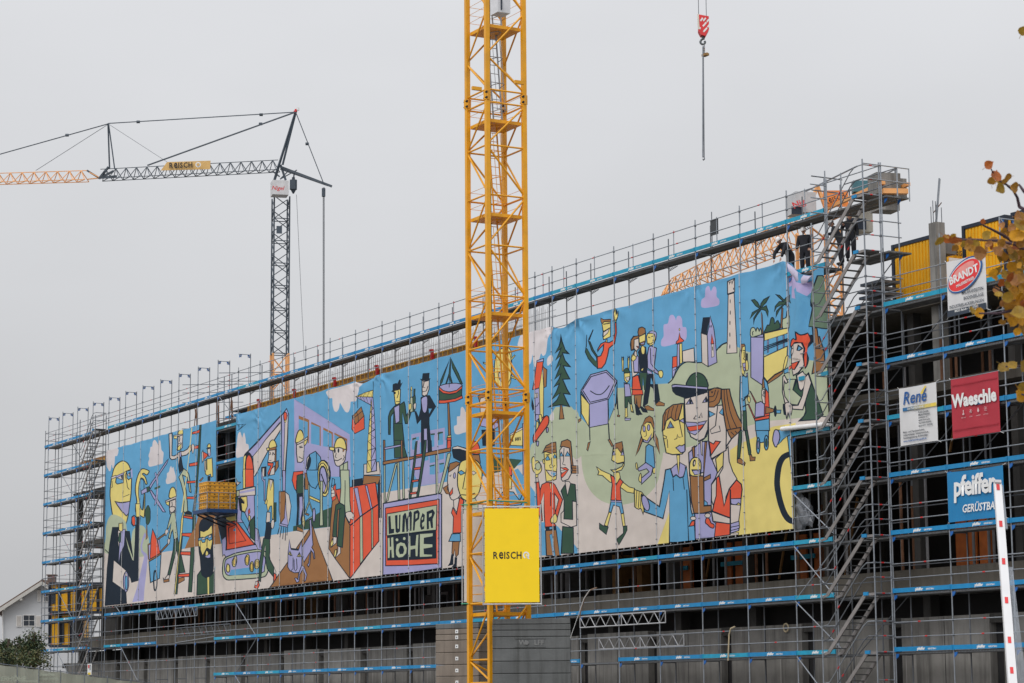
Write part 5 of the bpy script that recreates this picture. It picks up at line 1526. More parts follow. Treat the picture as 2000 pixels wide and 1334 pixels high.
def offset(p, d):
    """grow a counter-clockwise polygon by d, with limited mitres"""
    a, c = np.roll(p, 1, 0), np.roll(p, -1, 0)
    e1 = p - a; e2 = c - p
    e1 /= np.maximum(np.linalg.norm(e1, axis=1, keepdims=True), 1e-6); e2 /= np.maximum(np.linalg.norm(e2, axis=1, keepdims=True), 1e-6)
    n1 = np.stack([e1[:, 1], -e1[:, 0]], 1); n2 = np.stack([e2[:, 1], -e2[:, 0]], 1)
    m_ = n1 + n2; l2 = np.maximum(np.sum(m_ * m_, 1, keepdims=True), .35)
    return p + m_ * (2 * d / l2)
def ribbon(p, w):
    e = np.gradient(p, axis=0); e /= np.maximum(np.linalg.norm(e, axis=1, keepdims=True), 1e-6)
    n_ = np.stack([e[:, 1], -e[:, 0]], 1) * w / 2
    return np.concatenate([p + n_, (p - n_)[::-1]])
shapes = []            # (colour, polygon), painted in order
ox = oy = 0.0; sc = 1.0
for ln in MURAL.strip().split('\n'):
    t = ln.split()
    if t[0] == 'T': ox, oy, sc = float(t[1]), float(t[2]), float(t[3]); continue
    kd, cl_ = t[0][0], t[0][1]; wd = float(t[1]) * 1.6; pts = [tuple(float(v) for v in q.split(',')) for q in t[2:] if ',' in q]
    if kd == 'E':
        ang = R_(float(t[4])) if len(t) > 4 else 0
        (cx_, cy_), (rx, ry) = pts[0], pts[1]
        th = np.linspace(0, 2 * math.pi, 15)[:-1]
        p = np.stack([cx_ + rx * np.cos(th) * math.cos(ang) - ry * np.sin(th) * math.sin(ang), cy_ + rx * np.cos(th) * math.sin(ang) + ry * np.sin(th) * math.cos(ang)], 1)
    elif kd == 'S': p = smooth_pts(pts, True, 3)
    elif kd == 'M': p = smooth_pts(pts, False, 3)
    else: p = np.array(pts)
    p = p / sc + np.array([ox, oy])
    if kd in 'LM':
        q = ribbon(p, wd)
        if area(q) < 0: q = q[::-1]
        shapes.append(('n', q)); continue
    if area(p) < 0: p = p[::-1]
    if cl_ == '-':
        shapes.append(('n', np.concatenate([offset(p, wd / 2), offset(p, wd / 2)[:1], offset(p, -wd / 2)[:1], offset(p, -wd / 2)[::-1]]))); continue
    if wd > 0:
        shapes.append(('n', offset(p, wd * .52))); q = offset(p, -wd * .42)
        if area(q) > .3: shapes.append((cl_, q))
    else: shapes.append((cl_, p))
BX = [9.21 + 3.07 * k for k in range(16)] + [58.33, 61.40, 64.47, 65.98] + [68.05 + 3.07 * k for k in range(6)] + [85.7]
BX[0] = 9.0
ZT, ZBm = 17.82, 7.80
SW = [at(*p, YB) for p in ((1539, 511), (1552, 522), (1563, 532), (1573, 537), (1585, 538.5), (1592, 536), (1602, 525), (1612, 514), (1622, 512))]
SWX = [p.x for p in SW]; SWZ = [p.z for p in SW]
def top_edge(x):
    # slack between the ties: small scallops, one deep fold
    z = ZT
    for a, b in zip(BX, BX[1:]):
        if a <= x <= b:
            u = (x - a) / (b - a)
            z -= .06 * math.sin(math.pi * u) * (.4 + .6 * abs(math.sin(a * 1.7)))
            if abs(a - 45.98 - .07) < .2: z -= .22 * math.sin(math.pi * min(1, u * 1.25)) if u < .8 else 0
            if abs(a - 65.98) < .2: z -= .18 * math.sin(math.pi * u)
            if a > 83.2: return float(np.interp(x, SWX, SWZ))
            if a > 900:
                z -= .62 * math.sin(math.pi * u ** .85) ** .9 - .0 * u
    return z
def inside_banner(X, Z):
    ok = (X > BX[0]) & (X < BX[-1]) & (Z > ZBm)
    ok &= ~((X > 27.63) & (X < 30.58) & (Z > 12.05))
    ok &= ~((X > 83.42) & (Z < 11.5))
    return ok
def to_px(X, Z, Y=YB):
    d = np.stack([X, np.full_like(X, Y), Z], -1) - CP
    k = d @ CW
    return np.stack([1000 + CF * (d @ CR) / k, 667 - CF * (d @ CU) / k], -1)
def to_XZ(P):
    d = CW[None] + CR[None] * ((P[:, :1] - 1000) / CF) - CU[None] * ((P[:, 1:2] - 667) / CF)
    k = (YB - CP[1]) / d[:, 1]
    q = CP[None] + d * k[:, None]
    return q[:, 0], q[:, 2]
verts, edges = [], []
def add_loop(P, closed=True):
    b = len(verts)
    verts.extend(map(tuple, P)); n_ = len(P)
    edges.extend((b + i, b + i + 1) for i in range(n_ - 1))
    if closed: edges.append((b + n_ - 1, b))
lines_px = []
xx = np.arange(BX[0], BX[-1] + .01, .16)
te = np.array([top_edge(v) for v in xx])
for X in BX: add_loop(to_px(np.full(24, X), np.linspace(ZBm, ZT + .1, 24)), False)
add_loop(to_px(xx, te), False); add_loop(to_px(xx, np.full_like(xx, ZBm)), False)
add_loop(to_px(np.array([27.63, 27.63, 30.58, 30.58]), np.array([ZT + .2, 12.05, 12.05, ZT + .2])), False)
add_loop(to_px(np.array([83.42, 83.42, 85.8]), np.array([ZBm - .1, 11.5, 11.5])), False)
gx = np.arange(BX[0] + .1, BX[-1], .23); gz = np.arange(ZBm + .12, ZT, .22)
GX, GZ = np.meshgrid(gx, gz); GX = GX.ravel() + np.tile(np.arange(len(gz)) % 2 * .11, (len(gx), 1)).T.ravel(); GZ = GZ.ravel()
verts.extend(map(tuple, to_px(GX, GZ)))
for c, p in shapes: add_loop(p)
vin = [Vector(v) for v in verts]
cd = geometry.delaunay_2d_cdt(vin, edges, [], 0, 1e-3)
V = np.array([tuple(v) for v in cd[0]]); T = np.array([f for f in cd[2] if len(f) == 3])
print('mural shapes', len(shapes), 'verts', len(V), 'tris', len(T))
cen = V[T].mean(1)
CX, CZ = to_XZ(cen)
keep = inside_banner(CX, CZ) & (CZ < np.interp(CX, xx, te))
T = T[keep]; cen = cen[keep]; CX = CX[keep]
tarea = np.abs((V[T[:, 1], 0] - V[T[:, 0], 0]) * (V[T[:, 2], 1] - V[T[:, 0], 1]) - (V[T[:, 2], 0] - V[T[:, 0], 0]) * (V[T[:, 1], 1] - V[T[:, 0], 1]))
ok = tarea > 1e-5; T = T[ok]; cen = cen[ok]; CX = CX[ok]
colr = np.full(len(T), MK.index('b'))
for c, p in shapes:
    lo, hi = p.min(0), p.max(0)
    s_ = np.where((cen[:, 0] > lo[0]) & (cen[:, 0] < hi[0]) & (cen[:, 1] > lo[1]) & (cen[:, 1] < hi[1]))[0]
    if not len(s_): continue
    q = cen[s_]; wn = np.zeros(len(s_))
    for a, b in zip(p, np.roll(p, -1, 0)):
        cr = (b[0] - a[0]) * (q[:, 1] - a[1]) - (q[:, 0] - a[0]) * (b[1] - a[1])
        wn += ((a[1] <= q[:, 1]) & (b[1] > q[:, 1]) & (cr > 0)).astype(float) - ((a[1] > q[:, 1]) & (b[1] <= q[:, 1]) & (cr < 0))
    colr[s_[wn > .5]] = MK.index(c)
VX, VZ = to_XZ(V)
bxa = np.array(BX)
def ripple(X, Z):
    i = np.clip(np.searchsorted(bxa, X) - 1, 0, len(bxa) - 2); a, b = bxa[i], bxa[i + 1]
    u = np.clip((X - a) / (b - a), 0, 1)
    t_ = np.exp(-(ZT - Z) / 1.1); bt = np.exp(-(Z - ZBm) / .35)
    ph = np.sin(a * 3.1) * 3
    d = -.05 * np.sin(math.pi * u) * (.4 + .6 * np.sin(Z * .5 + ph) ** 2)
    d += .035 * t_ * np.sin(u * 15 + ph + (ZT - Z) * 1.2) * np.sin(math.pi * u)
    d += .018 * bt * np.sin(u * 22 + ph)
    fan = np.zeros_like(X)
    for tx, tz, am in ((49.1, 17.8, .10), (46.05, 17.8, .05), (68.05, 17.85, .13), (65.98, 17.7, .07), (71.1, 17.85, .05), (83.4, 17.8, .10), (30.7, 17.6, .05), (33.8, 17.2, .05), (77.2, 17.8, .04)):
        r = np.hypot(X - tx, Z - tz); an = np.arctan2(Z - tz, X - tx)
        fan += .62 * am * np.exp(-r / 1.3) * np.sin(an * 9 + tx) * np.minimum(1, r / .3)
    d += fan
    loose = np.clip((X - 83.2) / .6, 0, 1) * np.clip((Z - 12.2) / 3, 0, 1)
    d += loose * (.13 * np.sin((X - 83.4) * 5.2 + (17.7 - Z) * .9) + .07 * np.sin((X - 83.4) * 9 - (Z - 14) * 1.6))
    cloth = np.clip(1 - np.abs(X - 29.2) / 2.2, 0, 1) * np.clip((12.4 - Z) / 2, 0, 1) * np.clip((Z - 7.8), 0, 1)
    d += cloth * .05 * np.sin(X * 4 + Z * 2.3) * np.sin(Z * 1.7)
    d += .010 * np.sin(X * 2.3 + Z * 3.1) * np.sin(Z * 2.2 - X * 1.3) + .005 * np.sin(X * 5.1 - Z * 4.3 + ph) * np.sin(Z * 6.2 + X * 2.0)
    return d
e = .01
VY = YB + ripple(VX, VZ)
gxn = (ripple(VX + e, VZ) - ripple(VX - e, VZ)) / (2 * e); gzn = (ripple(VX, VZ + e) - ripple(VX, VZ - e)) / (2 * e)
NRM = np.stack([gxn, -np.ones_like(gxn), gzn], 1); NRM /= np.linalg.norm(NRM, axis=1, keepdims=True)
W3 = np.stack([VX, VY, VZ], 1)
mural = thing('mural_banner', 'long cartoon mural banner of builders, families and landscape hung on the scaffold', 'banner', (46, YB, ZBm))
pan = np.clip(np.searchsorted(bxa, CX) - 1, 0, len(bxa) - 2)
for k in range(len(BX) - 1):
    s_ = np.where(pan == k)[0]
    if not len(s_): continue
    tri = T[s_]; u, inv = np.unique(tri, return_inverse=True); tri = inv.reshape(-1, 3)
    P = W3[u] - np.array(mural.location)
    nn = np.cross(P[tri[:, 1]] - P[tri[:, 0]], P[tri[:, 2]] - P[tri[:, 0]])
    tri[nn[:, 1] > 0] = tri[nn[:, 1] > 0][:, ::-1]
    me = bpy.data.meshes.new('banner_panel'); me.from_pydata(P.tolist(), [], tri.tolist())
    used = sorted(set(colr[s_].tolist()))
    for j in used: me.materials.append(MMATS[j])
    mp_ = {j: i for i, j in enumerate(used)}
    me.polygons.foreach_set('material_index', [mp_[j] for j in colr[s_].tolist()])
    me.polygons.foreach_set('use_smooth', [True] * len(me.polygons))
    me.update(); me.normals_split_custom_set_from_vertices(NRM[u].tolist())
    link('banner_panel', me, mural)
# seams with their ties
tie = mat('seam webbing', (.55, .56, .58), .7)
for X in BX[1:-1]:
    zt = ZT if not (27 < X < 31) else 12.0
    zb = ZBm
    b = MB()
    zs = np.arange(zb, zt, .4)
    for z in zs: b.box((X, YB - .02, z + .2), (.035, .012, .401))
    o = b.build('seam', tie, mural); o.location = -mural.location
    b = MB()
    for z in np.arange(zb + .2, zt, .62): b.box((X, YB - .03, z), (.09, .02, .03))
    o = b.build('seam_ties', steel_dk, mural); o.location = -mural.location; o['kind'] = 'stuff'
b = MB()
for X in np.arange(9.2, 83.4, .5):
    b.box((X, YB - .01, ZBm - .03), (.03, .02, .07))
o = b.build('edge_ties', tie, mural); o.location = -mural.location; o['kind'] = 'stuff'
# loose folded-over corner of the cloth at the right end
pale = mat('banner back lilac', (.60, .56, .72), .8, 0, .04, 1.5, .1, transl=.2)
topc = smooth_pts(((1541, 513), (1552, 522.5), (1563, 532.5), (1573, 537.5), (1585, 539), (1593, 536.5)), False, 5)
lowc = smooth_pts(((1545, 529), (1553, 542), (1562, 551), (1570, 554.5), (1579, 552), (1594, 537.5)), False, 5)
n1, n2 = len(topc), 9; vv = []
for i in range(n1):
    for j in range(n2):
        v = j / (n2 - 1); p = topc[i] * (1 - v) + lowc[i] * v
        w_ = at(p[0], p[1], YB); vv.append((w_.x, YB - .07 - .06 * math.sin(v * math.pi * .9) - .02 * math.sin(i * .9), w_.z))
b = MB(); b.v = vv
for i in range(n1 - 1):
    for j in range(n2 - 1):
        c_ = i * n2 + j; b.f.append((c_, c_ + n2, c_ + n2 + 1, c_ + 1)); b.mi.append(0)
o = b.build('folded_corner', pale, mural, smooth=True); o.location = -mural.location
# rolled lower hem of the loose end
o = MB().tube((83.0, YB - .12, 11.52), (85.95, YB - .12, 11.40), .085, 12).build('rolled_hem', mat('white hem', (.72, .73, .75), .5), mural, smooth=False); o.location = -mural.location
# ================================================================ cranes
WH = Vector((CW[0], CW[1], 0)).normalized(); RH = Vector((WH.y, -WH.x, 0))
def plab(t, name, p, q, wd, m, kind='bar', n=6): return piece(name, p, q, wd, m, t, kind, n)
# ---- big yellow tower crane in front of the facade
SZ = 1.5
N0 = atd(958, 1300, 81.0); N0.z = 0
a29 = R_(29)
E1 = (RH * math.cos(a29) + WH * math.sin(a29)) * SZ; E2 = (-RH * math.sin(a29) + WH * math.cos(a29)) * SZ
K = [N0, N0 + E1, N0 + E1 + E2, N0 + E2]              # near, right, far, left
cen_m = (K[0] + K[2]) / 2
yc = thing('tower_crane_mast', 'tall yellow lattice tower crane mast rising out of the picture in front of the mural', 'tower crane', (cen_m.x, cen_m.y, 0))
def zy(py, D=81.8): return 1.596 + (1371 - py) / CF * D * 1.012
LEG = .155
cuts = [0, zy(1182), zy(781), zy(181), 36]
for k in K:
    for a, b in zip(cuts, cuts[1:]):
        plab(yc, 'mast_leg', k + Vector((0, 0, a + .01)), k + Vector((0, 0, b - .01)), LEG, cran)
    for z in cuts[2:4]:
        o = MB().box((0, 0, 0), (.19, .19, .34), a29).build('splice_block', cran, yc); o.location = k + Vector((0, 0, z)) - yc.location
        for s_ in (-.1, .1):
            plab(yc, 'splice_bolt', k + Vector((-.12, -.06, z + s_)), k + Vector((.12, -.06, z + s_)), .045, gap, 'tube')
def brace_face(a, b, z0, z1, flip, r=.036):
    p, q = (a, b) if not flip else (b, a)
    plab(yc, 'mast_diagonal', p + Vector((0, 0, z0)), q + Vector((0, 0, z1)), r, cran, 'tube')
nodes = [zy(y) for y in (1334, 1290, 1182, 1085, 985, 884, 793)]
nodes2 = [zy(y) for y in (767, 682, 582, 482, 381, 281, 194)]
nodes3 = [zy(y) for y in (168, 97, 2, -90, -180)]
FACES = [(0, 1), (0, 3), (3, 2), (1, 2)]
for nd, horiz in ((nodes, True), (nodes2, True), (nodes3, False)):
    for i, z in enumerate(nd):
        for a, b in FACES:
            if horiz or i == 0: plab(yc, 'mast_horizontal', K[a] + Vector((0, 0, z)), K[b] + Vector((0, 0, z)), .033, cran, 'tube')
            if i + 1 < len(nd):
                fl = (i % 2 == 0) ^ ((a, b) in ((0, 3), (1, 2)))
                brace_face(K[a], K[b], z + .05, nd[i + 1] - .05, fl)
    
for a, b in FACES:      # short brace frames at the splices
    for y in (781, 181):
        plab(yc, 'mast_horizontal', K[a] + Vector((0, 0, zy(y + 13))), K[b] + Vector((0, 0, zy(y + 13))), .04, cran, 'bar')
rot = math.atan2(E1.y, E1.x)
PL = [1205, 1010, 815, 620, 422, 232, 38]
for i, y in enumerate(PL):
    z = zy(y)
    o = MB().box((0, 0, 0), (SZ * .86, SZ * .86, .05), rot).box((0, 0, .06), (SZ * .88, SZ * .88, .02), rot).build('rest_platform', cran, yc); o.location = cen_m + Vector((0, 0, z)) - yc.location
    for s_, (va, vb) in enumerate(((K[0], K[1]), (K[0], K[3]), (K[3], K[2]), (K[1], K[2]))):
        o = MB().bar(cen_m.lerp(va, .88) + Vector((0, 0, z + .04)), cen_m.lerp(vb, .88) + Vector((0, 0, z + .04)), .03, .12).build('platform_kick_plate', cran, yc); o.location = -yc.location
    # ladder up to the next rest platform
    z2 = zy(PL[i + 1]) if i + 1 < len(PL) else z + 3.4
    lm = steel if y < 240 else cran
    e1, e2 = E1.normalized(), E2.normalized()
    lo = cen_m + e2 * .25 - e1 * .25 + Vector((0, 0, z)); hi = cen_m + e2 * .05 - e1 * .42 + Vector((0, 0, z2 + .3))
    if i % 2: lo, hi = cen_m + e2 * .35 + e1 * .25 + Vector((0, 0, z)), cen_m + e2 * .2 - e1 * .1 + Vector((0, 0, z2 + .3))
    lo, hi = cen_m + e2 * .3 + e1 * .28 + Vector((0, 0, z)), cen_m + e2 * .1 - e1 * .12 + Vector((0, 0, z2 + .25))
    side = e1 * .18
    for s_ in (-1, 1): plab(yc, 'ladder_rail', lo + side * s_, hi + side * s_, .03, lm, 'tube')
    nr = int((hi - lo).length / .3)
    for k in range(nr):
        c = lo.lerp(hi, (k + .5) / nr); plab(yc, 'ladder_rung', c - side, c + side, .013, lm, 'tube')
    b = MB()
    for k in (2, 5, 8, 11):
        if k >= nr: continue
        c = lo.lerp(hi, k / nr)
        pts = [c + side * 1.2 * math.cos(t) - e2 * .55 * math.sin(t) for t in np.linspace(0, math.pi, 7)]
        b.path(pts, .016, 4)
    for t in (.6, 1.57, 2.5):
        off = side * 1.2 * math.cos(t) - e2 * .55 * math.sin(t); b.tube(lo.lerp(hi, 2 / nr) + off, lo.lerp(hi, .85) + off, .012, 4)
    o = b.build('ladder_cage', lm, yc); o.location = -yc.location
    b = MB()
    for h in (.45, .75, 1.05):
        for (va, vb) in ((K[0], K[3]), (K[3], K[2]), (K[2], K[1])): b.tube(cen_m.lerp(va, .93) + Vector((0, 0, z + h)), cen_m.lerp(vb, .93) + Vector((0, 0, z + h)), .009, 4)
    o = b.build('platform_wire_rail', cran, yc); o.location = -yc.location
o = MB().box((0, 0, 0), (.55, .5, .9)).build('switch_cabinet', mat('cabinet white', (.62, .63, .66), .5), yc); o.location = atd(977, 4, 82.2) - yc.location
o = MB().box((0, 0, 0), (.10, .03, .4)).build('cabinet_mark', contf, yc); o.location = atd(979, 8, 81.86) - yc.location
for px, py in ((1014, 161), (931, 173)):
    o = MB().box((0, 0, 0), (.36, .1, .12), rot).build('stub_bracket', cran, yc); o.location = atd(px, py, 81.5) - yc.location
plab(yc, 'supply_cable', cen_m + E2 * .2 + Vector((-.1, 0, 0)), cen_m + E2 * .2 + Vector((-.1, 0, 36)), .018, gap, 'tube')
# advertising panels on the mast
def facing_panel(x0, x1, y0, y1, D, m, fm, name):
    """panel square to the road, hung on a tube frame"""
    c = atd((x0 + x1) / 2, (y0 + y1) / 2, D); wv = (x1 - x0) / CF * D; hv = (y1 - y0) / CF * D
    t = thing(name, '', 'sign', c)
    o = MB().box((0, 0, 0), (wv, .02, hv), math.atan2(RH.y, RH.x)).build('panel_sheet', m, t)
    for sx in (-1, 1):
        piece('frame_tube', c + RH * (sx * (wv / 2 + .06)) - Vector((0, 0, hv / 2 + .09)), c + RH * (sx * (wv / 2 + .06)) + Vector((0, 0, hv / 2 + .13)), .025, fm, t)
        piece('frame_tube', c - RH * (wv / 2 + .08) + Vector((0, 0, sx * (hv / 2 + .06))), c + RH * (wv / 2 + .08) + Vector((0, 0, sx * (hv / 2 + .06))), .025, fm, t)
    b = MB()
    for k in range(14):
        z = -hv / 2 + (k + .5) * hv / 14
        for sx in (-1, 1): b.tube(RH * (sx * wv / 2) + Vector((0, 0, z)) - WH * .02, RH * (sx * (wv / 2 + .07)) + Vector((0, 0, z)), .008, 4)
    for k in range(9):
        x = -wv / 2 + (k + .5) * wv / 9
        for sz in (-1, 1): b.tube(RH * x + Vector((0, 0, sz * hv / 2)) - WH * .02, RH * x + Vector((0, 0, sz * (hv / 2 + .07))), .008, 4)
    o = b.build('lashings', steel_dk, t); o['kind'] = 'stuff'
    return t, wv, hv
def facing_text(t, body, x, z, size, m, bold=0.0, off=.016, shear=0, space=1.0):
    me = stand(text_mesh(body, size, bold, shear, 'LEFT', 0, space), m)
    me.transform(Matrix.Rotation(math.atan2(RH.y, RH.x), 4, 'Z'))
    o = link('lettering', me, t); o.location = RH * x + Vector((0, 0, z)) - WH * off; return o
ysheet = mat('yellow sign sheet', (.95, .66, .003), .5, 0, .03, 2)
wsheet = mat('white sign sheet back', (.62, .60, .58), .6, 0, .05, 2)
black = mat('black lettering', (.012, .012, .014), .6)
gal = mat('frame tube', (.45, .46, .48), .45, .5)
pn, wv, hv = facing_panel(947, 1053, 993, 1176, 80.2, ysheet, gal, 'crane_sign')
tag(pn, 'bright yellow sign panel with black lettering on the crane mast', 'sign')
me = word_logo(black, .02); ks = .245
me.transform(Matrix.Scale(ks, 4)); me.transform(Matrix.Rotation(math.atan2(RH.y, RH.x), 4, 'Z'))
o = link('lettering', me, pn); o.location = RH * -.14 - WH * .016
b = MB()
for k in range(20):
    t0, t1 = 2 * math.pi * k / 20, 2 * math.pi * (k + 1) / 20
    if 14 <= k <= 15: continue
    b.face([Vector((math.cos(t0) * .11, 0, math.sin(t0) * .12)), Vector((math.cos(t1) * .11, 0, math.sin(t1) * .12)), Vector((math.cos(t1) * .065, 0, math.sin(t1) * .072)), Vector((math.cos(t0) * .065, 0, math.sin(t0) * .072))])
b.face([(.02, 0, -.03), (.05, 0, -.01), (.12, 0, -.13), (.07, 0, -.13)]); b.face([(-.02, 0, .0), (.02, 0, .03), (.05, 0, -.01), (.02, 0, -.03)])
me = b.mesh('emblem', white); me.transform(Matrix.Rotation(math.atan2(RH.y, RH.x), 4, 'Z'))
o = link('emblem', me, pn); o.location = RH * .48 + Vector((0, 0, .0)) - WH * .016
pn2, _, _ = facing_panel(906, 1010, 996, 1175, 83.9, wsheet, gal, 'crane_sign')
tag(pn2, 'white back of a sign panel behind the yellow mast, left of the yellow sign', 'sign')
for z, D in ((zy(1181), 81), (zy(988), 81)):
    b = MB().path([K[3] + Vector((0, 0, z)) - RH * .3, K[3] + Vector((0, 0, z)) + RH * .2 - WH * .1, K[0] + Vector((0, 0, z + .03)) - WH * .15, K[1] + Vector((0, 0, z)) - WH * .15], .022, 5)
    o = b.build('green_strap', mat('green strap', (.02, .28, .16), .7), yc); o.location = -yc.location
# ---- ballast blocks of the crane
def block(c, wv, dv, z0, z1, rz, m, label, extra=None):
    t = thing('ballast_block', label, 'ballast', (c.x, c.y, z0), 'concrete ballast of the yellow crane')
    b = MB(); h = z1 - z0 - .012; bv = .02
    prof = [(-.5, 0), (-.5, 1), (.5, 1), (.5, 0)]
    bm = bmesh.new(); bmesh.ops.create_cube(bm, size=1)
    bmesh.ops.scale(bm, vec=(wv + random.uniform(-.015, .015), dv, h), verts=bm.verts)
    bmesh.ops.bevel(bm, geom=bm.edges, offset=.018, segments=1, affect='EDGES')
    bmesh.ops.translate(bm, vec=(0, 0, h / 2), verts=bm.verts)
    bmesh.ops.rotate(bm, cent=(0, 0, 0), matrix=Matrix.Rotation(rz, 3, 'Z'), verts=bm.verts)
    me = bpy.data.meshes.new('block'); bm.to_mesh(me); bm.free(); me.materials.append(m)
    link('block', me, t)
    if extra: extra(t, h)
    return t
rz0 = math.atan2(RH.y, RH.x)
ys_r = [1211, 1222, 1233.5, 1246, 1269, 1293, 1316.5, 1341]
ordn = ['topmost', 'second', 'third', 'fourth', 'fifth', 'sixth', 'seventh']
cR = atd(1038.5, 1290, 80.1) + WH * .65
def wolff(t, h):
    fr = -WH * .655
    cc = Vector((0, 0, h / 2)) + fr + RH * .0
    for z, hh in ((h - .05, .03), (.06, .02)):
        o = MB().box((0, 0, 0), (1.05, .03, hh), rz0).build('plaque_edge', ball, t); o.location = fr + RH * -.05 + Vector((0, 0, z))
    me = stand(text_mesh('W    LFF', .24, .006, 0, 'CENTER', .01), mat('raised concrete letter', (.19, .195, .198), .85)); me.transform(Matrix.Rotation(rz0, 4, 'Z'))
    o = link('raised_letters', me, t); o.location = cc + RH * .0
    o = MB().tube(-WH * .0, -WH * .03, .075, 14).build('raised_disc', mat('raised concrete letter', (.19, .195, .198)), t); o.location = cc + RH * -.17
for i in range(7):
    block(cR, 2.66, 1.3, zy(ys_r[i + 1], 80.1), zy(ys_r[i], 80.1), rz0, ball,
          ('dark concrete ballast block, %s from the top of the right-hand stack' % ordn[i]) if i else 'thin dark topmost ballast slab of the right-hand stack', wolff if i == 3 else None)
ys_l = [1218, 1228.5, 1239.5, 1251, 1274.5, 1298, 1320.5, 1344]
rzl = rz0 + R_(-40) + math.pi
nl = atd(935, 1290, 85.5)
eL = (-RH * math.cos(R_(40)) + WH * math.sin(R_(40))); eR = (RH * math.sin(R_(40)) + WH * math.cos(R_(40)))
cL = nl + eL * 1.05 + eR * .75
def plate(t, h):
    c = eL * -.0 - eR * .757 + Vector((0, 0, h / 2))
    o = MB().box((0, 0, 0), (.14, .012, .13), math.atan2(eL.y, eL.x)).build('white_plate', white, t); o.location = c
    o = MB().box((0, 0, 0), (.05, .004, .05), math.atan2(eL.y, eL.x)).build('plate_mark', steel_dk, t); o.location = c - eR * .008
for i in range(7):
    block(cL, 2.1, 1.5, zy(ys_l[i + 1], 85.5), zy(ys_l[i], 85.5), math.atan2(eL.y, eL.x), ball_b if i else ball,
          ('brown concrete ballast block with white plate, %s from the top behind the mast' % ordn[i]) if i else 'grey topmost ballast slab of the left stack behind the mast', plate if i else None)
# ---- lattice beam helper
def lattice(t, A, B, hw, hh, n, m, r, names=('chord', 'diagonal'), taper=1.0, inv=False):
    A, B = Vector(A), Vector(B); d = (B - A); x = d.normalized(); s = x.cross(Vector((0, 0, 1))).normalized(); u = s.cross(x)
    def P(k, c):
        f = k / n; sc = 1 + (taper - 1) * f; return A + d * f + (s * c[0] * hw + u * c[1] * hh) * sc
    ch = [(0, 1), (-1, -1), (1, -1)] if not inv else [(-1, 1), (1, 1), (0, -1)]
    for c in ch: plab(t, names[0], P(0, c), P(n, c), r * 1.5, m, 'bar')
    for k in range(n):
        if not inv:
            for c in ch[1:]:
                plab(t, names[1], P(k, c), P(k + .5, ch[0]), r, m, 'tube'); plab(t, names[1], P(k + .5, ch[0]), P(k + 1, c), r, m, 'tube')
            plab(t, names[1], P(k, ch[1]), P(k + 1, ch[2]), r, m, 'tube')
    return P
def mast(t, c, z0, z1, sd, n, m, r, rz):
    ex = Vector((math.cos(rz), math.sin(rz), 0)) * sd / 2; ey = Vector((-math.sin(rz), math.cos(rz), 0)) * sd / 2
    k = [c - ex - ey, c + ex - ey, c + ex + ey, c - ex + ey]
    for p in k: plab(t, 'mast_leg', Vector((p.x, p.y, z0)), Vector((p.x, p.y, z1)), r * 2.4, m, 'bar')
    for i in range(n):
        a, b = z0 + (z1 - z0) * i / n, z0 + (z1 - z0) * (i + 1) / n
        for j in range(4):
            p, q = k[j], k[(j + 1) % 4]
            if i % 2: p, q = q, p
            plab(t, 'mast_diagonal', Vector((p.x, p.y, a)), Vector((q.x, q.y, b)), r, m, 'tube')
            if i % 2 == 0: plab(t, 'mast_horizontal', Vector((p.x, p.y, a)), Vector((q.x, q.y, a)), r, m, 'tube')
# ---- dark grey crane on the left
DL = 170.0
def gl(px, py, off=0.0): return atd(px, py, DL + (547 - px) / 547 * 4.3 + off)
gb0 = gl(547, 600); gc = thing('distant_crane', 'dark grey tower crane with a long jib against the sky on the left', 'tower crane', (gb0.x, gb0.y, 0))
zt = gl(547, 379).z; zo = gl(547, 694).z
MC0 = Vector((gb0.x, gb0.y, 0)); rzl = rz0 + R_(14)
mast(gc, MC0, zo, zt, 1.12, 14, crane_gy, .035, rzl)
mast(gc, MC0, 14, zo, 1.12, 9, cran_or, .05, rzl)
o = MB().box((0, 0, 0), (1.16, 1.1, 1.05), rzl).build('cab', mat('cab white', (.66, .66, .68), .5), gc); o.location = gl(546, 369) - gc.location
me = stand(text_mesh('Nigel', .42, .004, .25), redp); me.transform(Matrix.Rotation(rzl, 4, 'Z')); o = link('lettering', me, gc); o.location = gl(544, 371) - WH * .62 - gc.location
o = MB().box((0, 0, 0), (.4, .04, .55), rzl).build('mast_panel', crane_gy, gc); o.location = gl(547, 452) - WH * .6 - gc.location
A, B = gl(543, 323), gl(196, 341)
lattice(gc, A, B, .45, .40, 17, crane_gy, .030, ('jib_chord', 'jib_diagonal'))
lattice(gc, gl(170, 343), gl(-60, 350), .42, .38, 10, cran_or, .034, ('jib_chord', 'jib_diagonal'))
for p, q in (((196, 347), (212, 326)), ((196, 349), (170, 333)), ((196, 347), (228, 344)), ((196, 347), (222, 334))): plab(gc, 'jib_joint', gl(*p), gl(*q), .13, crane_gy)
for o_ in (-.4, .4):
    plab(gc, 'jib_joint', gl(172, 350, o_), gl(196, 347.5), .07, cran_or); plab(gc, 'jib_joint', gl(170, 334), gl(194, 346.5, o_ * .5), .06, cran_or)
plab(gc, 'drum_hanger', gl(573, 352), gl(575, 334), .08, crane_gy)
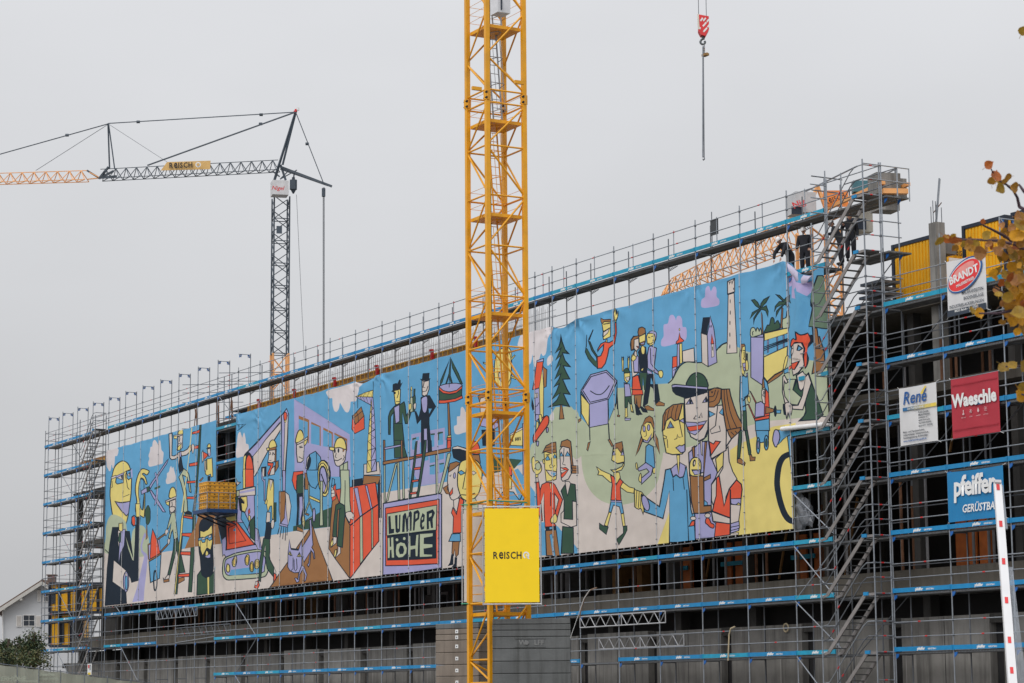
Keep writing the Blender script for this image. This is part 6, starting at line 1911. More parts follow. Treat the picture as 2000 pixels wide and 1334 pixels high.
for o_ in (-.5, .5):
    plab(gc, 'apex_strut', gl(544, 325, o_), gl(577, 220, 0), .13, crane_gy); plab(gc, 'apex_strut', gl(552, 322, o_), gl(578, 218, 0), .11, crane_gy)
    plab(gc, 'jib_strut', gl(214, 330, o_), gl(211, 241, 0), .09, crane_gy); plab(gc, 'jib_strut', gl(224, 330, o_), gl(212, 241, 0), .07, crane_gy)
    plab(gc, 'pendant', gl(577, 219, o_), gl(288, 323, o_), .085, crane_gy)
    plab(gc, 'pendant', gl(577, 219, o_ * .6), gl(212, 241, o_ * .6), .06, crane_gy)
    plab(gc, 'pendant', gl(211, 242, o_ * .6), gl(-60, 318, o_ * .6), .06, crane_gy)
    plab(gc, 'backstay', gl(578, 220, o_ * .4), gl(632, 358, o_ * .4), .055, crane_gy)
plab(gc, 'stay_wire', gl(211, 243), gl(70, 333), .03, steel_dk); plab(gc, 'stay_wire', gl(213, 243), gl(332, 320), .03, steel_dk)
for px, py in ((509, 242), (270, 238), (131, 264), (600, 281), (510, 224)):
    o = MB().tube(-RH * .12, RH * .12, .11, 6).build('pin_joint', crane_gy, gc); o.location = gl(px, py) - gc.location
plab(gc, 'counter_arm', gl(548, 326), gl(648, 364), .16, crane_gy); plab(gc, 'counter_arm', gl(548, 330, .8), gl(640, 362, .4), .12, crane_gy)
for px in (560, 575): plab(gc, 'counter_brace', gl(547, 350), gl(px + 5, 332), .06, crane_gy)
plab(gc, 'neck', gl(536, 352), gl(545, 322), .14, crane_gy); plab(gc, 'neck', gl(558, 352), gl(548, 322), .14, crane_gy); plab(gc, 'neck', gl(532, 334), gl(546, 345), .1, crane_gy)
o = MB().tube((0, 0, -.35), (0, 0, .35), .28, 8).tube((0, 0, .35), (0, 0, .55), .12, 8).tube((0, 0, -.65), (0, 0, -.35), .05, 8, .22).build('slewing_drum', crane_gy, gc); o.location = gl(573, 361) - gc.location
for px in (631.2, 633.2): plab(gc, 'hoist_rope', gl(px, 366), gl(px, 720), .028, steel_dk, 'tube')
plab(gc, 'hoist_rope', gl(579, 380), gl(594, 700), .015, steel_dk, 'tube')
o = MB().tube((0, 0, -.3), (0, 0, .3), .14, 8).build('rope_anchor', crane_gy, gc); o.location = gl(632, 376) - gc.location
for dx, dy, m_ in ((0, 0, redp), (4, -3, white), (-2, 3, redp)):
    o = MB().tube((0, 0, -.1), (0, 0, .1), .1, 8).build('warning_light', m_, gc); o.location = gl(578 + dx, 216 + dy) - gc.location
sgn = mat('ochre sign', (.66, .42, .15), .6)
c = gl(366, 327) - WH * .55
b = MB(); x0_, x1_, zt_, zb_ = -1.85, 1.75, .33, -.30
for dy in (0,):
    pts = [RH * (-1.4) + Vector((0, 0, .28)), RH * x1_ + Vector((0, 0, zt_ + .03)), RH * (x1_ - .02) + Vector((0, 0, zb_ + .03)), RH * x0_ + Vector((0, 0, -.34))]
    b.face([p - WH * .02 for p in pts[::-1]]); b.face([p + WH * .02 for p in pts])
    for i in range(4): b.face([pts[i] - WH * .02, pts[(i + 1) % 4] - WH * .02, pts[(i + 1) % 4] + WH * .02, pts[i] + WH * .02])
o = b.build('jib_sign', sgn, gc); o.location = c - gc.location
def lt(t, body, p, size, m, bold=.01, rz=0.0):
    me = stand(text_mesh(body, size, bold, 0, 'CENTER'), m); me.transform(Matrix.Rotation(rz, 4, 'Y')); me.transform(Matrix.Rotation(rz0, 4, 'Z')); o = link('lettering', me, t); o.location = p - t.location; return o
me = word_logo(black, .03); me.transform(Matrix.Scale(.42, 4)); me.transform(Matrix.Rotation(R_(-1.5), 4, 'Y')); me.transform(Matrix.Rotation(rz0, 4, 'Z')); o = link('lettering', me, gc); o.location = gl(357, 327.5) - WH * .8 - gc.location
o = MB().tube(-WH * .0, -WH * .02, .2, 14).build('emblem', white, gc); o.location = gl(390, 326.5) - WH * .8 - gc.location
o = MB().tube(-WH * .0, -WH * .02, .11, 14).build('emblem', sgn, gc); o.location = gl(390, 326.5) - WH * .84 - gc.location
# ---- orange crane behind the right end of the facade
SO = atd(1598, 428, 110); EO = atd(1312, 553, 127.6); EO.z = SO.z
oc = thing('orange_crane', 'faded orange tower crane with white cab and grey ballast behind the scaffold top', 'tower crane', (SO.x, SO.y, 0))
do = (EO - SO).normalized()
lattice(oc, SO + do * 2.2, EO, .62, .70, 16, cran_or, .030, ('jib_chord', 'jib_diagonal'), .62)
lattice(oc, EO - Vector((0, 0, .0)), EO + do * 1.4 - Vector((0, 0, .25)), .4, .40, 2, cran_or, .034, ('jib_chord', 'jib_diagonal'), .3)
mast(oc, Vector((SO.x, SO.y, 0)), 9, SO.z - .6, 1.5, 14, cran_or, .05, rz0 + R_(20))

sd_ = do.cross(Vector((0, 0, 1))).normalized()
for s_ in (-.6, .6):
    plab(oc, 'counter_jib', SO + sd_ * s_, SO - do * 8.0 + sd_ * s_, .15, cran_or)
    plab(oc, 'counter_walkway_rail', SO + sd_ * (s_ * 1.6) + Vector((0, 0, 1.1)), SO - do * 6.2 + sd_ * (s_ * 1.6) + Vector((0, 0, 1.1)), .05, steel_dk)
    plab(oc, 'tower_head_strut', SO + sd_ * s_, SO + Vector((0, 0, 1.6)), .14, cran_or)
for k in range(4):
    plab(oc, 'counter_rail_post', SO - do * (1.4 + 1.55 * k) + sd_ * .96, SO - do * (1.4 + 1.55 * k) + sd_ * .96 + Vector((0, 0, 1.1)), .05, steel_dk)
o = MB().box((0, 0, 0), (1.0, 1.3, .95), rz0 + .25).build('crane_cab', mat('cab pale grey', (.55, .56, .58), .5), oc); o.location = atd(1564, 400, 108.5) - oc.location
o = MB().box((0, 0, 0), (.5, .04, .35), rz0 + .25).build('cab_window', contf, oc); o.location = atd(1556, 411, 107.7) - oc.location
lt(oc, 'Nig', atd(1560, 398, 107.6), .42, redp, .01, R_(-22))
o = MB().box((0, 0, 0), (1.15, .06, .75), rz0).build('orange_sign', mat('orange sign', (.85, .26, .05), .6), oc); o.location = atd(1632, 388, 107) - oc.location
me = word_logo(black, .02); me.transform(Matrix.Scale(.24, 4)); me.transform(Matrix.Rotation(R_(-20), 4, 'Y')); me.transform(Matrix.Rotation(rz0, 4, 'Z')); o = link('lettering', me, oc); o.location = atd(1631, 388, 106.8) - oc.location
for i, (px, py, D, wv, hv_) in enumerate(((1722, 362, 103, .9, .95), (1738, 366, 103.4, .6, 1.1), (1752, 372, 103.8, .5, .9), (1728, 404, 103, 1.0, .45), (1712, 398, 103.2, .5, .5))):
    o = MB().box((0, 0, 0), (wv, .9, hv_), rz0 + .3).build('counterweight', conc_l, oc); o.location = atd(px, py, D) - oc.location
o = MB().box((0, 0, 0), (1.1, .3, .22), rz0 + .1).build('counter_jib_end', cran_or, oc); o.location = atd(1748, 374, 102.4) - oc.location
o = MB().box((0, 0, 0), (.7, .6, .5), rz0).build('winch', mat('winch green', (.05, .16, .2), .5), oc); o.location = atd(1680, 366, 105) - oc.location
o = MB().box((0, 0, 0), (1.0, .8, 1.1), rz0 + .2).build('operator_cabin', mat('cabin cream', (.5, .48, .42), .5), oc); o.location = atd(1678, 432, 106) - oc.location
o = MB().box((0, 0, 0), (.9, .04, .5), rz0 + .2).build('cabin_window', contf, oc); o.location = atd(1673, 437, 105.3) - oc.location
# ---- hook block with chain hanging top right
hk = atd(1374, 52, 95); hb = thing('hook_block', 'red and white striped crane hook block hanging from two ropes', 'crane hook', hk)
u = 95 / CF
def hp(px, py): return RH * ((px - 1374) * u) + Vector((0, 0, -(py - 52) * u))
b = MB()
out_ = [hp(1364.5, 30), hp(1384, 34), hp(1384, 60), hp(1377, 73), hp(1368, 71), hp(1363.5, 62)]
for s_ in (-.2, .2):
    pp = [p + WH * s_ for p in out_]; b.face(pp if s_ > 0 else pp[::-1])
for i in range(6): b.face([out_[i] + WH * -.2, out_[(i + 1) % 6] + WH * -.2, out_[(i + 1) % 6] + WH * .2, out_[i] + WH * .2])
b.build('sheave_case', redp, hb)
for (x0_, y0_, x1_, y1_) in ((1366.5, 42, 1371, 36), (1372, 42, 1377, 36), (1379, 44, 1383, 39), (1371, 53, 1378, 45), (1372, 64, 1379, 56), (1380, 55, 1383.5, 50), (1364.3, 58, 1366, 55)):
    q = [hp(x0_, y0_), hp(x0_ + 2, y0_ + 2.6), hp(x1_ + 2, y1_ + 2.6), hp(x1_, y1_)]
    MB().face([p - WH * .206 for p in q][::-1]).build('white_stripe', white, hb)
o = MB().face([p - WH * .21 for p in (hp(1361.5, 30), hp(1364.5, 29), hp(1365.5, 60), hp(1362, 60))]).build('side_plate', mat('cream', (.6, .57, .5), .6), hb)
b = MB().path([hp(1373, 72), hp(1373, 78)], .06, 8)
b.path([hp(1373, 76), hp(1369, 79), hp(1367, 83), hp(1369, 87), hp(1373, 88), hp(1376.5, 85), hp(1376, 81)], .045, 8)
b.build('hook', mat('hook steel', (.12, .14, .15), .5, .4), hb)
for px in (1365, 1380): piece('hoist_rope', hk + hp(px, 31), hk + hp(px, -160), .014, steel_dk, hb)
ch = thing('sling_chain', 'long grey sling chain and shackle hanging below the red hook block', 'chain', hk + hp(1373, 90))
c0 = ch.location
for k in range(3):
    o = MB().path([Vector((-.03, 0, .05)), Vector((.03, 0, .05)), Vector((.03, 0, -.05)), Vector((-.03, 0, -.05)), Vector((-.03, 0, .05))], .014, 5).build('link', rust if k == 1 else steel_dk, ch); o.location = hp(1374.5, 93 + 5 * k) - hp(1373, 90)
o = MB().box((0, 0, 0), (.28, .18, .09)).tube((-.12, 0, -.05), (-.12, 0, .08), .06).tube((.12, 0, -.05), (.12, 0, .06), .05).build('ring_lock', mat('brass', (.32, .19, .07), .5, .5), ch); o.location = hp(1376.5, 109) - hp(1373, 90)
piece('chain_leg', c0 + hp(1372, 92) - hp(1373, 90), c0 + hp(1367.5, 313) - hp(1373, 90), .026, steel, ch); piece('chain_leg', c0 + hp(1372.8, 92) - hp(1373, 90), c0 + hp(1370.2, 312) - hp(1373, 90), .022, steel_dk, ch)
o = MB().path([Vector((-.06, 0, .06)), Vector((.05, 0, .04)), Vector((.07, 0, -.05)), Vector((-.02, 0, -.08)), Vector((-.05, 0, -.02))], .022, 6).build('end_hook', steel_dk, ch); o.location = hp(1369, 315) - hp(1373, 90)
# ================================================================ loading platform with yellow formwork panels
pc = at(404, 998, -1.85)
lp = thing('loading_platform', 'blue cantilevered loading platform with grey rail at the gap in the mural', 'platform', (pc.x - .8, -1, pc.z))
o = MB().box((0, 0, 0), (2.1, 1.95, .10)).box((0, -.95, .05), (2.1, .06, .2)).box((1.03, 0, .05), (.06, 1.95, .2)).build('platform_tray', mat('dark blue tray', (.008, .045, .14), .5), lp); o.location = Vector((pc.x - .85, -.95, pc.z - .02)) - lp.location
for k in range(3):
    o = MB().bar((pc.x - 1.8 + k * .9, -.1, pc.z - .7), (pc.x - 1.8 + k * .9, -1.7, pc.z - .1), .08).build('strut', contf, lp); o.location = -lp.location
x_, y_ = pc.x, -1.88
for X, Y in ((x_ + .1, y_), (x_ + .1, -1.2), (x_ + .1, -.5), (x_ - 1.1, y_), (x_ - 1.85, y_)):
    piece('rail_post', (X, Y, pc.z), (X, Y, pc.z + 1.05), .022, steel, lp)
for h in (.5, 1.05):
    piece('guard_rail', (x_ - 1.85, y_, pc.z + h), (x_ + .1, y_, pc.z + h), .022, steel, lp); piece('guard_rail', (x_ + .1, y_, pc.z + h), (x_ + .1, -.15, pc.z + h), .022, steel, lp)
hs = 1.62 / 8
FP = MB()
FP.box((0, 0, 0), (1.25, 1.7, .15)); FP.box((0, 0, .085), (1.29, 1.74, .022)); FP.box((0, 0, -.085), (1.29, 1.74, .022))
FP.cur = 1
for k in range(6):
    FP.box((.63, -.7 + k * .28, 0), (.02, .07, .05))
for k in range(4): FP.box((-.45 + k * .3, -.856, 0), (.06, .02, .05))
fpm = FP.mesh('formwork_panel', [form, contf])
ordf = ['lowest', 'second', 'third', 'fourth', 'fifth', 'sixth', 'seventh', 'topmost']
for k in range(8):
    o = bpy.data.objects.new('formwork_element', fpm); COL.objects.link(o); o.location = (pc.x - .68 + random.uniform(-.02, .02), -.97 + random.uniform(-.02, .02), pc.z + .15 + hs * k)
    tag(o, 'yellow formwork element, %s of the stack on the loading platform' % (ordf[k] if k in (0, 7) else ordf[k] + ' from the bottom'), 'formwork', 'yellow formwork panels stacked in the bay')
# ================================================================ lattice girders hung on the lower scaffold
def girder(x0, x1, zt_, zb_, Y, label, n, m_=None):
    m_ = m_ or gal
    t = thing('lattice_girder', label, 'girder', (x0, Y, zb_), 'spare lattice girders')
    for z in (zt_, zb_): piece('chord', (x0, Y, z), (x1, Y, z), .027, m_, t)
    for k in range(n):
        a, b_, c = x0 + (x1 - x0) * k / n, x0 + (x1 - x0) * (k + .5) / n, x0 + (x1 - x0) * (k + 1) / n
        piece('diagonal', (a, Y, zt_), (b_, Y, zb_), .02, m_, t); piece('diagonal', (b_, Y, zb_), (c, Y, zt_), .02, m_, t)
    for x in (x0, (x0 + x1) / 2, x1): piece('upright', (x, Y, zb_), (x, Y, zt_), .022, m_, t)
a, b_ = at(1133, 1226, -.12), at(1300, 1218, -.12); girder(a.x, b_.x, a.z + .45, a.z, -.12, 'bright aluminium lattice girder just below the mid-right blue deck', 8)
a, b_ = at(1170, 1268, .3), at(1336, 1262, .3); girder(a.x, b_.x, a.z + .44, a.z, .3, 'dimmer aluminium lattice girder hanging below the bright one', 8)
a, b_ = at(305, 1210, -.1), at(385, 1202, -.1); girder(a.x, b_.x, a.z + .52, a.z, -.1, 'grey lattice girder under the left part of the mural', 9, steel)
a, b_ = at(342, 1244, .3), at(450, 1238, .3); girder(a.x, b_.x, a.z + .5, a.z, .3, 'dark lattice girder one storey lower on the left', 9, steel_dk)
# ================================================================ yellow cabins on the roof slab
def cabin(xa, xb, ya, yb, z0, z1, label, side=True):
    t = thing('site_container', label, 'container', ((xa + xb) / 2, ya, z0), 'yellow site containers')
    def bx(n, lo, hi, m_):
        o = MB().box((0, 0, 0), [hi[i] - lo[i] for i in range(3)]).build(n, m_, t); o.location = Vector([(hi[i] + lo[i]) / 2 for i in range(3)]) - t.location
    bx('body', (xa + .06, ya + .06, z0 + .1), (xb - .06, yb - .06, z1 - .05), cont)
    for X in (xa, xb - .14):
        for Y in (ya, yb - .14): bx('corner_post', (X, Y, z0), (X + .14, Y + .14, z1), contf)
    for z in (z0, z1 - .13):
        bx('frame_rail', (xa + .14, ya + .01, z), (xb - .14, ya + .13, z + .13), contf); bx('frame_rail', (xb - .13, ya + .14, z), (xb - .01, yb - .14, z + .13), contf)
    n = int((xb - xa) / .2)
    for k in range(n):
        x = xa + .2 + k * (xb - xa - .35) / n; bx('corrugation', (x, ya + .02, z0 + .16), (x + .09, ya + .06, z1 - .17), cont)
    if side:
        n = int((yb - ya) / .25)
        for k in range(n):
            y = ya + .2 + k * (yb - ya - .4) / n; bx('corrugation', (xb - .06, y, z0 + .16), (xb - .02, y + .12, z1 - .17), cont)
    return t
zr = 15.63
k1 = cabin(85.75, 88.1, 3.0, 9.0, zr, 18.25, 'yellow corrugated container with dark frame left of the concrete roof column')
k2 = cabin(89.75, 92.05, 3.0, 9.0, zr, 18.25, 'yellow corrugated container right of the round-logo banner, behind the leaves')
k3 = cabin(92.35, 94.8, 3.0, 9.0, zr, 18.25, 'yellow container at the right edge of the roof behind the branch')
o = MB().box((0, 0, 0), (.03, 1.1, .7)).build('sign_board', white, k1); o.location = Vector((88.13, 4.3, 17.1)) - k1.location
me = word_logo(black, .02); me.transform(Matrix.Scale(.2, 4)); me.transform(Matrix.Rotation(math.pi / 2, 4, 'Z')); o = link('lettering', me, k1); o.location = Vector((88.15, 4.3, 17.65)) - k1.location
gn = thing('generator', 'small grey generator with lamp between the roof containers', 'generator', (89.3, 2.6, 16.6))
MB().box((0, 0, .9), (.5, .6, .5)).build('housing', mat('generator grey', (.2, .21, .22), .5), gn); MB().box((0, 0, .3), (.06, .06, .7)).build('stand', steel_dk, gn)
MB().box((-.05, -.31, .9), (.2, .02, .24)).build('red_plate', redp, gn); MB().tube((-.1, 0, 1.15), (-.1, 0, 1.4), .06, 8).build('lamp', contf, gn)
# stacked dark girders on the roof slab beside the stairs
for k in range(5):
    t = MB().box((0, 0, 0), (1.6 - .1 * k, .9, .10)).build('timber_bundle', steel_dk, None, (86.05 - .12 * (k % 2), 2.2, 15.72 + k * .24))
    tag(t, 'dark formwork beams on the roof edge by the stairs, %s layer' % ('lowest', 'second', 'third', 'fourth', 'top')[k], 'beams', 'dark beams stacked on the roof')
# ================================================================ company banners on the right scaffold
YS = -.09
def hanging(name, label, x0, x1, z0, z1, m_, wav=.02):
    t = thing(name, label, 'banner', ((x0 + x1) / 2, YS, (z0 + z1) / 2))
    b = MB(); n = 16; vv = []
    for i in range(n + 1):
        for j in range(n + 1):
            u, v = i / n, j / n
            edge = min(u, 1 - u, v, 1 - v)
            vv.append(((u - .5) * (x1 - x0), wav * .5 * math.sin(u * 9 + v * 5) * edge * 4 + .012, (v - .5) * (z1 - z0) - .025 * math.sin(math.pi * u) * (1 if v > .5 else -.4) * abs(v - .5) * 2))
    b.v = vv
    for i in range(n):
        for j in range(n):
            a = i * (n + 1) + j; b.f.append((a, a + n + 1, a + n + 2, a + 1)); b.mi.append(0)
    b.build('cloth', m_, t, smooth=True)
    e = MB()
    for sx in (-1, 1):
        for sz in (-1, 1): e.tube((sx * (x1 - x0) / 2, 0, sz * (z1 - z0) / 2), (sx * ((x1 - x0) / 2 + .12), .05, sz * ((z1 - z0) / 2 + .06)), .008, 4)
    o = e.build('lashings', white, t); o['kind'] = 'stuff'
    return t
def wr(t, body, x, z, size, m_, bold=0.0, rot=0.0, shear=0.0, align='CENTER', off=.03, sx=1.0, space=1.0, name='lettering'):
    me = stand(text_mesh(body, size, bold, shear, align, 0, space), m_)
    o = link(name, me, t); o.location = (x, -off, z); o.rotation_euler = (0, -rot, 0); o.scale = (sx, 1, 1); return o
def ell(t, name, cx_, cz_, rx, rz_, ang, m_, off):
    b = MB(); b.face([(cx_ + rx * math.cos(k) * math.cos(ang) - rz_ * math.sin(k) * math.sin(ang), 0, cz_ + rx * math.cos(k) * math.sin(ang) + rz_ * math.sin(k) * math.cos(ang)) for k in np.linspace(0, 2 * math.pi, 41)[:-1]])
    o = b.build(name, m_, t); o.location = (0, -off, 0); return o
vin = mat('white vinyl cloth', (.74, .75, .77), .55, 0, .05, 2, .1, transl=.12)
dk = mat('dark print', (.03, .045, .07), .6)
lb = mat('logo blue', (.012, .10, .34), .5); lr = mat('logo red', (.72, .035, .04), .5); lrl = mat('logo pale red', (.80, .30, .28), .5)
t = hanging('company_banner', 'white banner with red oval logo in a blue ring, under the yellow containers', 92.53, 94.52, 14.32, 16.22, vin)
ell(t, 'logo_ring', -.03, .36, .94, .50, R_(20), lb, .026); ell(t, 'logo_ring_gap', -.05, .36, .88, .45, R_(20), vin, .029)
ell(t, 'logo_oval', -.06, .35, .84, .42, R_(20), lr, .032); 
ell(t, 'logo_shine', -.05, .56, .55, .15, R_(16), lrl, .034)
wr(t, 'BRANDT', -.08, .36, .37, white, .014, R_(10), 0, sx=1.02, off=.038); wr(t, 'MALERBETRIEB', -.02, .10, .14, white, .003, R_(10), off=.038)
wr(t, 'MALERARBEITEN', .88, -.24, .155, dk, .002, 0, 0, 'RIGHT', sx=.95); wr(t, 'BODENBELÄGE', .88, -.44, .155, dk, .002, 0, 0, 'RIGHT', sx=.95); wr(t, 'INDUSTRIELACKIERUNGEN', .88, -.64, .155, dk, .002, 0, 0, 'RIGHT', sx=.92)
o = MB().face([(-.985, 0, -.74), (.985, 0, -.74), (.985, 0, -.95), (-.985, 0, -.95)]).build('footer', dk, t); o.location = (0, -.028, 0)
wr(t, '88255 Baindt - Tel. 07502', .0, -.80, .115, white, .002, off=.034); wr(t, 'maler@brandt', .45, -.90, .10, white, .002, off=.034)
t = hanging('company_banner', 'white banner with blue script and small grey text beside the stair tower', 89.78, 91.78, 10.22, 12.22, vin)
wr(t, 'René', -.78, .60, .62, lb, .008, 0, .22, 'LEFT')
stp = mat('blue stripe', (.03, .16, .36), .6); sty = mat('yellow stripe', (.80, .62, .10), .6)
for k in range(6):
    f = k / 5; mm_ = mat('stripe %d' % k, tuple(.03 + (.8 - .03) * f if i == 0 else (.16 + (.62 - .16) * f if i == 1 else .36 + (.10 - .36) * f) for i in range(3)), .6)
    o = MB().face([(-.78 + .3 * k, 0, .18), (-.48 + .3 * k, 0, .18), (-.48 + .3 * k, 0, .30), (-.78 + .3 * k, 0, .30)]).build('stripe', mm_, t); o.location = (0, -.028, 0)
o = MB().face([(.18, 0, .70), (.30, 0, .66), (.52, 0, .92), (.44, 0, .93)]).build('brush_mark', sty, t); o.location = (0, -.028, 0)
wr(t, 'Der Malerfachbetrieb', -.1, .24, .10, white, .002, 0, .1, off=.034)
gt = mat('grey print', (.09, .10, .12), .6)
for k, s_ in enumerate(('René Janzik', 'Malermeister', 'Leimäcker 17', '88273 Fronreute', 'Tel. 07505 956978', 'Mobil 0171 7507328')):
    wr(t, s_, .05, .06 - .095 * k, .105 if k < 2 else .07, gt, .002, 0, 0, 'LEFT', sx=1.1 if k < 2 else 1.25)
for k, s_ in enumerate(('Maler- und Tapezierarbeiten,', 'Lackierarbeiten, Vollwärmeschutz,', 'Fassadengestaltung, Bodenbeläge.')): wr(t, s_, -.80, -.55 - .10 * k, .088, gt, .002, 0, 0, 'LEFT', sx=1.12)
wr(t, 'www.malerbetrieb-janzik.de', -.80, -.86, .095, lb, .002, 0, 0, 'LEFT', sx=1.15)
redcl = mat('red vinyl cloth', (.50, .035, .06), .55, 0, .06, 2, .15, transl=.12)
t = hanging('company_banner', 'dark red banner with white rounded lettering and four small icons', 92.54, 94.93, 10.2, 12.2, redcl, .035)
wr(t, 'Waeschle', .0, .22, .60, white, .026, 0, 0, off=.036, sx=.93)
ic = mat('pale print', (.62, .45, .47), .6)
for k, s_ in enumerate(('HEIZUNG', 'KLIMA', 'SANITÄR', 'LÜFTUNG')):
    x = -.55 + .37 * k; wr(t, s_, x, -.36, .055, ic, 0, off=.036)
    b = MB()
    if k == 0: b.tube((x, 0, -.24), (x, 0, -.10), .016, 6).tube((x, -.005, -.27), (x, .005, -.22), .035, 8)
    elif k == 1:
        for a in range(3): b.bar((x - .07 * math.cos(a * 1.047), 0, -.18 - .07 * math.sin(a * 1.047)), (x + .07 * math.cos(a * 1.047), 0, -.18 + .07 * math.sin(a * 1.047)), .014)
    elif k == 2: b.face([(x + .05 * math.sin(q) * (1 if q > 0 else 1), 0, -.20 + .05 * -math.cos(q)) for q in np.linspace(-2.2, 2.2, 9)] + [(x, 0, -.09)])
    else:
        for a in range(3): b.path([(x - .07 + .035 * j, 0, -.13 - .05 * a + .014 * math.sin(j * 1.6)) for j in range(5)], .008, 4)
    o = b.build('icon', ic, t); o.location = (0, -.036, 0)
seam_r = mat('red seam', (.36, .02, .04), .6)
for z in (.78, -.72):
    o = MB().box((0, 0, 0), (2.3, .006, .03)).build('stitched_seam', seam_r, t); o.location = (0, -.03, z)
blcl = mat('blue vinyl cloth', (.010, .22, .50), .5, 0, .05, 2, .1, transl=.1)
t = hanging('company_banner', 'blue scaffolder banner with large white lettering behind the barrier boom', 92.18, 94.98, 7.42, 9.1, blcl)
wr(t, 'pfeiffer', -.02, .30, .92, white, .03, 0, .06, off=.036, sx=.88, space=.92); wr(t, 'GERÜSTBAU', .28, -.45, .36, white, .008, 0, .2, off=.036, sx=.93)
# ================================================================ barrier boom
A, B = atd(1948, 944, 44), atd(1978, 1345, 41.5); d = (B - A)
bo = thing('barrier_boom', 'raised white barrier boom with red reflector marks at the right', 'barrier', (A.x, A.y, A.z - 4))
wbo = mat('boom white', (.70, .71, .73), .45, 0, .04)
u_ = d.normalized(); s1 = (RH - u_ * RH.dot(u_)).normalized(); s2 = u_.cross(s1)
b = MB(); hw, hd = .068, .05
vv = [A - s1 * hw - WH * hd, A + s1 * hw - WH * hd, A + s1 * hw + WH * hd, A - s1 * hw + WH * hd]
vv2 = [v + d + (v - A) * .15 for v in vv]
for i in range(4): b.face([vv[i], vv[(i + 1) % 4], vv2[(i + 1) % 4], vv2[i]])
b.face(vv[::-1]); o = b.build('boom', wbo, bo); o.location = -bo.location
o = MB().bar(A - u_ * .03, A + u_ * .03, .16, .12, up=tuple(s1)).build('end_cap', mat('grey cap', (.5, .5, .52), .5), bo); o.location = -bo.location
o = MB().bar(A + s1 * .075 + u_ * .05, A + s1 * .10 + u_ * 1.0, .05, .05).build('rear_channel', steel_dk, bo); o.location = -bo.location
for py in (952, 1027, 1102, 1178, 1254, 1311):
    t0 = (py - 944) / 401; c = A + d * t0 - s1 * .005 - WH * (hd + .012); hl = .065
    q = [c - s1 * .03 - u_ * hl, c + s1 * .03 - u_ * hl, c + s1 * .03 + u_ * hl, c - s1 * .03 + u_ * hl]
    o = MB().face([p - bo.location for p in q]).build('red_reflector', redp, bo)
# net curtain of thin rods behind the boom
for k in range(8):
    piece('hanging_rod', A + d * .42 + s1 * (.07 + .012 * k), B + s1 * (.12 + .018 * k), .004, steel, bo)
# ================================================================ house, cabins and planting beyond the left end
DH = 215
def hz(px, py, off=0): return atd(px, py, DH + off)
hs_ = thing('white_house', 'white rendered house with gabled roof and shuttered window at the left edge', 'house', (hz(40, 1250).x, hz(40, 1250).y, 0))
ren = mat('white render', (.55, .57, .60), .9, 0, .06, .8, .1)
g = [hz(5, 1400), hz(5, 1190), hz(84, 1140), hz(150, 1182), hz(150, 1400)]
b = MB(); b.face(g[::-1]); bk = [p + WH * 9 for p in g]; b.face(bk)
for i in (0, 3, 4): b.face([g[i], g[(i + 1) % 5], bk[(i + 1) % 5], bk[i]])
o = b.build('wall', ren, hs_); o.location = -hs_.location
tile = mat('brown roof tile', (.10, .065, .05), .8, 0, .2, 2); fas = mat('fascia', (.42, .41, .39), .7)
for (p, q) in (((-12, 1201), (86, 1138)), ((84, 1138), (162, 1188))):
    a, c = hz(*p) - WH * .8, hz(*q) - WH * .8
    o = MB()
    top = [a, c, c + WH * 10.5, a + WH * 10.5]; up_ = Vector((0, 0, .28))
    o.face([x + up_ for x in top]); o.face(top[::-1]); o.face([a, c, c + up_, a + up_]); o.face([top[1], top[2], top[2] + up_, top[1] + up_]); o.face([top[3], top[0], top[0] + up_, top[3] + up_]); o.face([top[2], top[3], top[3] + up_, top[2] + up_])
    r = o.build('roof', tile, hs_); r.location = -hs_.location
    o = MB().bar(a - WH * .05 - Vector((0, 0, .05)), c - WH * .05 - Vector((0, 0, .05)), .1, .3).build('fascia', fas, hs_); o.location = -hs_.location
for p in ((11, 1190), (45, 1171)):
    o = MB().bar(hz(*p) - WH * .9, hz(*p) + WH * .2, .22).build('purlin_end', fas, hs_); o.location = -hs_.location
wf = mat('window frame white', (.72, .72, .72), .5); gls = mat('dark window glass', (.03, .04, .055), .1, 0, .1, spec=.8); shu = mat('pale shutter', (.50, .48, .46), .7)
def rect(n, x0_, y0_, x1_, y1_, m_, off, par=None, th=.06):
    a = [hz(x0_, y0_), hz(x1_, y0_), hz(x1_, y1_), hz(x0_, y1_)]; a = [p - WH * off for p in a]; c = [p + WH * th for p in a]
    b = MB(); b.face(a[::-1]); b.face(c)
    for i in range(4): b.face([a[i], a[(i + 1) % 4], c[(i + 1) % 4], c[i]])
    P = par or hs_
    o = b.build(n, m_, P); o.location = -(hs_.location) if P is hs_ else Vector((0, 0, 0)); return o
for (x0_, y0_, x1_, y1_) in ((46, 1201.5, 68, 1222.5), (86, 1155, 94, 1175)):
    w_ = rect('window', x0_ - 1, y0_ - 1, x1_ + 1, y1_ + 1, wf, .08)
    for i in range(2):
        for j in range(2):
            xa = x0_ + (x1_ - x0_) * i / 2 + .5; ya_ = y0_ + (y1_ - y0_) * j / 2 + .5
            p = rect('pane', xa, ya_, xa + (x1_ - x0_) / 2 - 1, ya_ + (y1_ - y0_) / 2 - 1, gls, .10, w_, .01)
for (x0_, y0_, x1_, y1_) in ((32, 1202, 43, 1224), (70, 1202, 81, 1224), (73, 1153, 80, 1175)):
    s_ = rect('shutter', x0_, y0_, x1_, y1_, wf, .12); rect('shutter_infill', x0_ + 1.3, y0_ + 1.5, x1_ - 1.3, y1_ - 1.5, shu, .14, s_, .02)
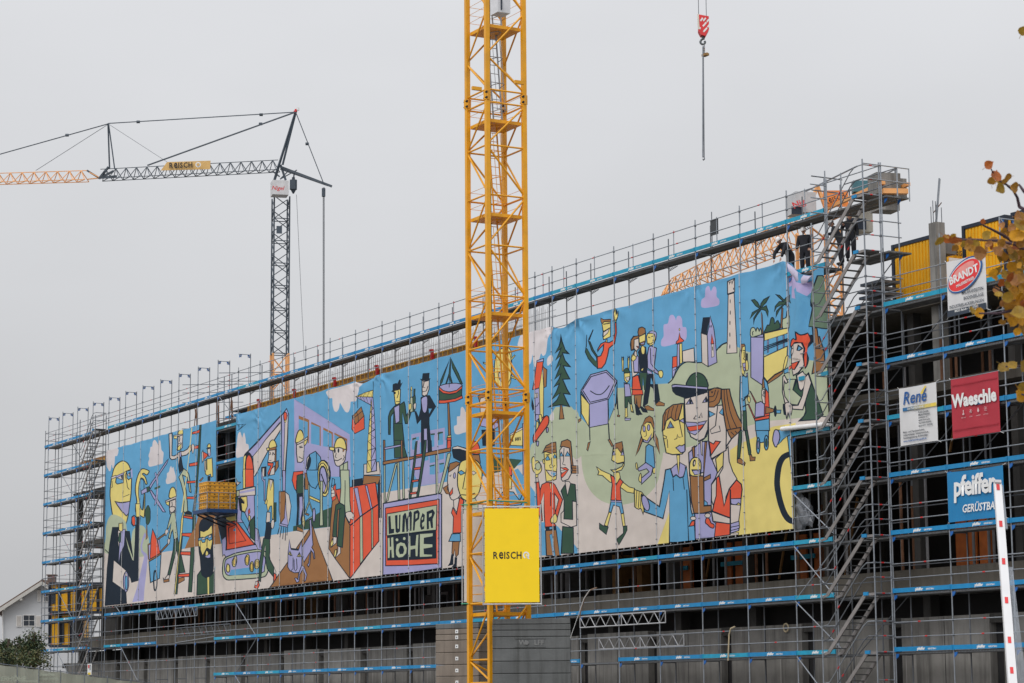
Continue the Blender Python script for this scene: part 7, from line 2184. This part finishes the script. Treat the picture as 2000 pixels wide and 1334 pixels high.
o = MB().box((0, 0, 0), (.7, .7, 1.2), rz0).box((0, 0, .65), (.9, .9, .1), rz0).build('chimney', mat('chimney brown', (.13, .09, .08), .8), hs_); o.location = hz(93, 1135) + WH * 2 - hs_.location
o = MB().tube(hz(6, 1193) - WH * .2, hz(7, 1290) - WH * .2, .06).tube(hz(-6, 1198) - WH * .4, hz(7, 1206) - WH * .2, .06).build('downpipe', wf, hs_); o.location = -hs_.location
# yellow cabins standing behind the end scaffold
def far_cabin(x0_, x1_, y0_, y1_, D, label, win=()):
    a = [atd(x0_, y1_, D), atd(x1_, y1_, D), atd(x1_, y0_, D), atd(x0_, y0_, D)]
    t = thing('site_cabin', label, 'cabin', a[0], 'yellow cabins behind the left scaffold')
    bk = [p + WH * 3 for p in a]; b = MB(); b.face(a); b.face(bk[::-1])
    for i in range(4): b.face([a[i], bk[i], bk[(i + 1) % 4], a[(i + 1) % 4]])
    o = b.build('body', cont, t); o.location = -t.location
    for p, q in ((a[0], a[1]), (a[3], a[2])):
        piece('frame_rail', p - WH * .05, q - WH * .05, .2, contf, t, 'bar')
    n = max(2, int((x1_ - x0_) / 18))
    for k in range(n + 1): piece('corner_post', a[0].lerp(a[1], k / n) - WH * .06, a[3].lerp(a[2], k / n) - WH * .06, .16, contf, t, 'bar')
    for (u0, u1, v0, v1) in win:
        q = [a[0].lerp(a[1], u0).lerp(a[3].lerp(a[2], u0), v0), a[0].lerp(a[1], u1).lerp(a[3].lerp(a[2], u1), v0), a[0].lerp(a[1], u1).lerp(a[3].lerp(a[2], u1), v1), a[0].lerp(a[1], u0).lerp(a[3].lerp(a[2], u0), v1)]
        o = MB().face([p - WH * .06 for p in q]).build('window', gls, t); o.location = -t.location
far_cabin(97, 210, 1140, 1196, 172, 'upper row yellow site cabin seen through the left scaffold', ((.02, .10, .3, .85), (.14, .2, .3, .85)))
far_cabin(97, 160, 1198, 1262, 173, 'lower yellow site cabin beside the white house', ((.3, .45, .1, .8), (.62, .82, .05, .85)))
far_cabin(205, 262, 1155, 1192, 165, 'small yellow cabin behind the bottom left corner of the mural')
# leafy plants
lf_cache = {}
def leaf_mesh(name, n, rx, ry, rz_, size, m_, seed, droop=.4, flat=False):
    rn = random.Random(seed); b = MB()
    for k in range(n):
        th, ph, r = rn.uniform(0, 6.283), math.acos(rn.uniform(-1, 1)), rn.random() ** .45
        bump = .75 + .35 * math.sin(3 * th + seed) * math.sin(2 * ph)
        c = Vector((rx * r * bump * math.sin(ph) * math.cos(th), ry * r * bump * math.sin(ph) * math.sin(th), rz_ * r * bump * math.cos(ph)))
        a = Vector((rn.gauss(0, 1), rn.gauss(0, 1), rn.gauss(0, .6))).normalized(); e = a.cross(Vector((rn.gauss(0, 1), rn.gauss(0, 1), rn.gauss(0, 1)))).normalized()
        s_ = size * rn.uniform(.6, 1.3)
        b.cur = rn.randint(0, len(m_) - 1)
        b.face([c - a * s_, c + e * s_ * .45, c + a * s_, c - e * s_ * .45])
    return b.mesh(name, m_)
gre = [mat('leaf dark green', (.025, .05, .025), .7), mat('leaf mid green', (.05, .085, .035), .7), mat('leaf olive', (.10, .10, .035), .7)]
bark = mat('bark', (.06, .045, .035), .9, 0, .2, 5)
for i, (px, py, D, rx, rz_, lab) in enumerate(((18, 1290, 150, 1.3, 1.0, 'dark shrub at the left picture edge behind the fence'), (45, 1270, 152, 1.5, 1.1, 'bushy shrub in front of the white house wall'), (66, 1262, 151, 1.1, 1.3, 'tall loose shrub beside the left scaffold foot'), (62, 1290, 149, 1.6, .8, 'olive shrub low behind the fence by the scaffold stair'), (8, 1268, 156, .9, .8, 'small twiggy shrub in front of the house corner'))):
    c = atd(px, py, D); t = thing('shrub', lab, 'shrub', (c.x, c.y, 0), 'shrubs behind the fence')
    o = link('foliage', leaf_mesh('foliage', 1300, rx, rx, rz_, .10, gre if i != 3 else [gre[1], gre[2], gre[2]], i + 3), t); o.location = c - t.location
    for k in range(4): piece('stem', (c.x, c.y, 0), c + Vector((random.uniform(-.5, .5), random.uniform(-.5, .5), rz_ * .7)), .03, bark, t)
for px, y0_, y1_ in ((18, 1248, 1285), (39, 1244, 1280), (66, 1238, 1275)):
    o = MB().tube(atd(px, y1_ + 60, 155), atd(px - 1, y0_, 155), .09, 6).build('garden_post', bark, None); tag(o, {18: 'leftmost dark post standing in the shrubs', 39: 'middle dark post standing in the shrubs', 66: 'right dark post standing in the shrubs by the scaffold'}[px], 'post', 'dark posts among the shrubs')
# fence with printed green-grey cover
fcl = mat('fence cover', (.50, .52, .43), .8, 0, .12, .8, .1, transl=.1)
fe = thing('site_fence', 'green-grey printed cover on the site fence at the bottom left', 'fence', (atd(100, 1340, 135).x, atd(100, 1340, 135).y, 0))
fx = [-14, 34, 76, 118, 165, 210, 256, 302]
FPt = []
for x in fx:
    D = 128 + x * .03; FPt.append((atd(x, 1297.5 + x * .127, D), atd(x, 1297.5 + x * .127 + 130, D)))
for i in range(len(fx) - 1):
    (a, a2), (c, c2) = FPt[i], FPt[i + 1]
    n = 8; b = MB(); vv = []
    for k in range(n + 1):
        t_ = k / n; sag = .05 * math.sin(math.pi * t_)
        p, q = a.lerp(c, t_), a2.lerp(c2, t_); w_ = WH * (.06 * math.sin(t_ * 9 + i))
        vv += [p + w_ - Vector((0, 0, sag)), q]
    b.v = [tuple(v) for v in vv]
    for k in range(n): b.f.append((2 * k + 1, 2 * k + 3, 2 * k + 2, 2 * k)); b.mi.append(0)
    o = b.build('fence_cover', fcl, fe); o.location = -fe.location
    piece('fence_post', a2 - WH * .05, a + Vector((0, 0, .12)) - WH * .05, .03, steel, fe); piece('top_tube', a + Vector((0, 0, .03)), c + Vector((0, 0, .03)), .025, steel, fe)
fprint = mat('faded fence print', (.30, .33, .27), .8)
for s_, px, py, sz in (('LUMPERHÖHE', 10, 1326, .36), ('Besuchen', 92, 1317, .22), ('Sie uns online', 94, 1325, .2), ('www.lumperhoehe', 50, 1330, .18)):
    me = stand(text_mesh(s_, sz, .008), fprint); me.transform(Matrix.Rotation(rz0, 4, 'Z')); o = link('printed_lettering', me, fe); o.location = atd(px, py, 127.5 + px * .03) - fe.location
# small notices and loose things on the lower scaffold
sb = thing('site_notice', 'tall white safety notice at the foot of the left stair', 'sign', at(175, 1308, -.95))
MB().box((0, 0, 0), (.75, .03, .75)).build('board', white, sb); MB().box((-.12, -.02, .2), (.22, .01, .22)).build('red_symbol', redp, sb); MB().box((.15, -.02, .15), (.2, .01, .35)).build('print_block', steel, sb); MB().box((0, -.02, -.25), (.5, .01, .14)).build('yellow_symbol', yelt, sb)
sheet = mat('plastic sheet', (.42, .45, .50), .3, 0, .15, 3, .3, transl=.4, alpha=.75)
c = at(1568, 1000, .3); rn = random.Random(5)
bm = bmesh.new(); bmesh.ops.create_icosphere(bm, subdivisions=3, radius=1)
for v in bm.verts:
    f = 1 + .25 * math.sin(v.co.x * 5 + v.co.z * 3) + .15 * math.sin(v.co.z * 9 + v.co.y * 7); v.co = Vector((v.co.x * .55 * f, v.co.y * .25 * f, v.co.z * .62 * f))
me = bpy.data.meshes.new('plastic_sheet'); bm.to_mesh(me); bm.free(); me.materials.append(sheet)
o = link('plastic_sheet', me, None, c); tag(o, 'crumpled clear plastic sheeting tied to the scaffold right of the mural', 'plastic sheet')
hose = mat('pale hose', (.5, .42, .28), .7)
def hang(name, pts, r, m_, label, cat): 
    o = MB().path(pts, r, 6).build(name, m_, None); tag(o, label, cat)
hang('cable', [at(*p, -1.5) for p in ((1152, 1152), (1140, 1170), (1130, 1200), (1116, 1240), (1104, 1290), (1096, 1345))], .014, white, 'thin pale cable hanging from the scaffold to the ballast', 'cable')
hang('hose', [at(*p, -.1) for p in ((1435, 1224), (1427, 1228), (1424, 1240), (1423, 1262), (1422, 1290))], .03, hose, 'pale hose hanging over the concrete wall panel', 'hose')
hang('rope_coil', [at(1535 + 5 * math.cos(k * .7), 1226 + 8 * math.sin(k * .7), Yf - .1) for k in range(14)], .03, hose, 'coil of rope hung on the wall near the stair tower', 'rope')
hang('curved_pipe', [at(*p, -.15) for p in ((1165, 1148), (1152, 1153), (1143, 1166), (1136, 1186), (1132, 1206))], .03, mat('brown hose', (.25, .17, .12), .7), 'curved brown hose on the scaffold above the lattice girder', 'hose')
# ================================================================ workers on the upper deck
skin_m = mat('skin', (.45, .25, .18), .6); cloth_m = mat('dark navy work clothes', (.012, .014, .022), .85, 0, .2, 4); helm = mat('white helmet', (.75, .75, .76), .35); boot = mat('boot', (.02, .018, .016), .7); hairm = mat('brown hair', (.10, .05, .025), .8)
def skin_body(name, pts, edg, rad, root, m_, parent, sub=2):
    me = bpy.data.meshes.new(name); me.from_pydata([tuple(p) for p in pts], edg, [])
    o = bpy.data.objects.new(name, me)
    md = o.modifiers.new('s', 'SKIN'); md.use_smooth_shade = True
    for i, sv in enumerate(me.skin_vertices[0].data): sv.radius = rad[i] if isinstance(rad[i], tuple) else (rad[i], rad[i]); sv.use_root = (i == root)
    ss = o.modifiers.new('u', 'SUBSURF'); ss.levels = sub; ss.render_levels = sub
    nm = baked(o); nm.name = name; bpy.data.meshes.remove(me)
    nm.materials.clear(); nm.materials.append(m_); return link(name, nm, parent)
def worker(label, loc, rz, lean=0.0, armL=None, armR=None, look=0.0, hat=True, sc=1.0):
    t = thing('person', label, 'person', loc, 'workers on the upper deck'); t.rotation_euler = (0, 0, rz); t.scale = (sc, sc, sc)
    sl_, cl_ = math.sin(lean), math.cos(lean)
    def up(x, y, z): z -= .92; return Vector((x, y * cl_ + z * sl_, .92 + z * cl_ - y * sl_))
    J = {'pel': Vector((0, 0, .95)), 'sp': up(0, 0, 1.15), 'ch': up(0, -.01, 1.36), 'nk': up(0, 0, 1.49), 'hd0': up(0, .03, 1.57)}
    P = [J['pel'], J['sp'], J['ch'], J['nk']]; rad = [(.185, .135), (.18, .135), (.20, .145), (.065, .065)]; E_ = [(0, 1), (1, 2), (2, 3)]
    hands = []
    for s_, arm in ((-1, armL), (1, armR)):
        sh = up(.19 * s_, 0, 1.41); el, wr_ = arm or ((.25 * s_, -.03, 1.13), (.25 * s_, .09, .90))
        el, wr_ = Vector(el), Vector(wr_)
        b = len(P); P += [sh, el, wr_]; rad += [.095, .075, .055]; E_ += [(2, b), (b, b + 1), (b + 1, b + 2)]; hands.append((el, wr_))
        b = len(P); P += [Vector((.10 * s_, 0, .88)), Vector((.11 * s_, .02, .50)), Vector((.115 * s_, -.02, .10))]; rad += [.125, .095, .082]; E_ += [(0, b), (b, b + 1), (b + 1, b + 2)]
    skin_body('body', P, E_, rad, 0, cloth_m, t)
    for s_ in (-1, 1):
        o = MB(); skin_body('boot', [Vector((.115 * s_, -.05, .06)), Vector((.115 * s_, .06, .055)), Vector((.12 * s_, .17, .04))], [(0, 1), (1, 2)], [.06, .055, .045], 0, boot, t, 1)
    for el, wr_ in hands:
        d_ = (wr_ - el).normalized(); sd_h = d_.cross(Vector((0, 1, .2))).normalized()
        pts = [wr_ + d_ * .02, wr_ + d_ * .09]; ed = [(0, 1)]; rd = [.03, (.04, .022)]
        for k in range(4):
            b = len(pts); pts += [wr_ + d_ * .13 + sd_h * (.03 - .02 * k), wr_ + d_ * (.175 - .008 * abs(k - 1)) + sd_h * (.03 - .02 * k) + Vector((0, .02, 0))]; ed += [(1, b), (b, b + 1)]; rd += [.0095, .008]
        b = len(pts); pts += [wr_ + d_ * .06 + sd_h * .05, wr_ + d_ * .10 + sd_h * .065]; ed += [(0, b), (b, b + 1)]; rd += [.011, .009]
        skin_body('hand', pts, ed, rd, 0, skin_m, t, 1)
    # head with face
    hc = J['nk'] + (J['nk'] - J['ch']).normalized() * .15 + Vector((0, .02, 0))
    bm = bmesh.new(); bmesh.ops.create_uvsphere(bm, u_segments=20, v_segments=14, radius=1)
    for v in bm.verts:
        x, y, z = v.co
        w_ = .078 * (1 - .22 * max(0, -z)); yy = .098 * (1 - .1 * max(0, -z)); v.co = Vector((x * w_, y * yy, z * .12))
        if y > .75 and abs(x) < .25 and -.35 < z < .12: v.co.y += .022 * (1 - abs(x) / .25)
        if y > .6 and .05 < z < .35 and .2 < abs(x) < .6: v.co.y -= .008
        if y > .7 and -.55 < z < -.45 and abs(x) < .4: v.co.y -= .006
    R3 = Matrix.Rotation(-look, 4, 'X') @ Matrix.Rotation(-lean * .6, 4, 'X')
    me = bpy.data.meshes.new('head'); bm.to_mesh(me); bm.free(); me.materials.append(skin_m); me.polygons.foreach_set('use_smooth', [True] * len(me.polygons))
    hd = link('head', me, t); hd.location = hc; hd.rotation_euler = R3.to_euler()
    for s_ in (-1, 1):
        o = MB().tube((.03 * s_, .083, .012), (.03 * s_, .092, .012), .011, 8).build('eye', black, hd); 
        o = MB().box((.078 * s_, -.01, -.005), (.015, .03, .055)).build('ear', skin_m, hd)
    MB().box((0, .088, -.062), (.045, .008, .010)).build('mouth', mat('lip', (.3, .12, .1), .6), hd)
    b = MB(); vv = []
    n = 14
    for j in range(6):
        for i in range(n):
            a, c_ = 2 * math.pi * i / n, j / 5 * math.pi / 2
            vv.append((.088 * math.cos(c_) * math.cos(a), .108 * math.cos(c_) * math.sin(a) - .008, .015 + .105 * math.sin(c_)))
    hb_ = MB(); hb_.v = vv
    for j in range(5):
        for i in range(n): hb_.f.append((j * n + i, j * n + (i + 1) % n, (j + 1) * n + (i + 1) % n, (j + 1) * n + i)); hb_.mi.append(0)
    if hat:
        for v in range(len(vv)): vv[v] = tuple(Vector(vv[v]) * 1.18 + Vector((0, .004, .02)))
        hb_.v = vv; hb_.box((0, .125, .045), (.13, .07, .012)); hb_.build('helmet', helm, hd, smooth=True)
        MB().box((0, -.085, -.03), (.12, .04, .07)).build('hair', hairm, hd)
    else: hb_.build('hair', hairm, hd, smooth=True)
    return t
zd = dz(8) + .02
yaw_c = math.atan2(CP[0] - 85, -(CP[1]))
pA = at(1573, 524, .36); pB = at(1541, 530, .36)
worker('worker in dark clothes and white helmet standing upright above the loose corner of the mural', (at(1573, 522, .36).x, .36, zd), R_(215), .12, ((-.27, .03, 1.12), (-.26, .2, .95)), ((.27, .03, 1.12), (.25, .2, .95)), .35)
worker('worker with white helmet bending forward over the mural edge, leftmost of the group', (at(1545, 528, .36).x, .36, zd), R_(180), .8, ((-.3, .55, .95), (-.25, .62, .72)), ((.3, .55, .95), (.22, .62, .72)), .2, sc=.98)
worker('worker with white helmet half hidden behind the stair handrails', (86.0, .5, zd + .02), R_(130), .45, ((-.28, .25, 1.15), (-.2, .45, 1.15)), ((.28, .25, 1.15), (.2, .45, 1.15)), .2)
worker('bareheaded worker in dark clothes behind the upper stair flight, rightmost of the group', (86.75, .36, zd + .02), R_(230), .1, None, ((.3, .1, 1.2), (.25, .3, 1.3)), .1, False)
# two tiny workers in the dark storey under the mural
worker('worker in dark clothes walking in the open storey below the bearded man', (at(330, 1190, 2.5).x, 2.5, 5.76), R_(60), .1)
# ================================================================ autumn branch in the right foreground
DT = 19.0
tr = thing('autumn_tree', 'autumn tree branch with orange and yellow leaves reaching in from the right', 'tree', (atd(2150, 1300, DT).x, atd(2150, 1300, DT).y, 0))
base = tr.location.copy()
tk = [base, atd(2140, 1000, DT), atd(2120, 700, DT), atd(2090, 500, DT)]
b = MB()
for (p, q), (r1, r2) in zip(zip(tk, tk[1:]), ((.12, .09), (.09, .06), (.06, .035))): b.tube(p, q, r1, 8, r2)
o = b.build('trunk', bark, tr); o.location = -tr.location
br = [[(2090, 560), (2040, 470), (2000, 409), (1991, 404), (1987, 386), (1979, 372), (1965, 360), (1950, 352), (1940, 338), (1933, 325)],
      [(2090, 620), (2030, 540), (1990, 480), (1960, 460), (1935, 447), (1920, 440), (1915, 432)],
      [(2080, 560), (2020, 500), (1985, 478), (1950, 470), (1900, 468), (1860, 468), (1838, 470)],
      [(2090, 680), (2040, 640), (2000, 600), (1975, 580), (1940, 560)],
      [(2090, 760), (2040, 740), (1995, 715), (1965, 716)], [(2040, 400), (2000, 374), (1990, 360)], [(2090, 800), (2030, 780), (1995, 770)], [(2090, 600), (2030, 500), (2000, 445), (1985, 420)],
      [(2090, 640), (2010, 600), (1950, 612), (1912, 612)], [(2040, 120), (2010, 70), (1998, 60)]]
twig = mat('twig', (.06, .035, .05), .8)
for k, bpts in enumerate(br):
    b = MB(); P = [atd(x, y, DT + .25 * math.sin(k * 2.1 + i * .5)) for i, (x, y) in enumerate(bpts)]
    n = len(P) - 1
    for i in range(n): b.tube(P[i], P[i + 1], .016 * (1 - i / (n + 1)) + .003, 6, .016 * (1 - (i + 1) / (n + 1)) + .003)
    o = b.build('branch', twig, tr); o.location = -tr.location
lm_ = [mat('leaf rust', (.36, .10, .02), .55, 0, .3, 30, transl=.35), mat('leaf ochre', (.33, .16, .02), .55, 0, .3, 30, transl=.35), mat('leaf olive autumn', (.30, .185, .02), .55, 0, .3, 30, transl=.35), mat('leaf gold', (.55, .27, .015), .55, 0, .25, 30, transl=.35), mat('leaf tan', (.38, .17, .05), .55, 0, .3, 30, transl=.35)]
LM = []
for v in range(4):
    rn = random.Random(v); prof = [(0, -.5), (.22, -.48), (.46, -.25), (.5, 0), (.42, .2), (.25, .38), (.08, .48), (0, .62)]
    b = MB(); L = []; curl = (.12, .25, -.2, .35)[v]; fold = (.3, .15, .4, .2)[v]
    for x, y in prof:
        L.append((x, y))
    mid = [(0, y, curl * y * y) for x, y in L]
    for s_ in (-1, 1):
        ed = [(s_ * x * (1 + rn.uniform(-.12, .12)), y + rn.uniform(-.03, .03), fold * x + curl * y * y + rn.uniform(-.05, .05)) for x, y in L]
        for i in range(len(L) - 1):
            q = [mid[i], ed[i], ed[i + 1], mid[i + 1]]; b.face(q if s_ > 0 else q[::-1])
    b.tube((0, -.5, .05), (0.05, -.95, .0), .02, 4)
    LM.append([b.mesh('leaf', m_) for m_ in lm_])
LV = [(1932, 322, 13, 0), (1945, 344, 18, 0), (1937, 353, 12, 1), (1953, 356, 14, 2), (1952, 367, 18, 2), (1964, 350, 15, 1), (1981, 366, 15, 1), (1969, 345, 10, 1),
      (1834, 470, 15, 2), (1850, 466, 14, 0), (1868, 468, 16, 0), (1880, 476, 12, 2), (1893, 472, 12, 4), (1905, 478, 14, 2), (1914, 494, 20, 4), (1925, 484, 12, 4), (1928, 460, 14, 2), (1935, 480, 12, 0), (1948, 492, 16, 4), (1950, 505, 14, 2), (1960, 500, 16, 1), (1962, 482, 18, 4), (1972, 470, 18, 3), (1985, 462, 22, 3), (1978, 500, 16, 2), (1992, 440, 20, 2), (1988, 424, 18, 4), (1996, 475, 16, 1), (1990, 520, 22, 2), (1976, 520, 16, 3), (1950, 526, 16, 2), (1938, 532, 15, 3), (1962, 536, 14, 2), (1985, 548, 20, 4), (1998, 545, 18, 1), (1970, 560, 16, 2), (1984, 575, 24, 3), (1968, 580, 16, 2), (1995, 590, 20, 3), (1975, 600, 20, 1), (1990, 612, 22, 2), (1980, 622, 20, 4), (1968, 612, 15, 1), (1913, 611, 15, 3), (1898, 606, 11, 2), (1950, 575, 12, 2), (1943, 540, 12, 3), (1962, 718, 18, 2), (1978, 714, 14, 2), (1997, 714, 18, 2), (1994, 772, 20, 3), (1998, 755, 14, 2), (1999, 60, 14, 2), (1920, 432, 8, 0), (1957, 440, 9, 4), (1995, 505, 18, 3), (2005, 560, 24, 1), (2004, 600, 24, 2), (2002, 640, 16, 2), (1975, 540, 16, 1), (1982, 480, 16, 0), (1996, 560, 16, 3), (1960, 590, 14, 4), (1986, 600, 18, 0), (1997, 625, 18, 3), (1990, 535, 16, 1), (1970, 488, 15, 1), (1890, 482, 10, 1), (1942, 470, 12, 1), (1998, 490, 18, 4), (1999, 425, 16, 1), (1955, 552, 12, 0)]
rl = random.Random(21)
for k in range(55):
    y_ = rl.uniform(430, 650); x_ = 2004 - abs(rl.gauss(0, 26)) * (1 if 450 < y_ < 630 else .5)
    LV.append((x_, y_, rl.uniform(9, 15), rl.choice((0, 1, 1, 2, 3, 3, 4))))
for k in range(10): LV.append((rl.uniform(1835, 1960), 470 + rl.uniform(-9, 16), rl.uniform(8, 12), rl.choice((0, 2, 4, 1))))
for i, (px, py, s_, ci) in enumerate(LV):
    o = bpy.data.objects.new('leaf', LM[i % 4][ci]); COL.objects.link(o); o.parent = tr
    rn = random.Random(i * 7 + 1)
    o.location = atd(px, py, DT + rn.uniform(-.35, .35)) - tr.location
    f = (-Vector(CW)).to_track_quat('Z', 'Y').to_matrix().to_4x4()
    o.rotation_euler = (f @ Matrix.Rotation(rn.uniform(0, 6.28), 4, 'Z') @ Matrix.Rotation(rn.uniform(-.9, .9), 4, 'X') @ Matrix.Rotation(rn.uniform(-.7, .7), 4, 'Y')).to_euler()
    k = s_ * 1.4 / CF * DT; o.scale = (k, k, k)
